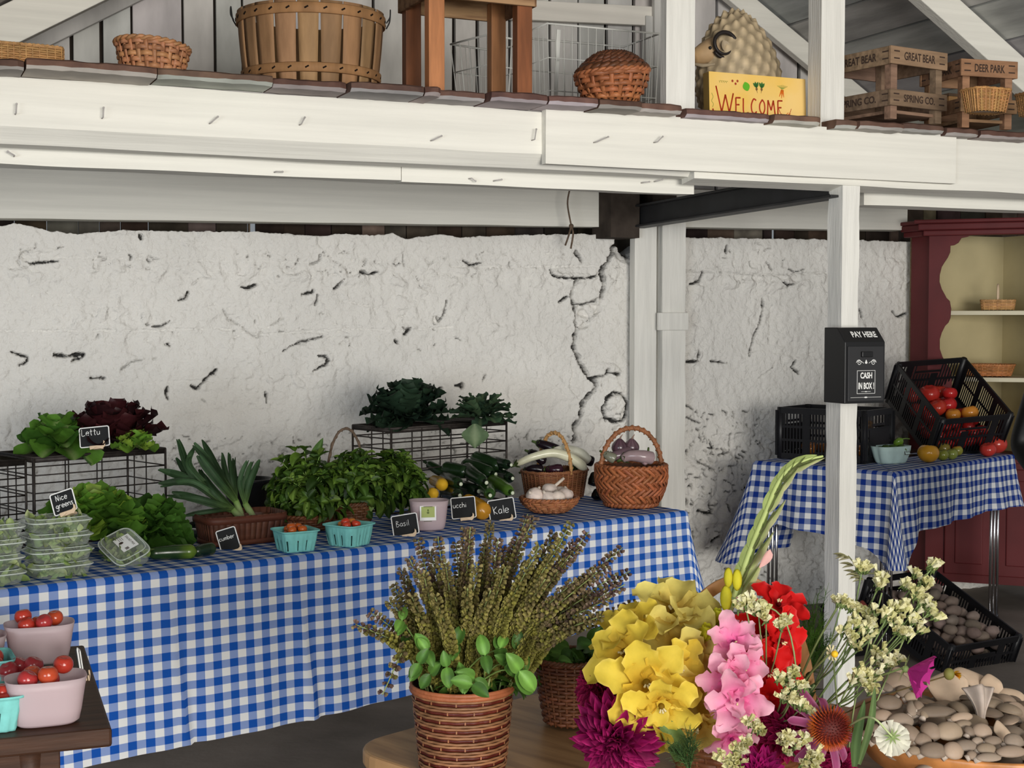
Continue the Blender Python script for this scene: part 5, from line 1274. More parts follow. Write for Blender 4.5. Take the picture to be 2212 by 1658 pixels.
def clam(lab, loc, R, L=.185, Wd=.145, H=.046, group=None, label=False, glab='salad greens packed in a clear box'):
    t = thing('salad_box', lab, 'container', loc, R, group)
    mb = MB(); clam_part(mb, L, Wd, H, 0, False); mb.build('tray', M['clear'], t)
    mb = MB(); mb.lathe([(.53, H+.001), (.50, H+.003), (.47, H+.010), (.43, H+.011), (.42, H+.008), (.001, H+.008)], 40, L, Wd, e=5); ld = mb.build('lid', M['clear'], t)
    mb = MB(); mb.tube([V((sup(2*PI*k/56, 5)[0]*.532*L, sup(2*PI*k/56, 5)[1]*.532*Wd, H-.001)) for k in range(56)], .0022, 6, closed=True); mb.tube([V((sup(2*PI*k/56, 5)[0]*.46*L, sup(2*PI*k/56, 5)[1]*.46*Wd, H+.010)) for k in range(56)], .0014, 5, closed=True); mb.build('rim', M['clear2'], t)
    if label:
        mb = MB(); mb.box((-.0, .010, H+.0095), (.075, .055, .0006)); lb = mb.build('label', M['paper'], ld, smooth=False)
        text_mesh('label_lettering', 'SALAD MIX', (0, .026, H+.0102), (1, 0, 0), (0, 1, 0), .058, .008, M['ink'], lb)
        mb = MB(); mb.m = 0; mb.ball((-.008, -.003, H+.0102), (.006, .008, .0003), 10, 6)
        for k in range(3): mb.box((-.026, .010-k*.006, H+.0102), (.018, .0012, .0004))
        for k in range(6): mb.box((.022+k*.0022, .000, H+.0102), (.0011, .012, .0004))
        mb.build('label_marks', M['ink'], lb, smooth=False)
    mb = MB(); greens(mb, L, Wd, H, 130, 0); g = mb.build('salad_greens', M['leaf'], None); g.location = loc
    g.rotation_euler = R.to_euler(); tag(g, glab, 'salad', None, 'stuff')
    return t
ORD = ['bottom', 'second', 'third', 'topmost']
for nm, (px, py), n, yaw in (('right', (136, 1247), 4, .02), ('left', (-14, 1268), 4, .0)):
    p = ont(px, py)+TN*.05
    for k in range(n):
        clam('%s clear salad box of the stack %s' % (ORD[k] if k < 3 else 'topmost', 'under the greens chalk sign' if nm == 'right' else 'at the left edge'), p+UZ*(.003+k*.0462)+TE*rnd(-.004, .004), RT @ rz(yaw+rnd(-.05, .05)), L=.188, Wd=.135, H=.034, glab='salad greens in the %s box of the stack %s' % (ORD[k], 'under the greens chalk sign' if nm == 'right' else 'at the left edge'))
stp = ont(136, 1247)+TN*.05
c0_, c1_ = atY(229, 1162, 4.86), atY(322, 1212, 4.62)
lp = atY(268, 1182, 4.60); xl = (atY(312, 1226, 4.56)-atY(233, 1150, 4.72)).normalized(); yl = (atY(266, 1128, 4.76)-atY(233, 1150, 4.72)); yl = (yl-xl*yl.dot(xl)).normalized()
Rl = basis(xl, yl, xl.cross(yl)); clam('clear salad box with a white label leaning against the curly lettuce', lp-Rl @ V((0, 0, .045)), Rl, L=.16, Wd=.115, H=.05, label=True, glab='salad greens in the leaning labelled box')
chalk_sign('chalk sign reading nice greens on the stacked salad boxes', 137, 1084, 53, 47, -.33, stp.y-.02, [('Nice', -.28, .12, 1.05), ('greens', -.36, -.22, 1.0)], txt_r=.0011, yaw=-.1)
# ---- cucumbers, zucchini, squash
def cuke(name, lab, loc, R, L, r, col, tip, group=None, cat='vegetable', bend=.05, taper=.55, stem=True, stc=(.55, .6, .4), m='skin'):
    t = thing(name, lab, cat, loc, R, group); mb = MB(); n = 16; P = []; rr = []
    for k in range(n+1):
        u = k/n; P.append(V(((u-.5)*L, bend*L*(math.sin(PI*u)-.5), 0))); e = min(u, 1-u)
        rr.append(r*(min(1, (e/.10))**.5 if e < .1 else 1)*(lerp(taper, 1, min(1, u*1.8)))+.0004)
    mb.tube(P, rr, 14, cf=lambda u: tuple(lerp(a, b, sst(.55, 1, u)) for a, b in zip(col, tip))); mb.build('flesh', M[m], t)
    if stem:
        mb = MB(); mb.col = col; mb.tube([P[0]+V((.004, 0, 0)), P[0]-V((.014, 0, 0)), P[0]-V((.02, 0, 0))], [r*.36, r*.27, r*.30], 8); mb.build('stem', M['dull'], t)
        mb = MB(); mb.col = stc; mb.ball(P[0]-V((.0198, 0, 0)), (.002, r*.27, r*.27), 10, 6); mb.build('cut_end', M['dull'], t)
    return t
def lay(a, b, r, roll=0):
    a = V(a); b = V(b); x = (b-a).normalized(); y = UZ.cross(x).normalized(); return (a+b)/2, basis(x, y, x.cross(y)) @ rx(roll), (b-a).length
CG = (.018, .045, .012); CT_ = (.11, .20, .02)
def cuke2(name, lab, pa, ya, pb, yb, r, col, tip, **k):
    A, B = atY(*pa, ya), atY(*pb, yb); c, R, L = lay(A, B, r); return cuke(name, lab, c, R, L, r, col, tip, **k)
zt = ZT+.006
def cukeT(name, lab, pa, pb, r, col, tip, h=0, **k):
    A, B = atZ(*pa, zt+r+h), atZ(*pb, zt+r+h); c, R, L = lay(A, B, r); return cuke(name, lab, c, R, L, r, col, tip, **k)
gc = 'cucumbers beside the leek basket'
cukeT('cucumber', 'long cucumber with a pale green tip lying at the front edge', (318, 1195), (426, 1190), .024, CG, (.13, .22, .02), group=gc, stem=False, taper=.8)
cukeT('cucumber', 'short dark cucumber against the cucumber chalk sign', (418, 1192), (462, 1183), .021, (.012, .03, .012), (.03, .06, .02), group=gc, stem=False, taper=.8)
cukeT('cucumber', 'dark cucumber lying behind the one with the pale tip', (318, 1172), (402, 1158), .023, (.012, .028, .012), (.02, .045, .015), group=gc, stem=False, taper=.8)
cukeT('cucumber', 'dark cucumber at the left foot of the leek basket', (400, 1150), (455, 1158), .022, (.010, .022, .012), (.02, .045, .015), group=gc, stem=False, taper=.8)
cukeT('cucumber', 'small dark cucumber tucked behind the leek basket corner', (396, 1137), (440, 1133), .020, (.010, .02, .012), (.02, .04, .015), group=gc, stem=False)
chalk_sign('portrait chalk sign reading cumber before the leek basket', 493, 1166, 42, 50, -.29, 4.90, [('cumber', -.44, .04, .74)], txt_r=.0010, yaw=.12)
# ---- leek basket and leeks
bkp = ont(550, 1178)+TN*.11
CHIP = mat('dark_chip_wood', (.115, .040, .022), .55, var=.4, scale=8, stretch=(1, 1, 5), spec=.3)
t = thing('chip_basket', 'dark red-brown chip basket holding leeks', 'basket', bkp, RT @ rz(-.05))
mb = MB(); mb.tint(.1)
for i in range(44):
    a = 2*PI*i/44; mb.tint(.14); e = 5
    mb.grid(lambda u, v, a=a: V((sup(a+(v)*2*PI/44, e)[0]*(.135+.018*u), sup(a+v*2*PI/44, e)[1]*(.085+.014*u), .002+.105*u)), 3, 2)
mb.build('chip_side', CHIP, t, solid=.003)
for z, h in ((.092, .024), (.012, .016)):
    mb = MB(); mb.tint(.1, (1.0, .9, .85)); k = z/.105; mb.lathe([(1, z-h/2), (1.015, z-h/2), (1.015, z+h/2), (1, z+h/2)], 48, .138+.018*k, .088+.014*k, e=5); mb.build('band', CHIP, t)
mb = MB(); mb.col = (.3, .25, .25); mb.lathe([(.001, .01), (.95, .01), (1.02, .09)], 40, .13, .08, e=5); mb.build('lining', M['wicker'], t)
def ribbon(mb, P, w, nrm, cup=.25, cols=None, nv=4):
    N = len(P); b = len(mb.v)
    for i, p in enumerate(P):
        u = i/(N-1); d = (P[min(i+1, N-1)]-P[max(0, i-1)]).normalized(); s = d.cross(V(nrm)).normalized(); n = s.cross(d)
        for j in range(nv+1):
            v = 2*j/nv-1; mb.vert(p+s*(v*w(u)/2)+n*(cup*w(u)*abs(v)), cols(u, v) if cols else None)
    for i in range(N-1):
        for j in range(nv):
            a = b+i*(nv+1)+j; mb.face(a, a+nv+1, a+nv+2, a+1)
zk = lambda x, y: (300+x/5.347, 920+y/5.347)
def leek(lab, base, neck, tips, yb, grp='leeks in the chip basket'):
    B = atY(*zk(*base), yb); Nk = atY(*zk(*neck), yb-.01); t = thing('leek', lab, 'leek', B, None, grp)
    mb = MB(); mb.tube([V((0, 0, 0))+(B-Nk)*.35, V((0, 0, 0)), (Nk-B)*.5, Nk-B], [.012, .013, .013, .011], 10, cf=lambda u: (lerp(.55, .22, u), lerp(.62, .36, u), lerp(.36, .09, u))); mb.build('shank', M['leafm'], t)
    mb = MB()
    tips = [(x, y, d, mx, my, w*.80) for x, y, d, mx, my, w in tips]+[(x+rnd(-60, 40), y+rnd(-30, 50), d+rnd(-.03, .03), mx+rnd(-25, 25), my+rnd(-20, 20), w*.50) for x, y, d, mx, my, w in tips]
    for i, (tx, ty, dy, mx, my, w) in enumerate(tips):
        T = atY(*zk(tx, ty), yb+dy); Md = atY(*zk(mx, my), yb+dy*.45-.012-.004*i); P = catmull([Nk-B-(Nk-B)*.25, Nk-B+(Md-Nk)*.12, Md-B, T-B], 7)
        j = rnd(.5, 1.2); c0, c1 = (.17*j, .27*j, .055*j), (.045*j, .095*j, .038*j)
        ribbon(mb, P, lambda u, w=w: w*.86*(.45+.55*min(1, u*2.2))*(1-max(0, (u-.8)/.2)**2*.75), (rnd(-.25, .25), -1, rnd(.0, .5)), .22, lambda u, v: tuple(lerp(a, b, min(1, u*1.7))*(1.25 if abs(v) < .2 else 1) for a, b in zip(c0, c1)))
    mb.build('leaves', M['leafm'], t)
yb = 5.18
leek('right-hand leek leaning right out of the chip basket', (1330, 1065), (1225, 890), ((1395, 385, .04, 1290, 640, .036), (1300, 410, .02, 1235, 640, .03), (1245, 395, -.02, 1170, 640, .026)), yb)
leek('middle leek with tall upright leaves in the chip basket', (1190, 1060), (1120, 860), ((965, 310, .05, 1010, 560, .03), (1035, 305, .08, 1070, 560, .024), (1085, 370, .1, 1110, 600, .024), (735, 165, .02, 900, 480, .038), (640, 190, -.03, 850, 490, .042), (670, 340, -.06, 880, 600, .040)), yb-.02)
leek('left leek with leaves spread low to the left in the chip basket', (1165, 1045), (1080, 960), ((235, 500, .0, 620, 640, .046), (225, 660, -.05, 640, 660, .040), (380, 760, -.08, 720, 850, .044), (540, 1025, -.10, 830, 985, .026), (460, 150, .08, 620, 560, .036), (640, 235, .06, 600, 480, .030), (430, 365, .1, 620, 620, .034), (690, 500, .04, 860, 720, .035)), yb-.05)
# ---- baskets under the basil
p = ont(568, 1128)+TN*.12; t = thing('black_bucket', 'black bucket standing behind the leeks and basil', 'bucket', p+UZ*.001)
mb = MB(); mb.lathe([(.075, 0), (.095, .15), (.101, .152), (.101, .162), (.093, .162), (.072, .01), (.001, .01)], 32, capb=True); mb.build('body', M['plastic'], t)
wb = ont(690, 1150)+TN*.10
basket('wicker_basket', 'low tan wicker basket under the middle of the basil', wb+UZ*.001, RT, lambda k: .085+.015*k, .055, 5, 28, .004, .0045, M['wicker'], base=(.55, .5, .45), rimR=.008, rimtw=18, sw=.005)
hb = ont(820, 1150)+TN*.24
t = basket('handled_basket', 'dark wicker basket with a thin arched handle under the right of the basil', hb+UZ*.001, RT, lambda k: .09+.012*k, .09, 8, 28, .004, .0045, M['wicker'], base=(.42, .42, .42))
mb = MB(); ht = atY(806, 926, hb.y).z-hb.z-.09; arch(mb, V((-.09, 0, .08)), V((.09, 0, .08)), ht+.010, .0050, wrap=8); mb.build('handle', M['rope'], t)
# ---- basil bunches
def basil(lab, c, rad, n, L, seed, dirb=(0, 0, 1), cols=None, grp=None, name='basil_bunch'):
    r0 = random.getstate(); random.seed(seed); t = thing(name, lab, 'basil', c, None, grp); mb = MB(); ms = MB()
    for i in range(n):
        d = rdir(-.55); d = (d+V(dirb)*.18).normalized(); k = rnd(.6, 1.0); tip = V((d.x*rad[0], d.y*rad[1], d.z*rad[2]*(1 if d.z > 0 else .55)))*k
        ax = (tip.normalized()+UZ*.55+V((0, 0, 0))).normalized(); ms.tint(.2, (.20, .32, .08)); ms.tube(catmull([V((tip.x*.15, tip.y*.15, 0)), tip*.55+UZ*.01, tip], 3), .0016, 4)
        for w in range(3):
            o = tip-ax*(.020*w); a0 = rnd(0, 6.28)
            for q in range(2 if w else 4):
                a = a0+q*(PI if w else PI/2)+w*1.57; x = ax.orthogonal().normalized(); y = ax.cross(x); s = x*math.cos(a)+y*math.sin(a)
                c_ = random.choice(cols or [(.048, .105, .012), (.072, .145, .016), (.11, .20, .024), (.032, .075, .010), (.16, .26, .04)]); j = rnd(.7, 1.2); l = L*rnd(.75, 1.2)*(1 if w else .62)
                mb.leaf(o, (s*(.9 if w else .7)+ax*(.25 if w else .8)).normalized(), ax, l, l*.52, 'basil', bend=rnd(.5, 1.5), cup=rnd(.25, .55), nu=7, nv=4, col=tuple(v*j for v in c_), rib=tuple(min(1, v*j*1.7+.02) for v in c_), ruf=.012, rf=3)
    mb.build('leaves', M['leaf'], t); ms.build('stems', M['stem'], t); random.setstate(r0); return t
basil('left basil bunch trailing over the table beside the leek basket', ont(650, 1140)+TN*.02+UZ*.095, (.115, .10, .15), 60, .070, 11)
basil('tall basil bunch in the middle of the table with a broad upright leaf', wb-TN*.02+UZ*.12, (.15, .11, .20), 64, .070, 12)
basil('basil bunch rising under the thin arched handle', hb-TN*.10+UZ*.15, (.14, .10, .16), 56, .070, 13)
basil('right basil bunch beside the yellow squash', ont(868, 1128)+TN*.05+UZ*.115, (.12, .10, .17), 60, .070, 14)
bl_ = MB(); bl_.leaf((0, 0, 0), (.45, 0, 1), (-.3, -1, .2), .125, .042, 'basil', -.2, .35, nu=10, nv=4, col=(.09, .19, .04), rib=(.16, .28, .08)); tag(bl_.build('basil_leaf', M['leaf'], None, loc=atY(672, 1010, wb.y)), 'long upright basil leaf standing above the basil', 'basil')
# ---- pint boxes
def pint(lab, loc, R, s=1.0, h=.062, m='turq', name='pint_box', w=.056, sy=1.0, label=False):
    t = thing(name, lab, 'container', loc, R); mb = MB(); n = 96; e = 7; prof = [(.78, 0), (.80, .004), (.84, .25*h), (.90, .55*h), (.955, .85*h), (.97, h*.93), (1.06, h*.94), (1.06, h)]
    b = len(mb.v)
    for (r, z) in prof:
        for k in range(n):
            a = 2*PI*k/n; x, y = sup(a, e); fl = .022*math.cos(24*a)*(1 if z < h*.8 else 0); mb.vert((x*(r+fl)*w*s, y*(r+fl)*w*s*sy, z*s))
    for i in range(len(prof)-1):
        for k in range(n):
            k2 = (k+1) % n
            if 1 <= i <= 2 and k % 8 == 4: continue
            mb.face(b+i*n+k, b+i*n+k2, b+(i+1)*n+k2, b+(i+1)*n+k)
    mb.face(*[b+k for k in reversed(range(n))]); mb.build('pulp_body', M[m], t, solid=.0018)
    return t
def tomato(name, lab, loc, r, col, group=None, ribs=0, squash=.88, calyx=False, cat='tomato', sc2=None):
    t = thing(name, lab, cat, loc, Matrix.Rotation(rnd(0, 6), 3, 'Z') @ rx(rnd(-.5, .5)), group); mb = MB()
    mb.ball((0, 0, 0), (r, r, r*squash), 20, 14, fn=lambda q, d: q*(1+(ribs*.05*math.cos(7*math.atan2(d.y, d.x))*max(0, d.z+.2)))-V((0, 0, .25*r*max(0, d.z)**10)), cf=(lambda d: tuple(lerp(a, b_, sst(.2, 1, d.z)) for a, b_ in zip(col, sc2))) if sc2 else None)
    if not sc2: mb.c = [col]*len(mb.v)
    mb.build('fruit', M['tom'], t)
    if calyx:
        mb = MB(); mb.col = (.10, .16, .03)
        for k in range(5): mb.leaf((0, 0, r*squash*.82), (math.cos(k*1.257), math.sin(k*1.257), .25), UZ, r*.7, r*.2, 'lance', .3, .1, nu=4, nv=2)
        mb.tube([(0, 0, r*squash*.8), (r*.1, 0, r*squash*1.15)], r*.06, 5); mb.build('calyx', M['leafm'], t)
    return t
Rp = RT @ rz(.05)
p1 = ont(655, 1192)+TN*.055; pint('left turquoise pint box of cherry tomatoes on the long table', p1+UZ*.001, RT @ rz(-.12), 1.18)
p2 = ont(772, 1180)+TN*.055; pint('right turquoise pint box of cherry tomatoes on the long table', p2+UZ*.001, RT @ rz(.32), 1.22)
for nm, pp, cols in (('left', p1, [(.50, .10, .015), (.60, .17, .02), (.45, .06, .015)]), ('right', p2, [(.48, .03, .02), (.55, .05, .02), (.62, .20, .03), (.50, .03, .03)])):
    rg = random.Random(5); Q = []; RR = []
    for k in range(15):
        lay_ = 0 if k < 9 else 1; gx_, gy_ = ((k % 3)-1, (k//3)-1) if k < 9 else (rg.uniform(-.7, .7), (k-9)/2.5-1)
        RR.append(rg.uniform(.0145, .0175)); Q.append((gx_*.030, gy_*.030, .020+lay_*.028))
    Q = relax(Q, RR, 60, lambda p, r: V((max(-.048+r, min(.048-r, p.x)), max(-.048+r, min(.048-r, p.y)), max(.003+r, p.z))))
    for q, r in zip(Q, RR): tomato('cherry_tomato', '%s cherry tomato in the %s turquoise pint box' % ('orange-red' if nm == 'left' else 'red', nm), pp+TE*q.x+TN*q.y+UZ*(q.z+.024), r, rg.choice(cols), 'cherry tomatoes in the %s pint box' % nm)
# ---- milky plastic box with label
def quart(lab, loc, R, W_=.075, Dp=.055, h=.085, label=None):
    t = thing('plastic_pot', lab, 'container', loc, R); mb = MB()
    mb.lathe([(.001, .002), (.70, .002), (.80, .008), (.86, .03), (.95, h*.8), (1.0, h)], 48, W_, Dp, e=3.4); mb.build('pot', M['milky'], t, solid=.0016)
    if label:
        mb = MB(); mb.box((-.012, -Dp*.93-.004, h*.62), (.062, .0015, .055), rx(-.1)); lb = mb.build('label', M['paper'], t, smooth=False, bevel=.0005)
        mb = MB(); mb.col = (.36, .42, .13); mb.box((-.012, -Dp*.93-.0052, h*.66), (.050, .0010, .040), rx(-.1)); mb.build('label_panel', M['paint'], lb, smooth=False)
        mb = MB(); mb.col = (.12, .16, .04); mb.ball((-.012, -Dp*.93-.0058, h*.60), (.006, .0006, .009), 10, 8); mb.box((-.012, -Dp*.93-.0070, h*.84), (.034, .0006, .002), rx(-.1)); mb.box((-.012, -Dp*.93-.0058, h*.72), (.005, .0008, .006)); mb.box((-.012, -Dp*.93-.002, h*.345), (.03, .001, .0014), rx(-.1)); mb.build('label_picture', M['paint'], lb)
    return t
pq = ont(946, 1148)+TN*.06; quart('milky plastic pot with a green label on the long table', pq+UZ*.002, RT @ rz(-.45), .072, .058, .112, True)
for k, (x, y, z) in enumerate(((-.025, .0, .075), (.02, .01, .078), (.036, -.016, .09), (-.03, -.012, .09), (0, .01, .055), (-.03, .02, .05), (.03, 0, .05))):
    tomato('cherry_tomato', 'red tomato in the labelled milky pot', pq+TE*x+TN*y+UZ*z, .019, (.50, .03, .02), 'tomatoes in the labelled milky pot')
chalk_sign('chalk sign reading basil near the right pint box', 875, 1133, 56, 44, -.17, 5.22, [('Basil', -.34, -.05, 1.1)], txt_r=.0008, yaw=-.05)
chalk_sign('chalk sign reading ucchi between the labelled pot and the big yellow squash', 1001, 1096, 52, 45, -.09, 5.55, [('ucchi', -.42, .02, .95)], txt_r=.0012)
chalk_sign('chalk sign reading kale in front of the garlic basket', 1084, 1100, 56, 45, -.16, 5.62, [('Kale', -.34, -.18, 1.45)], txt_r=.0013)
# ---- squash and zucchini
YC = (.72, .40, .02)
def cukeP(name, lab, pa, ya, pb, yb_, r, col, tip, **k): return cuke2(name, lab, pa, ya, pb, yb_, r, col, tip, **k)
cukeP('yellow_squash', 'upper small yellow squash end-on beside the basil', (935, 1036), 5.95, (958, 1048), 5.72, .026, YC, (.8, .46, .03), stem=True, taper=.8, stc=(.5, .45, .1))
cukeP('yellow_squash', 'lower small yellow squash end-on above the labelled pot', (918, 1064), 5.80, (938, 1066), 5.60, .024, YC, (.8, .46, .03), stem=True, taper=.8, stc=(.5, .45, .1))
cukeP('yellow_squash', 'big golden squash lying between two chalk signs', (1004, 1078), 5.75, (1050, 1108), 5.60, .036, (.66, .33, .02), (.60, .27, .02), stem=False, taper=.8)
ZG = (.012, .032, .010); ZT_ = (.022, .05, .012); ZL = (.07, .15, .02)
zs = [('zucchini with its cut end facing out in the middle of the pile', (1045, 1040), 5.72, (1005, 1010), 5.98, .030, ZG),
 ('thick zucchini at the upper left of the pile', (1012, 1020), 5.88, (958, 1012), 5.98, .033, ZG),
 ('zucchini at the top of the pile leaning on the crate', (1083, 1008), 5.98, (1022, 988), 6.12, .034, ZG),
 ('second zucchini from the top of the pile', (1066, 1022), 5.90, (1000, 1003), 6.05, .032, ZG),
 ('bright green zucchini on the right slope of the pile', (1104, 1062), 5.70, (1060, 1035), 5.92, .029, ZL),
 ('small green zucchini at the foot of the pile', (1060, 1068), 5.62, (1046, 1050), 5.85, .029, (.03, .085, .015)),
 ('zucchini low on the left of the pile above the chalk sign', (992, 1044), 5.72, (958, 1030), 5.95, .029, ZG),
 ('lowest zucchini behind the ucchi chalk sign', (993, 1069), 5.66, (960, 1058), 5.88, .030, (.014, .03, .012)),
 ('dark zucchini pointing up at the left end of the pile', (922, 1000), 6.02, (968, 1026), 5.94, .022, ZG),
 ('dark zucchini touching the aubergine basket, upper of two', (1100, 1003), 5.92, (1060, 996), 6.10, .026, (.008, .02, .008)),
 ('dark zucchini touching the aubergine basket, lower of two', (1106, 1032), 5.86, (1066, 1024), 6.05, .028, (.008, .02, .008)),
 ('zucchini buried at the heart of the pile', (1030, 1060), 5.80, (990, 1052), 6.0, .033, (.010, .022, .010))]
for lab, pa, ya, pb, yb2, r, c in zs:
    cuke2('zucchini', lab, pa, ya, pb, yb2, r, c, tuple(x*1.3 for x in c), group='zucchini pile', bend=rnd(-.05, .05), taper=.75, stc=(.62, .66, .50))
# ---- kale
KC = [(.018, .040, .022), (.012, .030, .018), (.026, .055, .030), (.035, .07, .038)]
p = atY(880, 905, 5.98); head('kale', 'big dark bunch of curly kale on the left of the black wire crate', V((p.x, p.y, zck+.01)), 70, .185, .105, KC, ruf=.075, rf=5, up=(.0, 1.45), bend=(-.2, .9), cup=.25, cat='kale', nu=13, nv=8, m='leafm')
p = atY(1040, 905, 6.10); head('kale', 'smaller grey-green kale bunch drooping over the right of the black wire crate', V((p.x, p.y, zck+.01)), 42, .135, .060, [(.05, .10, .05), (.08, .14, .07), (.04, .08, .045)], ruf=.05, rf=4, up=(.0, 1.2), bend=(.1, 1.0), cup=.25, cat='kale', nu=11, nv=6, m='leafm', rib=(.12, .18, .09))
mbk = MB(); o = atY(1026, 915, 5.93); mbk.leaf((0, 0, 0), (0, -.25, -1), (.1, -1, .1), .105, .10, 'oval', -.1, .25, ruf=.05, col=(.13, .20, .10), rib=(.25, .32, .18)); tag(mbk.build('kale_leaf', M['leafm'], None, loc=o), 'single pale kale leaf hanging down the front of the black wire crate', 'kale')
# ---- garlic basket
gb = ont(1212, 1112)+TN*.075
basket('garlic_basket', 'small round brown wicker basket heaped with garlic', gb+UZ*.002, RT, lambda k: .062+.055*math.sin(k*PI/2)**.85, .060, 6, 26, .0038, .0044, M['wicker'], ph=PI/2, rimR=.0075, rimtw=20, sw=.006, base=(1.1, 1.0, .95))
def garlic(lab, loc, R, r, stem=.03):
    t = thing('garlic_bulb', lab, 'garlic', loc, R, 'garlic bulbs in the small wicker basket'); mb = MB(); mb.tint(.06, (.80, .68, .60)); c = mb.col
    mb.ball((0, 0, 0), (r, r, r*.84), 28, 14, fn=lambda q, d: V((q.x, q.y, q.z))*(1+.075*abs(math.cos(4*math.atan2(d.y, d.x)))*(1-d.z**2)) + V((0, 0, r*.22*max(0, d.z)**9)), cf=lambda d: tuple(x*(1-.10*max(0, math.cos(8*math.atan2(d.y, d.x)))) for x in c)); mb.build('bulb', M['dull'], t)
    mb = MB(); mb.col = (.72, .62, .52); mb.tube([V((0, 0, r*.85)), V((.002, 0, r*1.05)), V((.008, 0, r*.95+stem))], [r*.26, r*.2, r*.18], 8); mb.build('neck', M['dull'], t)
    return t
gl = [(-.078, .0, .075, .036, 'garlic bulb at the far left of the small wicker basket'), (-.040, -.040, .068, .031, 'garlic bulb at the front left of the small wicker basket'), (-.005, -.058, .068, .032, 'garlic bulb at the front centre of the small wicker basket'),
 (.010, .01, .088, .034, 'garlic bulb with a long neck in the middle of the small wicker basket'), (.050, -.038, .072, .033, 'garlic bulb at the front right of the small wicker basket'), (.070, .02, .076, .029, 'garlic bulb near the right rim of the small wicker basket'), (.092, -.01, .070, .022, 'small garlic bulb on the right rim of the small wicker basket'), (-.03, .045, .07, .03, 'garlic bulb at the back of the small wicker basket')]
for i, (x, y, z, r, lab) in enumerate(gl):
    garlic(lab, gb+TE*x+TN*y+UZ*z, (ry(.75) @ rx(-.3)) if i == 3 else rz(rnd(0, 6)) @ rx(rnd(-1.2, 1.2)) @ ry(rnd(-.5, .5)), r, .050 if i == 3 else .008)
# ---- aubergine basket
ab = ont(1252, 1085)+TN*.17; zr = .125
t = basket('handled_basket', 'brown wicker basket of white and dark aubergines with a twisted hoop handle', ab+UZ*.002, RT @ rz(.1), lambda k: .135+.022*k, zr, 24, 34, .0024, .0030, M['wicker'], 1.0, .72, 2.5, rimR=.007, rimtw=40, sw=.0038, base=(.85, .85, .85), soff=.003, hk=.5)
mb = MB(); hh = atY(1195, 930, ab.y).z-ab.z-zr; arch(mb, V((-.012, -.113, zr-.01)), V((.012, .113, zr-.01)), hh, .0075, wrap=14, sq=2.0); mb.build('handle', M['reed'], t)
def aub(lab, pa, ya, pb, yb_, r, col, cal=True, bend=.12, grp=None, taper=.6):
    A, B = atY(*pa, ya), atY(*pb, yb_); c, R, L = lay(A, B, r); t = cuke('aubergine', lab, c, R, L, r, col, col, stem=False, bend=bend, taper=taper, group=grp, cat='aubergine')
    if cal:
        mb = MB(); mb.col = (.07, .12, .03)
        for k in range(6): a = k*1.047; mb.leaf((-L/2-.004, -bend*L*.5, 0), (.8, .5*math.cos(a), .5*math.sin(a)), (-.5, math.cos(a), math.sin(a)), r*1.7, r*.9, 'lance', .5, .2, nu=4, nv=2)
        mb.tube([V((-L/2+.004, -bend*L*.5, 0)), V((-L/2-.03, -bend*L*.5+.006, .004))], [r*.3, r*.2], 7); mb.build('calyx', M['leafm'], t)
    return t
wa = (.74, .72, .52); da = (.012, .006, .010)
ay = ab.y
def aubl(lab, pts, y, rr, col, grp=None):
    P = [atY(a, b, y+c) for a, b, c in pts]; o = P[0]; t = thing('aubergine', lab, 'aubergine', o, None, grp); Q = catmull([p-o for p in P], 8)
    mb = MB(); n = len(Q)-1; mb.col = col; mb.tube(Q, [max(.001, rr*(min(1, min(i, n-i)/n/.08)**.5)*lerp(.62, 1, min(1, i/n*1.5))) for i in range(n+1)], 16); mb.build('flesh', M['skin'], t)
    d = (Q[0]-Q[1]).normalized(); mb = MB(); mb.col = (.09, .14, .04); s = d.orthogonal().normalized(); u = d.cross(s)
    for k in range(6): v = s*math.cos(k*1.047)+u*math.sin(k*1.047); mb.leaf(d*.004, (v*.6-d*.8), v, rr*1.5, rr*.8, 'lance', -.3, .2, nu=4, nv=2)
    mb.tube([d*-.002, d*.02], [rr*.3, rr*.22], 7); mb.build('calyx', M['leafm'], t); return t
aubl('long white aubergine arching over the front of the basket', [(1112, 1004, -.10), (1150, 987, -.10), (1195, 978, -.08), (1235, 990, -.06), (1268, 1014, -.05)], ay, .022, wa)
aubl('white aubergine lying behind the handle of the basket', [(1190, 975, -.02), (1222, 970, .0), (1255, 980, .02), (1272, 1000, .03)], ay, .024, (.72, .71, .58))
aubl('dark purple aubergine pointing up at the back left of the basket', [(1158, 955, .04), (1180, 962, .03), (1212, 975, .02)], ay, .024, da)
aubl('black aubergine on the left rim of the basket', [(1142, 975, .0), (1158, 982, -.02), (1178, 1000, -.03)], ay, .022, da)
aubl('round dark purple aubergine shining inside the basket', [(1178, 1014, -.05), (1198, 1014, -.06), (1214, 1014, -.05)], ay, .026, (.035, .008, .018))
aubl('black aubergine inside the left of the basket', [(1130, 1018, -.03), (1150, 1012, -.04), (1176, 1016, -.04)], ay, .022, da)
aubl('black aubergine poking out over the right rim', [(1240, 1010, .04), (1262, 993, .05), (1283, 998, .06)], ay, .024, da)
for lab, a, b, yy in (('dark aubergine standing between the two handled baskets, upper one', (1286, 1018), (1283, 1050), 6.30), ('dark aubergine on the cloth between the two handled baskets', (1293, 1055), (1290, 1078), 6.26)): aub(lab, a, yy, b, yy-.02, .028, (.008, .010, .008), cal=False, bend=.02)
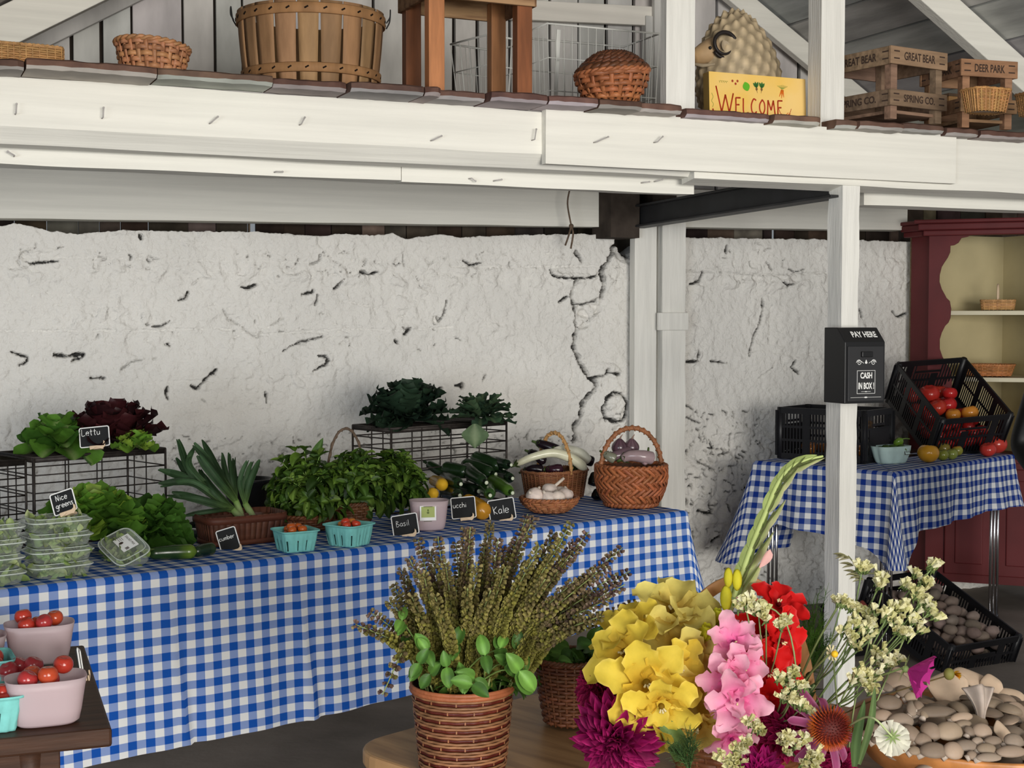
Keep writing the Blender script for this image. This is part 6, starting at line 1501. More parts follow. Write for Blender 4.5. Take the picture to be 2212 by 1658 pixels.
# ---- tall woven basket at the right end
rbk = ont(1398, 1098)+TN*.10
H2_ = .172
t = basket('woven_basket', 'tall chestnut woven basket with an arched handle at the right end of the long table', rbk+UZ*.002, rz(.2), lambda k: .103+.045*math.sin(min(1, k*1.15)*PI*.56), H2_, 9, 30, .0050, .0042, M['wicker'], ph=PI/2, hk=.5, rimR=.009, rimtw=18, sw=.0085, base=(1.15, .92, .8), sth=.002, foot=.014)
ms = MB()
for i in range(30):
    for j in range(5):
        a = 2*PI*(i+j*.45)/30; k0 = .12+j*.165; P = []; ms.tint(.2, (1.2, .95, .82))
        for q in range(6):
            k = k0+q/5*.24; aa = a+(q/5-.5)*.34*(1 if j % 2 else -1); r = .103+.045*math.sin(min(1, k*1.15)*PI*.56)+.006+.003*math.sin(q/5*PI); P.append(V((r*math.cos(aa), r*math.sin(aa), k*H2_)))
        ms.tube(P, .0085, 5, flat=.3, up=(math.cos(a), math.sin(a), .01))
ms.build('slanted_splints', M['wicker'], t)
mb = MB(); hh = atY(1368, 925, rbk.y).z-rbk.z-H2_; hx = V((math.cos(.35), math.sin(.35), 0)); arch(mb, RB.inverted() @ V((0, 0, 0))+V((-.140, -.02, H2_-.03)), V((.142, .02, H2_-.03)), hh+.03, .0095, wrap=18, sq=2.1); mb.build('handle', M['wicker'], t)
fp = [((1338, 962), .0, .034, 1.0, (.085, .045, .060), 'dark purple onion at the back left of the tall chestnut basket'), ((1364, 962), .02, .034, 1.0, (.12, .07, .085), 'purple onion with a dry stalk at the back of the tall chestnut basket')]
for (x, y), dy, r, s, c, lab in fp:
    p = atY(x, y+4, rbk.y+dy); o = thing('onion', lab, 'onion', p, rx(.3)); mb = MB(); mb.ball((0, 0, 0), (r, r, r*.95), 18, 12, fn=lambda q, d: q+V((0, 0, .3*r*max(0, d.z)**8)), cf=lambda d, c=c: tuple(v*(1+.25*math.cos(9*math.atan2(d.y, d.x))) for v in c)); mb.build('bulb', M['skin'], o)
    mb = MB(); mb.col = (.30, .2, .16); mb.tube([(0, 0, r*1.1), (.006, 0, r*1.5), (.012, .0, r*1.75)], [.005, .003, .0015], 6); mb.build('neck', M['dull'], o)
pc = (.30, .20, .22)
aubl('pale mauve aubergine lying across the front of the tall chestnut basket', [(1342, 992, -.05), (1362, 984, -.06), (1390, 986, -.06), (1412, 990, -.04)], rbk.y, .028, (.36, .26, .27))
aubl('dull mauve aubergine at the left of the tall chestnut basket', [(1310, 984, -.02), (1326, 985, -.03), (1346, 980, -.02), (1362, 975, 0)], rbk.y, .026, (.16, .10, .12))
aubl('small striped aubergine at the right rim of the tall chestnut basket', [(1400, 975, -.03), (1398, 990, -.05), (1386, 1000, -.06)], rbk.y, .018, (.40, .26, .27))
aubl('green-tipped round aubergine at the left rim of the tall chestnut basket', [(1304, 978, -.04), (1316, 985, -.05), (1330, 992, -.05)], rbk.y, .022, (.22, .22, .16))
# ================================================================== ON THE SQUARE TABLE AND IN THE CRATES
def put2(px, py, r): p = atZ(px, py, Z2+.006); return p+UZ*r
def tom2(lab, px, py, wpx, col, sq=.86, ribs=.4, sc2=None, cat='tomato'):
    p = atZ(px, py, Z2+.005); r = wpx/2*mpp(p.y); return tomato('tomato', lab, p+UZ*(r*sq*.96+.001), r, col, None, ribs, sq, sc2=sc2)
tom2('plump yellow-orange tomato at the front edge of the navy gingham table', 2005, 998, 47, (.62, .30, .02), .88)
tom2('green and yellow tomato behind the plump yellow one', 2003, 975, 28, (.32, .27, .03), .9)
tom2('small olive green tomato at the right of the plump yellow one', 2036, 994, 26, (.20, .22, .03), .95)
tom2('front olive green tomato beside the small one', 2056, 992, 26, (.22, .26, .05), .95)
tom2('olive green tomato farther right with an orange side', 2068, 984, 24, (.25, .25, .04), .95, sc2=(.5, .2, .02))
tom2('dull orange-green tomato behind the olive green ones', 2038, 982, 30, (.22, .17, .03), .95)
tom2('half-hidden orange-red tomato against the tilted crate', 2070, 975, 30, (.40, .07, .02), .9)
tom2('big ribbed red tomato at the right end of the navy gingham table', 2152, 978, 46, (.52, .045, .03), .88, 1.0)
tom2('red tomato in front of the big ribbed one', 2134, 985, 36, (.50, .04, .03), .85, .8)
pb = atZ(1940, 1000, Z2+.006); t = thing('pulp_box', 'pale green pulp box of peppers on the navy gingham table', 'container', pb+l2*.04, RB @ rz(.15))
mb = MB(); mb.lathe([(.70, 0), (.76, .006), (.86, .03), (.95, .06), (1.0, .082)], 64, .098, .06, e=4.5, capb=True, fn=lambda p, a: p*(1+.025*math.cos(9*a)*(p.z < .07))); mb.build('pulp_body', M['paleturq'], t, solid=.002)
mb = MB(); mb.box((.05, -.058, .055), (.036, .0012, .03), rx(-.28)); lb = mb.build('stamp', M['ink'], t, smooth=False); mb = MB(); mb.box((.05, -.0592, .055), (.031, .0012, .025), rx(-.28)); mb.build('stamp_face', M['paleturq'], lb, smooth=False)
text_mesh('stamp_lettering', 'MELONS', (.05, -.0605, .055), (1, 0, 0), (0, .27, 1), .026, .008, M['ink'], lb)
def pepper(lab, loc, R, r, col, grp=None):
    t = thing('pepper', lab, 'pepper', loc, R, grp); mb = MB(); mb.ball((0, 0, 0), (r, r, r*1.25), 18, 12, fn=lambda q, d: q*(1+.10*math.cos(3*math.atan2(d.y, d.x))*(1-abs(d.z)))); mb.c = [col]*len(mb.v); mb.build('fruit', M['skin'], t)
    mb = MB(); mb.col = (.16, .26, .06); mb.tube(catmull([V((0, 0, r*1.1)), V((.005, 0, r*1.7)), V((.02, 0, r*2.5))], 4), [r*.22, r*.14, r*.12], 6); mb.build('stalk', M['dull'], t)
pbz = pb+l2*.04
pepper('bright green pepper with a long stalk sticking out of the pale pulp box', pbz+U*.045+UZ*.098, ry(.9) @ rx(.2), .021, (.16, .30, .03))
for k in range(6): pepper('dark green pepper lying in the pale pulp box', pbz+U*(-.06+.022*k)+NB*(-.012+.022*(k % 2))+UZ*(.062+.008*(k % 2)), rz(k) @ ry(1.3), .02, (.05, .10, .02), 'peppers in the pale pulp box')
# orange fruit in the upright crate
tv = atY(1874, 917, cA.y-.06); tomato('tomato', 'orange tomato showing over the rim of the upright black crate', tv, .030, (.62, .26, .03))
rg = random.Random(8)
for k in range(12): tomato('tomato', 'orange tomato deep inside the upright black crate', cA+XA*rg.uniform(-.16, .16)+YA*rg.uniform(-.1, .1)+UZ*rg.uniform(.045, .06), .032, (.40, .14, .03), 'tomatoes inside the upright crate')
# tomatoes in the tilted crate
cB = (fL+fR)/2+yB*DB/2-zB*HB
tb_ = [(1975, 850, 40), (2000, 862, 46), (2030, 845, 34), (2046, 858, 34), (1990, 880, 40), (2020, 880, 42), (2050, 882, 40), (1960, 860, 34), (2070, 892, 34), (2010, 895, 36), (2035, 868, 34)]
def inplane(px, py, h): return atP(px, py, cB+zB*h, zB)
Q = []; RR = []; CC = []; LB_ = []
for i, (x, y, w) in enumerate(tb_):
    p = inplane(x, y, .125 if i % 2 else .105)-cB; r = w/2*mpp(7.2)*1.0; Q.append((p.dot(xB), p.dot(yB), p.dot(zB))); RR.append(r); CC.append((.52, .022+.01*(i % 3), .022)); LB_.append(0)
for n_, (x, y, w) in enumerate(((2056, 893, 34), (2086, 893, 38))):
    p = inplane(x, y, .125)-cB; Q.append((p.dot(xB), p.dot(yB), p.dot(zB))); RR.append(w/2*mpp(7.2)); CC.append((.65, .25, .03)); LB_.append(('left', 'right')[n_]+' orange tomato at the low end of the tilted crate')
for k in range(18): Q.append((rg.uniform(-LBk*.40, LBk*.40), -rg.uniform(.02, DB*.42), .05)); RR.append(.034); CC.append((.45, .022, .02)); LB_.append(0)
Q = relax(Q, RR, 60, lambda p, r: V((max(-LBk/2+r+.01, min(LBk/2-r-.01, p.x)), max(-DB/2+r+.01, min(DB/2-r, p.y)), max(.014+r, p.z))))
for q, r, c_, lb_ in zip(Q, RR, CC, LB_): tomato('tomato', lb_ or 'red tomato heaped in the tilted black crate by the cupboard', cB+xB*q.x+yB*q.y+zB*q.z, r, c_, None if lb_ else 'red tomatoes in the tilted crate', .5, .88)
# potatoes
cP = fC+xP*WP/2+yP*DP/2-zP*HP; n = 0
def potato(p, r, k):
    o = MB(); o.tint(.15, (.29, .215, .175)); s = rg.uniform(0, 90)
    o.ball((0, 0, 0), (r*1.25, r*.95, r*.85), 14, 10, fn=lambda q, d: q*(1+.14*noise.noise(d*1.6+V((s, 0, 0)))))
    tag(o.build('potato', M['dull'], None, loc=p, rot=rz(rg.uniform(0, 6)) @ rx(rg.uniform(-.7, .7))), 'grey-brown potato in the tilted black crate on the floor', 'potato', 'potatoes in the floor crate')
Q = []; RR = []
for ly in range(3):
    for i in range(6):
        for j in range(8):
            x = (i+.5)/6-.5+rg.uniform(-.04, .04); y = (j+.5)/8-.5+rg.uniform(-.03, .03)
            if ly == 2 and (abs(x) > .36 or j > 6): continue
            if ly == 0 and (i + j) % 2: continue
            Q.append((x*(WP-.08), y*(DP-.08), .045+.045*ly)); RR.append(rg.uniform(.029, .034))
Q = relax(Q, RR, 40, lambda p, r: V((max(-WP/2+r+.012, min(WP/2-r-.012, p.x)), max(-DP/2+r+.012, min(DP/2-r-.012, p.y)), max(.014+r, p.z))))
for q, r in zip(Q, RR): potato(cP+xP*q.x+yP*q.y+zP*q.z, r*.92, 0)
# ================================================================== ON THE BENCH
for lab, (px, py), W_, yaw, nm in (('nearest milky plastic pot of tomatoes at the bench corner', (103, 1575), .082, .03, 'front'), ('milky plastic pot of tomatoes at the back of the bench', (88, 1440), .083, .0, 'back'), ('milky plastic pot cut off at the left edge of the bench', (-62, 1465), .08, .05, 'left')):
    p = onb(px, py); h = {'front': .098, 'back': .098, 'left': .09}[nm]; p = p+bb*.055
    quart(lab, p+UZ*.001, RBn @ rz(yaw), W_, .060, h); Q = []; RR = []; CC = []
    for k in range(17):
        lay_ = k//6; a = (k % 6); x = ((a % 3)-1)*(.030+.008*lay_)+rg.uniform(-.004, .004); y = ((a//3)-.5)*.036+rg.uniform(-.004, .004)
        if lay_ >= 2: x = (-.040, .012, .046, -.014)[k % 4] if k < 16 else 0; y = rg.uniform(-.02, .02)
        r = rg.uniform(.017, .020) if lay_ < 2 else rg.uniform(.019, .022)
        Q.append((x, y, .026+.036*lay_)); RR.append(r); CC.append(rg.choice([(.40, .035, .02), (.45, .06, .02), (.36, .03, .03)]))
    Q = relax(Q, RR, 60, lambda q, r: V((max(-.058+r, min(.058-r, q.x)), max(-.044+r, min(.044-r, q.y)), max(.005+r, q.z))))
    for q, r, c_ in zip(Q, RR, CC): tomato('tomato', 'red tomato in the %s' % {'front': 'nearest milky pot at the bench corner', 'back': 'milky pot at the back of the bench', 'left': 'milky pot cut off by the left edge'}[nm], p+be*q.x+bb*q.y+UZ*q.z, r, c_, 'tomatoes in the %s bench pot' % nm, 0, .95)
# loose plums/tomatoes in a shallow punnet between the pots
pp = onb(60, 1500)+bb*.03
t = thing('punnet', 'clear punnet of dark red tomatoes between the two milky pots', 'container', pp+be*.015+UZ*.001, RBn); mb = MB(); mb.lathe([(.001, .002), (.85, .002), (.92, .01), (1, .05)], 40, .075, .045, e=4); mb.build('tray', M['clear'], t)
for k, (x, y, z) in enumerate(((-.05, 0, .03), (-.012, -.01, .03), (.03, .01, .03), (.058, 0, .028), (-.03, .015, .058), (.0, -.005, .062), (-.055, -.012, .055))):
    tomato('tomato', 'dark red tomato in the clear punnet on the bench', pp+be*(x+.015)+bb*y+UZ*z, .022, (.34, .03, .035), 'tomatoes in the clear punnet', 0, .9)
for (px, py, lab) in ((-28, 1585, 'turquoise pulp box at the left edge of the bench, front one'), (-42, 1500, 'turquoise pulp box at the left edge of the bench, behind the front one')):
    p = onb(px, py)+bb*.05; pint('', p+UZ*.001, RBn @ rz(.1), 1.22)['label'] = lab
    for k in range(9): tomato('tomato', 'red tomato in the %s' % ('front turquoise box at the left edge' if py > 1550 else 'rear turquoise box at the left edge'), p+be*((k % 3-1)*.028+.002)+bb*((k//3-1)*.028)+UZ*(.06+.012*(k % 2)), .022, (.44, .04, .025), 'tomatoes in the %s turquoise box' % ('front' if py > 1550 else 'rear'), 0, .9)
sgn = chalk_sign('chalk sign seen edge-on beside the pots on the bench', 174, 1432, 62, 62, .30, onb(174, 1465).y, [], yaw=1.78)
# ================================================================== FOREGROUND: POT OF BASIL FLOWERS
pc_ = V(((998-1106)/F*2.54, 2.54, ZW)); PH = .158; pr_ = lambda k: .0775+.0145*k
t = thing('splint_pot', 'tall round basket pot banded in tan and dark red splints holding flowering basil', 'basket', pc_)
mb = MB(); nb_ = 9; per = (PH-.012)/nb_
for i in range(nb_):
    z = .004+per*i
    for dz, hgt, base, am in ((per*.18, per*.18, (.26, .075, .07), -.0008), (per*.50, per*.15, (.86, .98, 1.05), .0006), (per*.82, per*.15, (.74, .84, .9), .0006)):
        mb.tint(.12, base); r = pr_((z+dz)/PH); P = []; N = 144; c0 = len(mb.v)
        for k in range(N):
            a = 2*PI*k/N; o = am+.0008*math.sin(18*a+(i % 2)*PI+(PI if dz > per*.7 else 0)); P.append(V(((r+o)*math.cos(a), (r+o)*math.sin(a), z+dz)))
        mb.tube(P, .0013, 6, closed=True, flat=hgt/.0013, up=UZ)
        for k in range(N):
            if base[0] > 1 and (k+i*4+(4 if dz > per*.7 else 0)) % 8 == 0:
                for q in range(6): mb.c[c0+k*6+q] = tuple(x*.82 for x in mb.c[c0+k*6+q])
mb.build('banded_weave', M['wicker'], t)
mb = MB()
for k in range(36):
    a = 2*PI*(k+.5)/36; mb.tint(.15, (.95, .95, .95))
    for i in range(nb_):
        z = .004+per*i+per*.2; r = pr_(z/PH)+.0011; 
        if (i+k*2) % 3 == 0: mb.box((r*math.cos(a), r*math.sin(a), z), (.0012, .0024, per*.30), rz(a))
mb.build('stakes', M['wicker'], t, smooth=False)
mb = MB(); mb.tint(.05, (1.1, .85, .8))
for dz, o in ((-.004, .002), (.002, .0012)): mb.tube([V(((pr_(1)+o)*math.cos(2*PI*k/64), (pr_(1)+o)*math.sin(2*PI*k/64), PH+dz-.006)) for k in range(64)], .0028, 6, closed=True, flat=1.7, up=UZ)
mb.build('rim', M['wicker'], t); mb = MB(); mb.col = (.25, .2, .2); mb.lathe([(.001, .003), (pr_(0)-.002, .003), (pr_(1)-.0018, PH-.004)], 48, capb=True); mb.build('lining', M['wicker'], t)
# flower spikes
def bell(mb, p, d, r, col):
    d = d.normalized(); s = d.orthogonal().normalized(); u = d.cross(s); b = len(mb.v); n = 5
    mb.vert(p, col)
    for k in range(n):
        a = 2*PI*k/n; q = s*math.cos(a)+u*math.sin(a); mb.vert(p+d*r*.9+q*r*.55, col)
    for k in range(n):
        a = 2*PI*(k+.5)/n; q = s*math.cos(a)+u*math.sin(a); mb.vert(p+d*r*1.75+q*r*.72, tuple(x*1.25 for x in col))
    for k in range(n):
        k2 = (k+1) % n; mb.face(b, b+1+k, b+1+k2); mb.face(b+1+k, b+1+n+k, b+1+k2); mb.face(b+1+k2, b+1+n+k, b+1+n+k2)
rim = pc_+UZ*PH
def spike(tip, y, base=None, purple=.5, start=.35, dens=1.0, droop=0, leaves=2, lab=None):
    T = atY(tip[0], tip[1], y); b0 = base or (rim+V((rnd(-.05, .05), rnd(-.04, .05), -.03)))
    t = thing('basil_flower_spike', lab or 'olive and purple flowering basil spike standing in the banded basket pot', 'flower', b0, None, 'basil flower spikes in the banded pot' if not lab else None)
    d = T-b0; md = d*.5+V((d.x*-.08, 0, .03+droop)); P = catmull([V((0, 0, 0)), md*.5+V((0, 0, .006)), md, d], 6)
    mb = MB(); mb.col = (.20, .24, .08); mb.tube(P, [.0020, .0017, .0010], 5); mb.build('stem', M['stem'], t)
    mb = MB(); L = sum((P[i+1]-P[i]).length for i in range(len(P)-1)); s = start*L; ph = rnd(0, 6)
    while s < L:
        q = s/L*(len(P)-1); i = min(len(P)-2, int(q)); p = P[i].lerp(P[i+1], q-i); ax = (P[i+1]-P[i]).normalized(); k = (s/L-start)/(1-start); x = ax.orthogonal().normalized(); y2 = ax.cross(x)
        R = lerp(.0088, .0058, k); m_ = 7 if k < .8 else 4
        for w in range(m_):
            a = ph+w*2*PI/m_+rnd(-.2, .2); o = x*math.cos(a)+y2*math.sin(a); g = rnd(.65, 1.25)
            pu = sst(.30, .95, k+rnd(-.35, .3))*min(1, purple*1.25)
            c = (lerp(.27, .165, pu)*g, lerp(.25, .10, pu)*g, lerp(.055, .082, pu)*g); bell(mb, p+o*.0015, o+ax*.35, R*rnd(.8, 1.15)*.82, c)
        ph += .45; s += lerp(.0052, .0066, k)/dens
    mb.build('flower_whorls', M['leafm'], t)
    if leaves:
        mb = MB()
        for w in range(leaves):
            k = rnd(.12, start+.05); q = k*(len(P)-1); i = int(q); p = P[i]; ax = (P[i+1]-P[i]).normalized(); x = ax.orthogonal().normalized(); y2 = ax.cross(x); a = rnd(0, 6.28); o = x*math.cos(a)+y2*math.sin(a); c = random.choice([(.085, .19, .03), (.12, .25, .04), (.06, .14, .025)])
            mb.leaf(p, o+ax*.3, ax, rnd(.028, .042), rnd(.016, .024), 'basil', rnd(.4, 1.2), .3, nu=6, nv=4, col=tuple(v*.8 for v in c), rib=tuple(v*1.5 for v in c))
        mb.build('leaves', M['leaf'], t)
tips = [(800,1322,2.50,.9),(848,1262,2.58,.5),(842,1300,2.48,.4),(868,1232,2.66,.6),(884,1205,2.5,.7),(903,1165,2.6,.8),(915,1240,2.42,.35),(946,1158,2.55,.7),(930,1190,2.7,.6),(962,1215,2.44,.4),(985,1172,2.6,.6),(1006,1140,2.66,.75),(1016,1138,2.5,.7),(1030,1220,2.42,.4),(1046,1178,2.6,.6),(1060,1130,2.74,.5),(1076,1165,2.5,.7),(1092,1225,2.44,.3),(1086,1185,2.68,.8),(1140,1110,2.58,.8),(1152,1120,2.52,.7),(1112,1170,2.7,.5),(1165,1180,2.46,.3),(1196,1152,2.66,.7),(1232,1132,2.6,.25),(1215,1165,2.5,.3),(1178,1250,2.40,.4),(1272,1148,2.58,.85),(1255,1180,2.66,.6),(1242,1170,2.72,.9),(1290,1235,2.46,.6),(1315,1222,2.6,.9),(1345,1182,2.62,1.0),(1330,1240,2.52,1.0),(1362,1232,2.58,1.0),(1350,1262,2.48,1.0),(1380,1300,2.54,1.0),(1320,1290,2.42,.7),(1298,1330,2.40,.5),(1270,1285,2.5,.6),(1240,1255,2.42,.6),(1205,1235,2.5,.5),(1140,1215,2.48,.4),(1010,1270,2.38,.3),(940,1290,2.36,.3),(1060,1275,2.40,.35),(985,1250,2.5,.45),(890,1290,2.40,.4),(1345,1325,2.44,.5)]
for x, y, yy, pu in tips:
    o = (x-998)/3070*2.5; b = rim+V((max(-.07, min(.07, o*.38+rnd(-.02, .02))), rnd(-.05, .05), -.03)); spike((x, y), yy, b, pu, start=.10 if abs(o) < .1 else .18)
spike((768, 1348), 2.46, rim+V((-.06, -.02, -.02)), 1.0, .55, .7, leaves=1, lab='thin dark basil spike reaching farthest left from the banded pot')
spike((826, 1500), 2.42, rim+V((-.07, -.03, -.01)), .9, .45, .6, droop=.05, leaves=1, lab='thin basil spike hanging down left of the banded pot')
def sprig(px, py, y, n, L, lab, grp=None, base=None):
    T = atY(px, py, y); b0 = base or (rim+V((rnd(-.05, .05), rnd(-.05, .03), -.02))); t = thing('basil_sprig', lab, 'basil', b0, None, grp); d = T-b0; P = catmull([V((0, 0, 0)), d*.6+UZ*.015, d], 5); ms = MB(); ms.col = (.16, .24, .06); ms.tube(P, .0015, 5); ms.build('stem', M['stem'], t); mb = MB()
    ax = (P[-1]-P[-3]).normalized(); a0 = rnd(0, 6)
    for k in range(n):
        x = ax.orthogonal().normalized(); y2 = ax.cross(x); a = a0+k*(PI if k % 2 else PI*.5); o = x*math.cos(a)+y2*math.sin(a); c = random.choice([(.075, .17, .028), (.11, .24, .04), (.055, .13, .022), (.14, .29, .05)]); l = L*rnd(.8, 1.15)
        mb.leaf(P[-1]-ax*(.008*(k//2)), o+ax*.25+V((0, -.35, 0)), V((0, -1, .5)), l, l*.60, 'basil', rnd(.3, 1.2), .30, nu=8, nv=4, col=c, rib=tuple(v*1.5 for v in c))
    mb.build('leaves', M['leaf'], t)
for px, py, y in ((905, 1432, 2.42), (922, 1405, 2.44), (965, 1440, 2.43), (1048, 1415, 2.44), (1025, 1465, 2.42), (1080, 1400, 2.46), (985, 1390, 2.46), (880, 1375, 2.5), (1120, 1405, 2.5), (868, 1340, 2.48), (1000, 1462, 2.45), (930, 1455, 2.46), (1095, 1432, 2.44)):
    sprig(px, py, y, 4, .035, 'leafy green sprig at the rim of the banded basket pot', 'leafy sprigs in the banded pot')
sprig(1020, 1478, 2.40, 2, .046, 'pointed basil leaf hanging over the front rim of the banded pot')
sprig(1122, 1448, 2.42, 3, .052, 'shiny basil leaf hanging off the right side of the banded pot')
# ---- dark basket behind
db = onw(1236, 1580)+V((.0, .06, 0))
t = basket('wicker_basket', 'dark brown ribbed wicker basket behind the banded pot', db, rz(.3), lambda k: .052+.024*k, .135, 17, 26, .0024, .0032, M['wicker'], base=(.55, .5, .5), rimR=.005, rimtw=26, sw=.003, hk=.48)
for px, py, dy in ((1150, 1415, .02), (1190, 1395, .03), (1225, 1410, -.03), (1262, 1400, -.02), (1290, 1418, .0), (1205, 1430, -.05), (1250, 1428, -.05), (1275, 1385, .03), (1175, 1440, -.03)):
    sprig(px, py, db.y+dy, 5, .045, 'broad basil sprig in the dark ribbed basket', 'basil sprigs in the dark ribbed basket', base=db+UZ*.115+V((rnd(-.02, .02), rnd(-.02, .02), 0)))
# ================================================================== FOREGROUND: CUT FLOWERS IN THE HANDLED BASKET
fc = V(((1598-1106)/F*2.52, 2.52, ZW)); FH = .125; fr = lambda k: .105+.042*k
t = thing('handled_basket', 'flower basket with a tall orange wood hoop handle, full of cut flowers', 'basket', fc)
mb = MB(); weave(mb, fr, .004, FH, 12, 36, .0022, .0030, base=(.8, .7, .65)); stakes_(mb, fr, .004, FH, 36, .0034, base=(.7, .6, .55)); mb.build('woven_side', M['wicker'], t)
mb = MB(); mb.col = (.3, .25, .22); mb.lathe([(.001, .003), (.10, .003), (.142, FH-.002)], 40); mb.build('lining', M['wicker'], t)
mb = MB(); mb.tint(.05); mb.lathe([(.147, FH-.022), (.1525, FH-.020), (.1525, FH+.004), (.147, FH+.006), (.142, FH+.002), (.142, FH-.022)], 56); mb.build('rim', M['handle'], t)
hz = atY(1600, 1252, 2.52).z-ZW
P = []
mb = MB()
for k in range(49):
    a = PI*k/48; P.append(V((.130*math.cos(a), -.01, FH-.04+(hz-FH+.04)*math.sin(a)**.9)))
bq = len(mb.v)
for i, p in enumerate(P):
    d = (P[min(48, i+1)]-P[max(0, i-1)]).normalized(); s = V((0, 1, 0)); n = d.cross(s)
    for (x, y) in ((-.0105, .0035), (.0105, .0035), (.0105, -.0035), (-.0105, -.0035)): mb.vert(p+n*x+s*y)
for i in range(48):
    for k in range(4): a = bq+i*4+k; c = bq+i*4+(k+1) % 4; mb.face(a, c, c+4, a+4)
mb.build('hoop_handle', M['handle'], t, bevel=.001)
fb = fc+UZ*(FH-.05)
def stem_to(t, o, p, r=.003, col=(.12, .20, .05), bow=.02):
    d = p-o; mb = MB(); mb.col = col; mb.tube(catmull([V((0, 0, 0)), d*.5+V((0, 0, bow)), d], 6), r, 6); mb.build('stem', M['stem'], t)
def floret(mb, c, face, r, col, throat, pet=6, ruf=.05, open_=.35, wide=.95, tp=(.62, 1.1)):
    face = V(face).normalized(); s = face.orthogonal().normalized(); u = face.cross(s); a0 = rnd(0, 6.28)
    for k in range(pet):
        a = a0+2*PI*k/pet; q = s*math.cos(a)+u*math.sin(a); inner = k % 2; L = r*rnd(1.0, 1.25)*(1.0 if inner else 1.08); j = rnd(.90, 1.08); cc = tuple(min(1, x*j) for x in col)
        n0 = len(mb.v); d = (q*(1-open_)+face*open_*rnd(.7, 1.3)).normalized(); nn = (face-d*face.dot(d)).normalized()
        mb.leaf(c-face*r*.45+face*(.06*r if inner else 0), d, nn, L*1.40, r*wide*rnd(1.0, 1.25), 'gpetal', edge=tuple(min(1, x*1.04+.05) for x in cc), bend=rnd(.15, .75), cup=rnd(.15, .40), ruf=ruf, rf=rnd(2.2, 3.8), twist=rnd(-.35, .35), nu=10, nv=8, col=cc)
        W9 = 9
        for i in range(11):
            u_ = i/10
            if u_ < tp[0]:
                f = (1-u_/tp[0])**tp[1]
                for q9 in range(W9): mb.c[n0+i*W9+q9] = tuple(lerp(x, y, f*.9) for x, y in zip(cc, throat))
def stamens(t, c, face, r, dark):
    mb = MB(); face = V(face).normalized(); mb.col = dark; mb.ball(c-face*r*.12, r*.13, 10, 8)
    for k in range(3):
        mb.col = (.85, .75, .45); q = face.orthogonal().normalized(); q = (q*math.cos(k)+face.cross(q)*math.sin(k)); mb.tube([c-face*r*.15, c+face*r*.12+q*r*.14], [r*.025, r*.04], 5)
    mb.build('stamens', M['petal'], t)
def glad(lab, fl, col, throat, stem, buds=(), ycol=None, name='gladiolus', ruf=.068, wide=.95, pet=6, tp=(.62, 1.1)):
    """fl: (px,py,radius px,Y,face)"""
    B = fb+V((stem[0], stem[1], 0)); t = thing(name, lab, 'flower', B)
    pts = [atY(x, y, Y+.015) for x, y, r, Y, f in fl]
    Sx = sorted(pts, key=lambda p: p.z); mb = MB(); mb.col = (.16, .26, .06)
    P = [V((0, 0, 0))]+[(p-B)*.96+V((0, .02, 0)) for p in Sx]; mb.tube(catmull(P, 4), [.005, .0045, .003], 7); mb.build('stem', M['stem'], t)
    for x, y, r, Y, f in fl:
        c = atY(x, y, Y)-B; mb = MB(); R = r*mpp(Y); floret(mb, c, f, R, col, throat, pet=pet, ruf=ruf, wide=wide, tp=tp); ob = mb.build('floret', M['petal'], t); stamens(ob, c, f, R, tuple(x*.35 for x in throat))
    for x, y, r, Y, f, cc in buds:
        c = atY(x, y, Y)-B; R = r*mpp(Y); mb = MB(); f = V(f).normalized(); s = f.orthogonal().normalized(); u = f.cross(s)
        for k in range(5): q = s*math.cos(k*1.257)+u*math.sin(k*1.257); mb.leaf(c-f*R*.8, f+q*.35, -q, R*1.9, R*1.05, 'petal', -.35, .35, nu=7, nv=4, ruf=.02, rf=2, col=cc)
        mb.col = (.14, .24, .05); mb.leaf(c-f*R*1.1, f+s*.2, s, R*1.5, R*1.0, 'lance', .1, .5, nu=6, nv=2, col=(.15, .25, .05)); mb.leaf(c-f*R*1.1, f-s*.2, -s, R*1.5, R*1.0, 'lance', .1, .5, nu=6, nv=2, col=(.15, .25, .05)); mb.build('bud', M['petal'], t)
    return t
YE = (.80, .61, .075); YT = (.66, .36, .02); YP = (.84, .71, .19)
glad('front yellow gladiolus with a wide open bloom showing a dark throat', [(1398, 1475, 72, 2.28, (.05, -1, .15)), (1345, 1405, 62, 2.34, (-.55, -.7, .45)), (1345, 1350, 60, 2.40, (-.5, -.35, .8)), (1385, 1570, 62, 2.32, (-.6, -.5, -.6)), (1470, 1445, 50, 2.32, (.6, -.8, .2)), (1430, 1530, 58, 2.27, (.1, -1, -.5))], YE, YT, (-.05, -.03))
glad('rear yellow gladiolus with pale blooms standing upright behind the front one', [(1455, 1315, 72, 2.44, (-.1, -.45, 1)), (1495, 1310, 70, 2.48, (.35, -.2, 1)), (1460, 1385, 66, 2.40, (.0, -.9, .6)), (1505, 1440, 62, 2.36, (.5, -.9, .1)), (1490, 1515, 62, 2.34, (.2, -1, -.3)), (1510, 1575, 56, 2.33, (.1, -.8, -.8))], YP, YT, (-.03, .0),
 buds=((1520, 1375, 30, 2.38, (.2, -.4, 1), (.62, .58, .03)), (1545, 1340, 26, 2.42, (.2, -.2, 1), (.60, .60, .04)), (1408, 1395, 26, 2.42, (.0, -.2, 1), (.80, .66, .12))))
PK = (.86, .48, .58); PT = (.84, .06, .34)
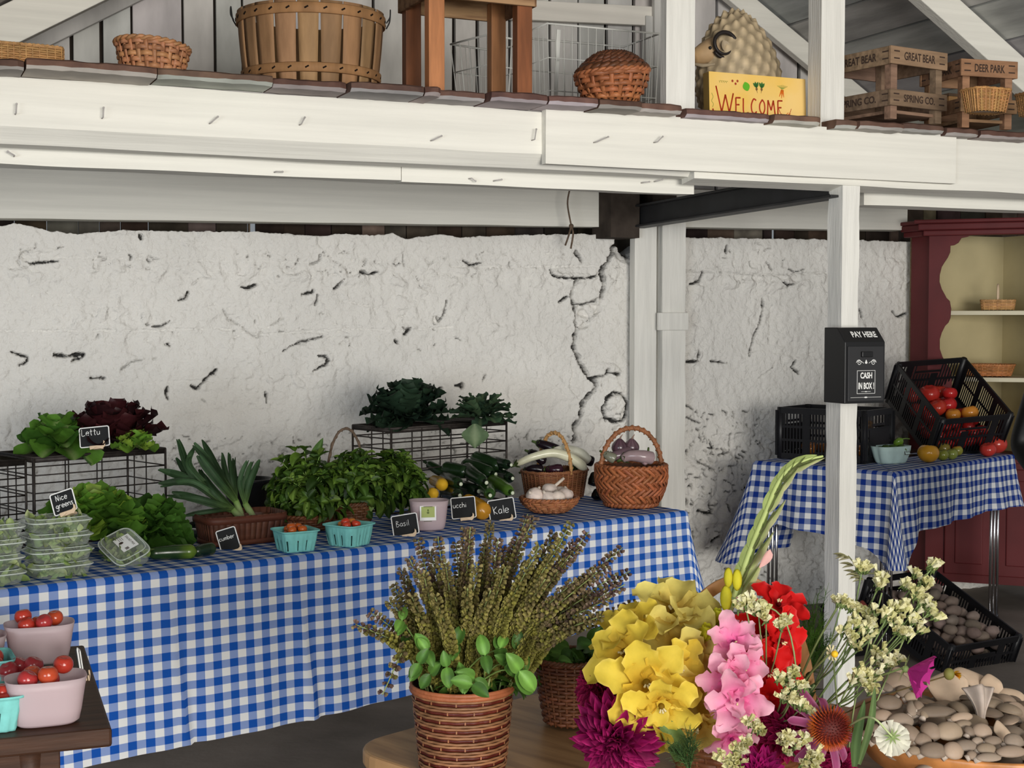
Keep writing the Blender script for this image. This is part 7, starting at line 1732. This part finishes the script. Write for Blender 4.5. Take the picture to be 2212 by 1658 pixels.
glad('pale pink gladiolus with hot pink throats in the middle of the bouquet', [(1585, 1385, 44, 2.30, (-.1, -.8, .5)), (1607, 1372, 32, 2.34, (.4, -.5, .7)), (1605, 1445, 46, 2.28, (.35, -1, .15)), (1571, 1475, 48, 2.27, (-.4, -.9, .1)), (1596, 1515, 51, 2.26, (.1, -1, -.1)), (1566, 1530, 38, 2.28, (-.6, -.6, -.3)), (1582, 1600, 40, 2.27, (.0, -.9, -.4))], PK, PT, (-.005, -.03), ruf=.075, wide=.85, tp=(.92, .9),
 buds=((1591, 1300, 11, 2.42, (.3, -.2, 1), (.85, .5, .5)), (1601, 1322, 9, 2.42, (.4, -.2, 1), (.85, .5, .5))))
RDc = (.72, .012, .012); RT_ = (.45, .008, .01)
glad('bright red gladiolus against the orange hoop handle', [(1684, 1300, 44, 2.42, (.2, -.5, .9)), (1655, 1370, 48, 2.40, (-.1, -.9, .3)), (1692, 1385, 48, 2.37, (.4, -.8, .1)), (1662, 1455, 48, 2.36, (.2, -1, 0)), (1650, 1520, 46, 2.35, (.1, -1, -.2)), (1615, 1345, 26, 2.44, (-.2, -.4, .8))], RDc, RT_, (.035, .0), ruf=.05)
# tall green gladiolus spike
B = fb+V((.0, .01, 0)); t = thing('gladiolus', 'tall unopened green gladiolus spike bending right above the bouquet', 'flower', B)
sp_ = [(1565, 1390), (1585, 1290), (1606, 1230), (1632, 1160), (1655, 1105), (1680, 1045), (1710, 1008), (1745, 992), (1778, 985)]
P = [V((0, 0, 0))]+[atY(x, y, 2.46)-B for x, y in sp_]; Q = catmull(P, 5); mb = MB(); mb.col = (.34, .40, .14); mb.tube(Q, [.006, .006, .0055, .004, .002], 8); mb.build('stem', M['stem'], t)
n = len(Q)
for k in range(10):
    q = 10+k*(n-14)/10.0; i = int(q); p = Q[min(i, n-1)]; d = (Q[min(n-1, i+2)]-Q[max(0, i-2)]).normalized(); sd = d.cross(V((0, -1, 0))).normalized(); sd = sd if sd.x > 0 else -sd; sg = 1 if k % 2 == 0 else .45
    L = lerp(.098, .055, k/9); mb = MB(); j = rnd(.9, 1.1); c = (.30*j, .37*j, .12*j)
    mb.leaf(p-d*.014, d+sd*.26*sg, (sd+V((0, -.7, 0))), L, L*.27, 'lance', -.12, .55, nu=10, nv=4, col=c, edge=(.42, .40, .22)); mb.leaf(p-d*.014, d-sd*.02, V((0, -1, .1))-sd*.4, L*.8, L*.26, 'lance', .05, .6, nu=8, nv=4, col=tuple(x*.9 for x in c)); mb.build('bud_sheath', M['leafm'], t)
for x, y, r in ((1573, 1247, 13), (1592, 1252, 14), (1568, 1292, 17)):
    c = atY(x, y, 2.43)-B; R = r*mpp(2.43); mb = MB(); mb.ball(c, (R*.75, R*.75, R*1.6), 12, 8, fn=lambda q, d: q*(1+.08*math.cos(5*math.atan2(d.y, d.x)))); mb.c = [(.68, .62, .04)]*len(mb.v); mb.build('yellow_bud', M['petal'], t)
for x, y in ((1640, 1225), (1598, 1335)): c = atY(x, y, 2.44)-B; mb = MB(); mb.leaf(c, (.5, -.1, .8), (.6, -1, .2), .036, .018, 'petal', .2, .4, nu=7, nv=4, col=(.86, .50, .46)); mb.build('pink_bud', M['petal'], t)
# dahlias
def dahlia(lab, px, py, rpx, Y, face, col, rows=8, nm='dahlia', qu=.45):
    c = atY(px, py, Y); B = fb+V((rnd(-.04, .02), -.02, 0)); t = thing(nm, lab, 'flower', B); stem_to(t, B, c-V(face).normalized()*.02, .0035); R = rpx*mpp(Y); face = V(face).normalized(); s = face.orthogonal().normalized(); u = face.cross(s); mb = MB(); c = c-B
    for i in range(rows):
        k = i/(rows-1); el = lerp(-.45, 1.4, k); n = int(lerp(22, 7, k)); L = R*lerp(.95, .40, k)
        for j in range(n):
            a = 2*PI*(j+.5*(i % 2))/n+rnd(-.12, .12); q = s*math.cos(a)+u*math.sin(a); e = el+rnd(-.14, .14); d = q*math.cos(e)+face*math.sin(e); nn = face*math.cos(e)-q*math.sin(e); g = rnd(.6, 1.25)
            mb.leaf(c+face*R*.05*i*.4+d*R*.08, d, nn, L*rnd(.9, 1.1), L*.36, 'oval', rnd(-.5, .15), rnd(.5, .8), nu=7, nv=4, col=tuple(x*g for x in col), edge=tuple(min(1, x*g*2.0+.015) for x in col), ruf=.02, rf=2)
    mb.build('petals', M['petal'], t); return t
MG = (.26, .006, .085)
dahlia('large magenta dahlia hanging below the yellow gladiolus at lower left', 1335, 1590, 110, 2.30, (-.25, -.9, -.15), MG, 10)
dahlia('smaller deep magenta dahlia at the left edge of the bouquet', 1290, 1485, 62, 2.38, (-.6, -.75, .3), (.24, .006, .055), 8)
dahlia('magenta dahlia behind the coneflower', 1690, 1580, 72, 2.34, (.1, -.9, .25), (.30, .008, .07), 8)
dahlia('magenta dahlia at the bottom edge under the pink gladiolus', 1640, 1668, 62, 2.27, (.0, -1, .2), (.30, .006, .11), 8)
dahlia('dark magenta dahlia at the bottom edge right of the coneflower', 1815, 1650, 44, 2.32, (.3, -.9, .2), (.26, .006, .06), 7)
# coneflower
c = atY(1792, 1572, 2.24); B = fb+V((.06, -.03, 0)); t = thing('coneflower', 'pink coneflower with a spiny rust-red cone', 'flower', B); stem_to(t, B, c+V((0, .02, -.01)), .0035); R = 46*mpp(2.24); fcn = V((.22, -.85, .35)).normalized(); s = fcn.orthogonal().normalized(); u = fcn.cross(s); c = c-B
mb = MB(); mb.ball(c, R*.82, 20, 12); mb.c = [(.10, .012, .008)]*len(mb.v)
for i in range(300):
    ph = math.acos(1-1.35*(i+.5)/300); th = 2.39996*i; d = fcn*math.cos(ph)+(s*math.cos(th)+u*math.sin(th))*math.sin(ph); k = ph/1.9; mb.col = (lerp(.10, .62, k), lerp(.012, .16, k**2), .012); mb.tube([c+d*R*.75, c+d*R*1.10], [R*.030, R*.012], 4)
mb.build('cone', M['dull'], t); mb = MB()
for k in range(12):
    a = 2*PI*k/12+rnd(-.15, .15); q = s*math.cos(a)+u*math.sin(a); g = rnd(.85, 1.15); mb.leaf(c-fcn*R*.45+q*R*.55, q-fcn*.25, fcn, R*rnd(1.3, 1.9), R*.44, 'strap', rnd(.4, 1.2), .3, nu=8, nv=4, col=(.42*g, .09*g, .22*g), edge=(.62*g, .24*g, .40*g))
mb.build('ray_petals', M['petal'], t)
# statice sprays
SCC = [(.86, .82, .50), (.80, .76, .42), (.88, .85, .60), (.66, .64, .30)]
def statice(lab, clusters, base, Y):
    B = base; t = thing('statice_spray', lab, 'flower', B); ms = MB(); ms.col = (.17, .24, .09)
    pts = [(atY(x, y, Y+dy)-B, r*mpp(Y)) for x, y, r, dy in clusters]; hub = sum((p for p, r in pts), V((0, 0, 0)))/len(pts)*.45; ms.tube(catmull([V((0, 0, 0)), hub*.5, hub], 4), .0022, 5)
    for p, r in pts:
        mid = hub.lerp(p, .5)+V((0, 0, -.010)); ms.tube(catmull([hub, mid, p], 5), .0014, 5)
        ax = (p-hub).normalized(); sd = V((rnd(-1, 1), rnd(-.4, .1), rnd(-.6, .9))); sd = (sd-ax*sd.dot(ax)).normalized()
        mb = MB()
        for k in range(20):
            o = p+sd*rnd(-1, 1)*r+ax*rnd(-.25, .25)*r+rdir()*r*.22; d = (ax*.5+UZ*.45+rdir()*.65).normalized(); c = random.choice(SCC); q = d.orthogonal().normalized(); w = d.cross(q)
            mb.col = (.16, .22, .07); mb.tube([o-d*.006, o+d*.003], [.0010, .0024], 5)
            for m in range(4): a = m*1.57; e = q*math.cos(a)+w*math.sin(a); mb.leaf(o, d+e*.28, -e+d*.2, rnd(.012, .018), .0105, 'fan', -.2, .35, nu=4, nv=2, col=c)
        mb.build('flower_cluster', M['petal'], t)
    ms.build('stems', M['stem'], t)
b1 = fb+V((.10, -.02, .0)); b2 = fb+V((.03, -.06, .0))
statice('cream statice spray rising in front of the white post foot', [(1900, 1258, 32, .0), (1862, 1232, 16, .01), (1965, 1275, 28, .02), (2012, 1228, 34, .03), (1992, 1255, 20, .03)], b1, 2.42)
statice('cream statice spray massed in front of the potato crate', [(1975, 1345, 42, .0), (2005, 1325, 26, .02), (1915, 1335, 32, -.02), (1940, 1318, 24, .0), (1945, 1370, 22, -.02), (1990, 1300, 24, .02)], b1+V((.01, .01, 0)), 2.38)
statice('cream statice spray below the big mass, left of the pink cosmos', [(1890, 1440, 44, .0), (1855, 1462, 30, -.02), (1925, 1432, 28, .0), (1875, 1480, 20, -.02)], b1+V((.0, -.02, 0)), 2.32)
statice('cream statice spray over the lower part of the white post', [(1858, 1365, 36, .0), (1835, 1385, 26, -.01), (1875, 1345, 22, .01), (1845, 1318, 14, .02), (1818, 1305, 14, .02)], b1+V((-.02, .0, 0)), 2.38)
statice('cream statice spray lying over the red gladiolus beside the hoop', [(1698, 1462, 26, .0), (1718, 1485, 28, .0), (1708, 1515, 26, -.01), (1730, 1530, 16, .0)], b2, 2.26)
statice('thin cream statice spray across the top of the pink gladiolus', [(1610, 1308, 22, .0), (1638, 1318, 16, .0), (1655, 1335, 14, .0), (1690, 1352, 16, -.01)], b2+V((.02, .02, 0)), 2.30)
statice('cream statice spray at the bottom edge below the pink gladiolus', [(1590, 1632, 24, .0), (1570, 1652, 22, .0), (1628, 1570, 18, .0), (1605, 1610, 16, .0)], b2+V((-.02, .0, 0)), 2.22)
statice('cream statice spray at the bottom edge left of the coneflower', [(1720, 1612, 26, .0), (1745, 1640, 24, .0), (1695, 1600, 18, .0), (1760, 1655, 18, .0)], b2+V((.03, .0, 0)), 2.22)
# scabiosa seen from behind
def daisyish(lab, px, py, rpx, Y, face, col, n, nm, cat='flower', base=None, back=(.25, .33, .12), wide=.42, prof='fan', bend=.3, rows=1, via=None, cone=.25):
    c = atY(px, py, Y); B = base or b1; t = thing(nm, lab, cat, B); face = V(face).normalized(); R = rpx*mpp(Y); s = face.orthogonal().normalized(); u = face.cross(s)
    if via: vv = atY(*via, Y+.01)-B; ms = MB(); ms.col = (.36, .42, .20); ms.tube(catmull([V((0, 0, 0)), vv*.6, vv, c-B-face*R*.15], 6), .0017, 5); ms.build('stem', M['stem'], t)
    else: stem_to(t, B, c-face*R*.2, .0018, (.22, .28, .10))
    c = c-B; mb = MB()
    for k in range(n*rows):
        a = 2*PI*k/n+rnd(-.05, .05); q = s*math.cos(a)+u*math.sin(a); g = rnd(.85, 1.1); r = (k//n)/max(1, rows)
        mb.leaf(c+q*R*.08, q+face*(cone+.5*r), face, R*rnd(.9, 1.08)*(1-.25*r), R*wide, prof, bend, .2, nu=7, nv=4, col=tuple(min(1, x*g) for x in col), ruf=.03, rf=2)
    mb.build('petals', M['petal'], t); mb = MB(); mb.col = back
    for k in range(9): a = 2*PI*k/9; q = s*math.cos(a)+u*math.sin(a); mb.leaf(c-face*R*.12, q-face*.1, -face, R*.55, R*.12, 'lance', .1, .1, nu=4, nv=2, col=back)
    mb.ball(c-face*R*.1, R*.13, 8, 6); mb.build('calyx', M['leafm'], t); return t
daisyish('white scabiosa seen from behind over the mushrooms', 1928, 1592, 36, 2.12, (.25, .75, -.55), (.82, .80, .66), 16, 'scabiosa', base=b1+V((.02, -.05, 0)), rows=2, via=(1880, 1548))
daisyish('magenta cosmos seen side-on before the mushroom bowl', 1962, 1447, 62, 2.28, (.80, -.42, -.30), (.52, .035, .27), 8, 'cosmos', wide=.62, base=b1, bend=-.1, cone=.75)
t = daisyish('small yellow and white daisy left of the statice', 1795, 1410, 17, 2.34, (.5, -.6, .3), (.80, .74, .45), 9, 'daisy', base=b1+V((-.03, 0, 0)))
mb = MB(); mb.ball(atY(1803, 1412, 2.325)-t.location, .006, 10, 6); mb.c = [(.75, .45, .02)]*len(mb.v); mb.build('centre', M['dull'], t)
for lab, px, py in (('cream straw-like bud at the top of the white post foot, left one', 1812, 1302), ('cream straw-like bud at the top of the white post foot, right one', 1848, 1320)): daisyish(lab, px, py, 16, 2.42, (-.2, -.3, .95), (.80, .74, .48), 8, 'strawflower', base=b1+V((-.02, .02, 0)), back=(.14, .16, .06), wide=.5, bend=-.5)
# marigold bud
c = atY(2058, 1455, 2.30); B = b1+V((.02, 0, 0)); t = thing('marigold', 'small spent yellow marigold bud over the mushrooms', 'flower', B); stem_to(t, B, c, .0013, (.14, .10, .04), .01); c = c-B; mb = MB(); mb.col = (.25, .24, .06); mb.ball(c+V((-.006, 0, 0)), (.009, .009, .010), 12, 8); mb.build('calyx', M['leafm'], t); mb = MB()
for k in range(26): d = (V((1, -.3, .1))+rdir()*.8).normalized(); mb.leaf(c+V((.002, 0, 0)), d, UZ, .013, .006, 'oval', .4, .3, nu=4, nv=2, col=(.75*rnd(.8, 1.1), .42*rnd(.7, 1.1), .02))
mb.build('petals', M['petal'], t)
# spiky dried pods
t = thing('seed_spray', 'thin dried sprig with pointed seed heads crossing the white post', 'flower', b1+V((-.01, .02, 0))); B = t.location.copy(); ms = MB(); ms.col = (.22, .22, .10); ms.tube(catmull([V((0, 0, 0)), atY(1895, 1275, 2.43)-B, atY(1862, 1235, 2.44)-B, atY(1832, 1200, 2.45)-B], 6), .0013, 5); ms.build('stem', M['stem'], t); mb = MB()
for x, y in ((1822, 1200), (1830, 1216), (1845, 1240), (1815, 1196), (1838, 1232), (1852, 1246)):
    c = atY(x+14, y+6, 2.44)-B; mb.leaf(c, (-1, -.1, .25), UZ, .026, .009, 'lance', .1, .6, nu=5, nv=2, col=(.42, .40, .20)); mb.leaf(c, (-1, -.2, -.1), UZ, .022, .007, 'lance', .1, .6, nu=5, nv=2, col=(.70, .66, .40))
mb.build('seed_heads', M['leafm'], t)
# dill fronds and dark foliage
def dill(lab, tip, base, Y, n, w, col, nm='dill_frond'):
    T = atY(*tip, Y); B = atY(*base, Y); t = thing(nm, lab, 'herb', B); mb = MB(); d = T-B; mb.col = col
    for q in range(n):
        o = V((rnd(-w, w), rnd(-w, w)*.6, rnd(-.02, .02))); P = catmull([V((0, 0, 0)), d*.5+o*.5, d*rnd(.7, 1)+o], 5); mb.tube(P, [.0010, .0004], 4)
        for k in range(34):
            u = rnd(.15, 1)*(len(P)-1); i = min(len(P)-2, int(u)); p = P[i].lerp(P[i+1], u-i); e = ((P[i+1]-P[i]).normalized()*.8+rdir()*.9).normalized(); L = rnd(.010, .022); mb.tint(.3, col); mb.tube([p, p+e*L], [.0005, .0002], 3, caps=False)
    mb.build('fronds', M['leafm'], t)
dill('feathery dill frond right of the orange hoop handle, upper one', (1762, 1292), (1745, 1450), 2.56, 14, .020, (.12, .26, .035))
dill('feathery dill frond right of the orange hoop handle, lower one', (1788, 1375), (1745, 1470), 2.58, 12, .022, (.08, .19, .03))
dill('feathery dark green frond at the bottom edge under the yellow gladiolus', (1470, 1590), (1490, 1665), 2.26, 14, .026, (.055, .11, .03))
dill('dark feathery frond behind the red gladiolus inside the hoop', (1715, 1410), (1690, 1500), 2.60, 14, .03, (.03, .075, .018))
def blade(lab, P_, Y, w, col):
    o = atY(*P_[0], Y); t = thing('leaf_blade', lab, 'leaf', o); mb = MB(); ribbon(mb, catmull([atY(x, y, Y)-o for x, y in P_], 6), lambda u: w*math.sin(PI*min(1, u*.9+.1))**.6, (0, -1, .2), .25, lambda u, v: tuple(x*(1.3 if abs(v) < .2 else 1) for x in col)); mb.build('blade', M['leafm'], t)
blade('green blade leaf below the yellow gladiolus', [(1470, 1640), (1455, 1590), (1420, 1545)], 2.29, .034, (.13, .20, .05))
blade('dark green blade leaf between coneflower and bowl', [(1845, 1655), (1850, 1590), (1868, 1510)], 2.22, .016, (.06, .11, .03))
blade('long thin green stem leaf right of the coneflower', [(1855, 1650), (1880, 1560), (1890, 1480)], 2.24, .012, (.10, .16, .05))
for i, (a, b, c_) in enumerate((((1735, 1640), (1700, 1350), (1580, 1290)), ((1820, 1650), (1812, 1560), (1800, 1420)), ((1840, 1650), (1900, 1500), (1975, 1330)), ((1830, 1650), (1850, 1500), (1905, 1280)), ((1760, 1600), (1750, 1520), (1738, 1475)), ((1800, 1640), (1815, 1520), (1862, 1440)))):
    o = atY(*a, 2.36); t = MB(); t.col = (.20, .26, .10); t.tube(catmull([V((0, 0, 0)), atY(*b, 2.37)-o, atY(*c_, 2.38)-o], 8), .0016, 5); tag(t.build('flower_stem', M['stem'], None, loc=o), 'bare thin green flower stem in the hoop-handled basket', 'stem', 'bare stems in the flower basket')
mb = MB(); rg2 = random.Random(4); o = fc+UZ*FH
for k in range(150):
    a = rg2.uniform(0, 6.28); r = rg2.uniform(.02, .135); p = V((r*math.cos(a), r*math.sin(a)*.9+.015, rg2.uniform(-.05, .05))); c = rg2.choice([(.04, .085, .02), (.06, .12, .03), (.03, .06, .015)])
    mb.leaf(p, rdir(-.1), rdir(0), rg2.uniform(.04, .08), rg2.uniform(.012, .026), 'lance', rnd(0, .8), .3, nu=6, nv=2, col=c)
tag(mb.build('foliage', M['leafm'], None, loc=o), 'dark green leaves packed between the flower stems in the hoop-handled basket', 'foliage', None, 'stuff')
# ================================================================== BOWL OF OYSTER MUSHROOMS
bc = V((.822, 2.46, ZW)); BR_ = .232; BH = .100
t = thing('wooden_bowl', 'turned orange-brown wooden bowl heaped with oyster mushrooms', 'bowl', bc)
mb = MB(); mb.lathe([(.10, 0), (.15, .012), (.195, .045), (.224, .085), (BR_, BH), (BR_-.004, BH+.004), (BR_-.012, BH), (.20, .055), (.14, .018), (.001, .014)], 72, capb=True); mb.build('body', M['bowl'], t)
MC = [(.25, .185, .135), (.31, .235, .165), (.20, .15, .11), (.35, .26, .19), (.27, .21, .16)]
def mushroom(p, L, Wd, R, col, lab, grp, big=False):
    t = thing('oyster_mushroom', lab, 'mushroom', p, R, grp); mb = MB(); s = rnd(0, 50)
    if big == 'gills':
        mb.grid(lambda u, v: V(((v-.5)*Wd*(.22+.78*u**1.6), (u-.3)*L*(1-.25*abs(v-.45)), .22*L*math.sin(u*2.3)-.5*Wd*(v-.5)**2*(.3+u)+.010*math.sin(9*v+s)*u)), 14, 16, cf=lambda u, v: (.40, .33, .28)); mb.build('cap', M['mush'], t, solid=.004)
        mb = MB(); mb.col = (.62, .55, .49)
        for k in range(26):
            v = .03+.94*k/25; mb.tube([V(((v-.5)*Wd*(.22+.78*u**1.6), (u-.3)*L*(1-.25*abs(v-.45)), .22*L*math.sin(u*2.3)-.5*Wd*(v-.5)**2*(.3+u)+.010*math.sin(9*v+s)*u-.0035)) for u in (.03, .3, .6, .9)], [.0010, .0014, .0008], 4)
        mb.build('gills', M['mush'], t)
    elif big:
        mb.ball((0, 0, 0), (Wd*.5, L*.5, min(L, Wd)*.15), 40, 20, fn=lambda q, d: V((q.x*(1+.10*math.sin(3*math.atan2(d.y, d.x)+s)), q.y*(1+.10*math.sin(2*math.atan2(d.y, d.x)+s)), (q.z if d.z > 0 else q.z*.25)+.10*min(L, Wd)*(1-abs(d.z))*math.sin(3*math.atan2(d.y, d.x)+s*2)*.5-.12*L*max(0, -d.y)*(1-abs(d.z)))), cf=lambda d: tuple(x*(1+.10*d.z) if d.z > -.05 else min(1, x*1.9) for x in col)); mb.build('cap', M['mush'], t)
    else:
        mb.ball((0, 0, 0), (L*.5, Wd*.5, Wd*.30), 18, 12, fn=lambda q, d: V((q.x, q.y, q.z if d.z > 0 else q.z*.45))+V((0, 0, -.10*Wd*max(0, d.x)**2)), cf=lambda d: tuple(x*(1.0+.12*d.z) if d.z > -.1 else min(1, x*2.2) for x in col)); mb.build('cap', M['mush'], t)
    mb = MB(); mb.col = (.40, .33, .27); mb.tube([V((-L*.25, 0, -Wd*.08)) if not big else V((0, -.1*L, 0)), V((-L*.55, 0, -Wd*.30)) if not big else V((0, -.35*L, -.02))], [.005, .006], 8); mb.build('stalk', M['mush'], t)
zm = lambda x, y: (1780+x/5.12, 1400+y/5.12)
sm = [(1190,915,200,205,.3),(1385,915,290,190,.45),(1215,1130,270,180,.15),(1435,1130,230,170,.7),(1570,1075,230,130,.2),(1090,1010,170,150,0),(1800,1110,190,120,.1),(1870,1020,180,100,.3),(2070,1140,290,130,.15),(1820,1205,240,100,.1),(1640,1180,110,90,.6),(1545,835,170,90,.2),(1610,915,110,120,1.2),(1750,910,190,150,.2),(980,660,120,260,1.3),(1050,640,120,170,1.3),(1110,720,90,140,1.2),(1230,700,400,130,.1),(800,360,260,200,.2),(700,430,120,100,.4),(880,480,150,140,.6),(960,540,130,110,.3),(720,600,260,170,.2),(650,740,200,130,.1),(850,800,260,160,.3),(960,940,200,220,1.0),(700,900,170,140,.2),(560,880,120,100,.3),(1520,760,240,100,.4),(1700,1030,130,90,.5),(880,1040,180,120,.2),(1000,1130,130,100,.4),(600,1010,150,110,.2),(480,950,120,100,.1),(2100,1020,200,150,.4)]
cgrp = 'small oyster mushrooms in the wooden bowl'
for i, (x, y, w, h, rot) in enumerate(sm):
    px, py = zm(x, y); k = min(1, max(0, (1215-y)/900)); Y = lerp(2.245, 2.43, k); p = atY(px, py, Y)
    mushroom(p, max(w, h)/5.12*mpp(Y)*1.25, min(w, h)/5.12*mpp(Y)*1.3, rz(rot if rot < 1 else 1.3) @ rx(.55+rnd(-.2, .2)) @ ry(-rot*.3 if rot < 1 else rnd(-.5, -.1)), (lambda j: tuple(c*j for c in MC[i % 5]))(rnd(.75, 1.05)), 'small grey-brown oyster mushroom in the wooden bowl', cgrp)
for k in range(110):
    a = k*2.39996; r = BR_*.90*math.sqrt((k+.5)/110); z = lerp(.150, .072, (r/BR_)**2)+rnd(-.012, .008); p = bc+V((r*math.cos(a), r*math.sin(a), z-.02))
    mushroom(p, rnd(.042, .058), rnd(.034, .044), rz(rnd(0, 6)) @ rx(rnd(-.5, .6)), (lambda j, q: tuple(c*j for c in q))(rnd(.55, .9), random.choice(MC)), 'small grey-brown oyster mushroom in the wooden bowl', cgrp)
for lab, x, y, w, h, Y, R, kd in (('broad tan oyster mushroom cap at the back left of the heap', 1380, 430, 480, 330, 2.52, rz(.1) @ rx(.75), 1), ('broad pale tan oyster mushroom cap at the very top of the heap', 1640, 330, 500, 250, 2.60, rz(-.1) @ rx(.35) @ ry(.3), 1),
  ('pale tan oyster mushroom cap folded beside the top one', 1860, 400, 260, 240, 2.58, rz(-.5) @ rx(.5) @ ry(.5), 1),
  ('pale oyster mushroom cap at the back right of the heap', 2090, 600, 420, 330, 2.56, rz(-.2) @ rx(.7) @ ry(.3), 1), ('upturned oyster mushroom showing white gills in the middle of the heap', 1730, 680, 340, 330, 2.42, rz(.1) @ rx(1.25), 'gills'),
  ('rounded brown oyster mushroom cap at the right edge of the heap', 2130, 800, 300, 400, 2.42, rz(-.1) @ rx(1.0), 1), ('long grey-brown oyster mushroom with a pale rim at the right of the heap', 1980, 930, 340, 220, 2.34, rz(.2) @ rx(.8) @ ry(.6), 1),
  ('dark oyster mushroom cap under the pink cosmos', 850, 320, 280, 210, 2.52, rz(.4) @ rx(.7), 1), ('brown oyster mushroom cap in the middle left of the heap', 720, 640, 300, 220, 2.42, rz(.1) @ rx(.7), 1)):
    px, py = zm(x, y); mushroom(atY(px, py, Y), h/5.12*mpp(Y)*1.2, w/5.12*mpp(Y), R, random.choice(MC) if 'pale' not in lab and 'tan' not in lab else (.50, .375, .27), lab, None, kd)
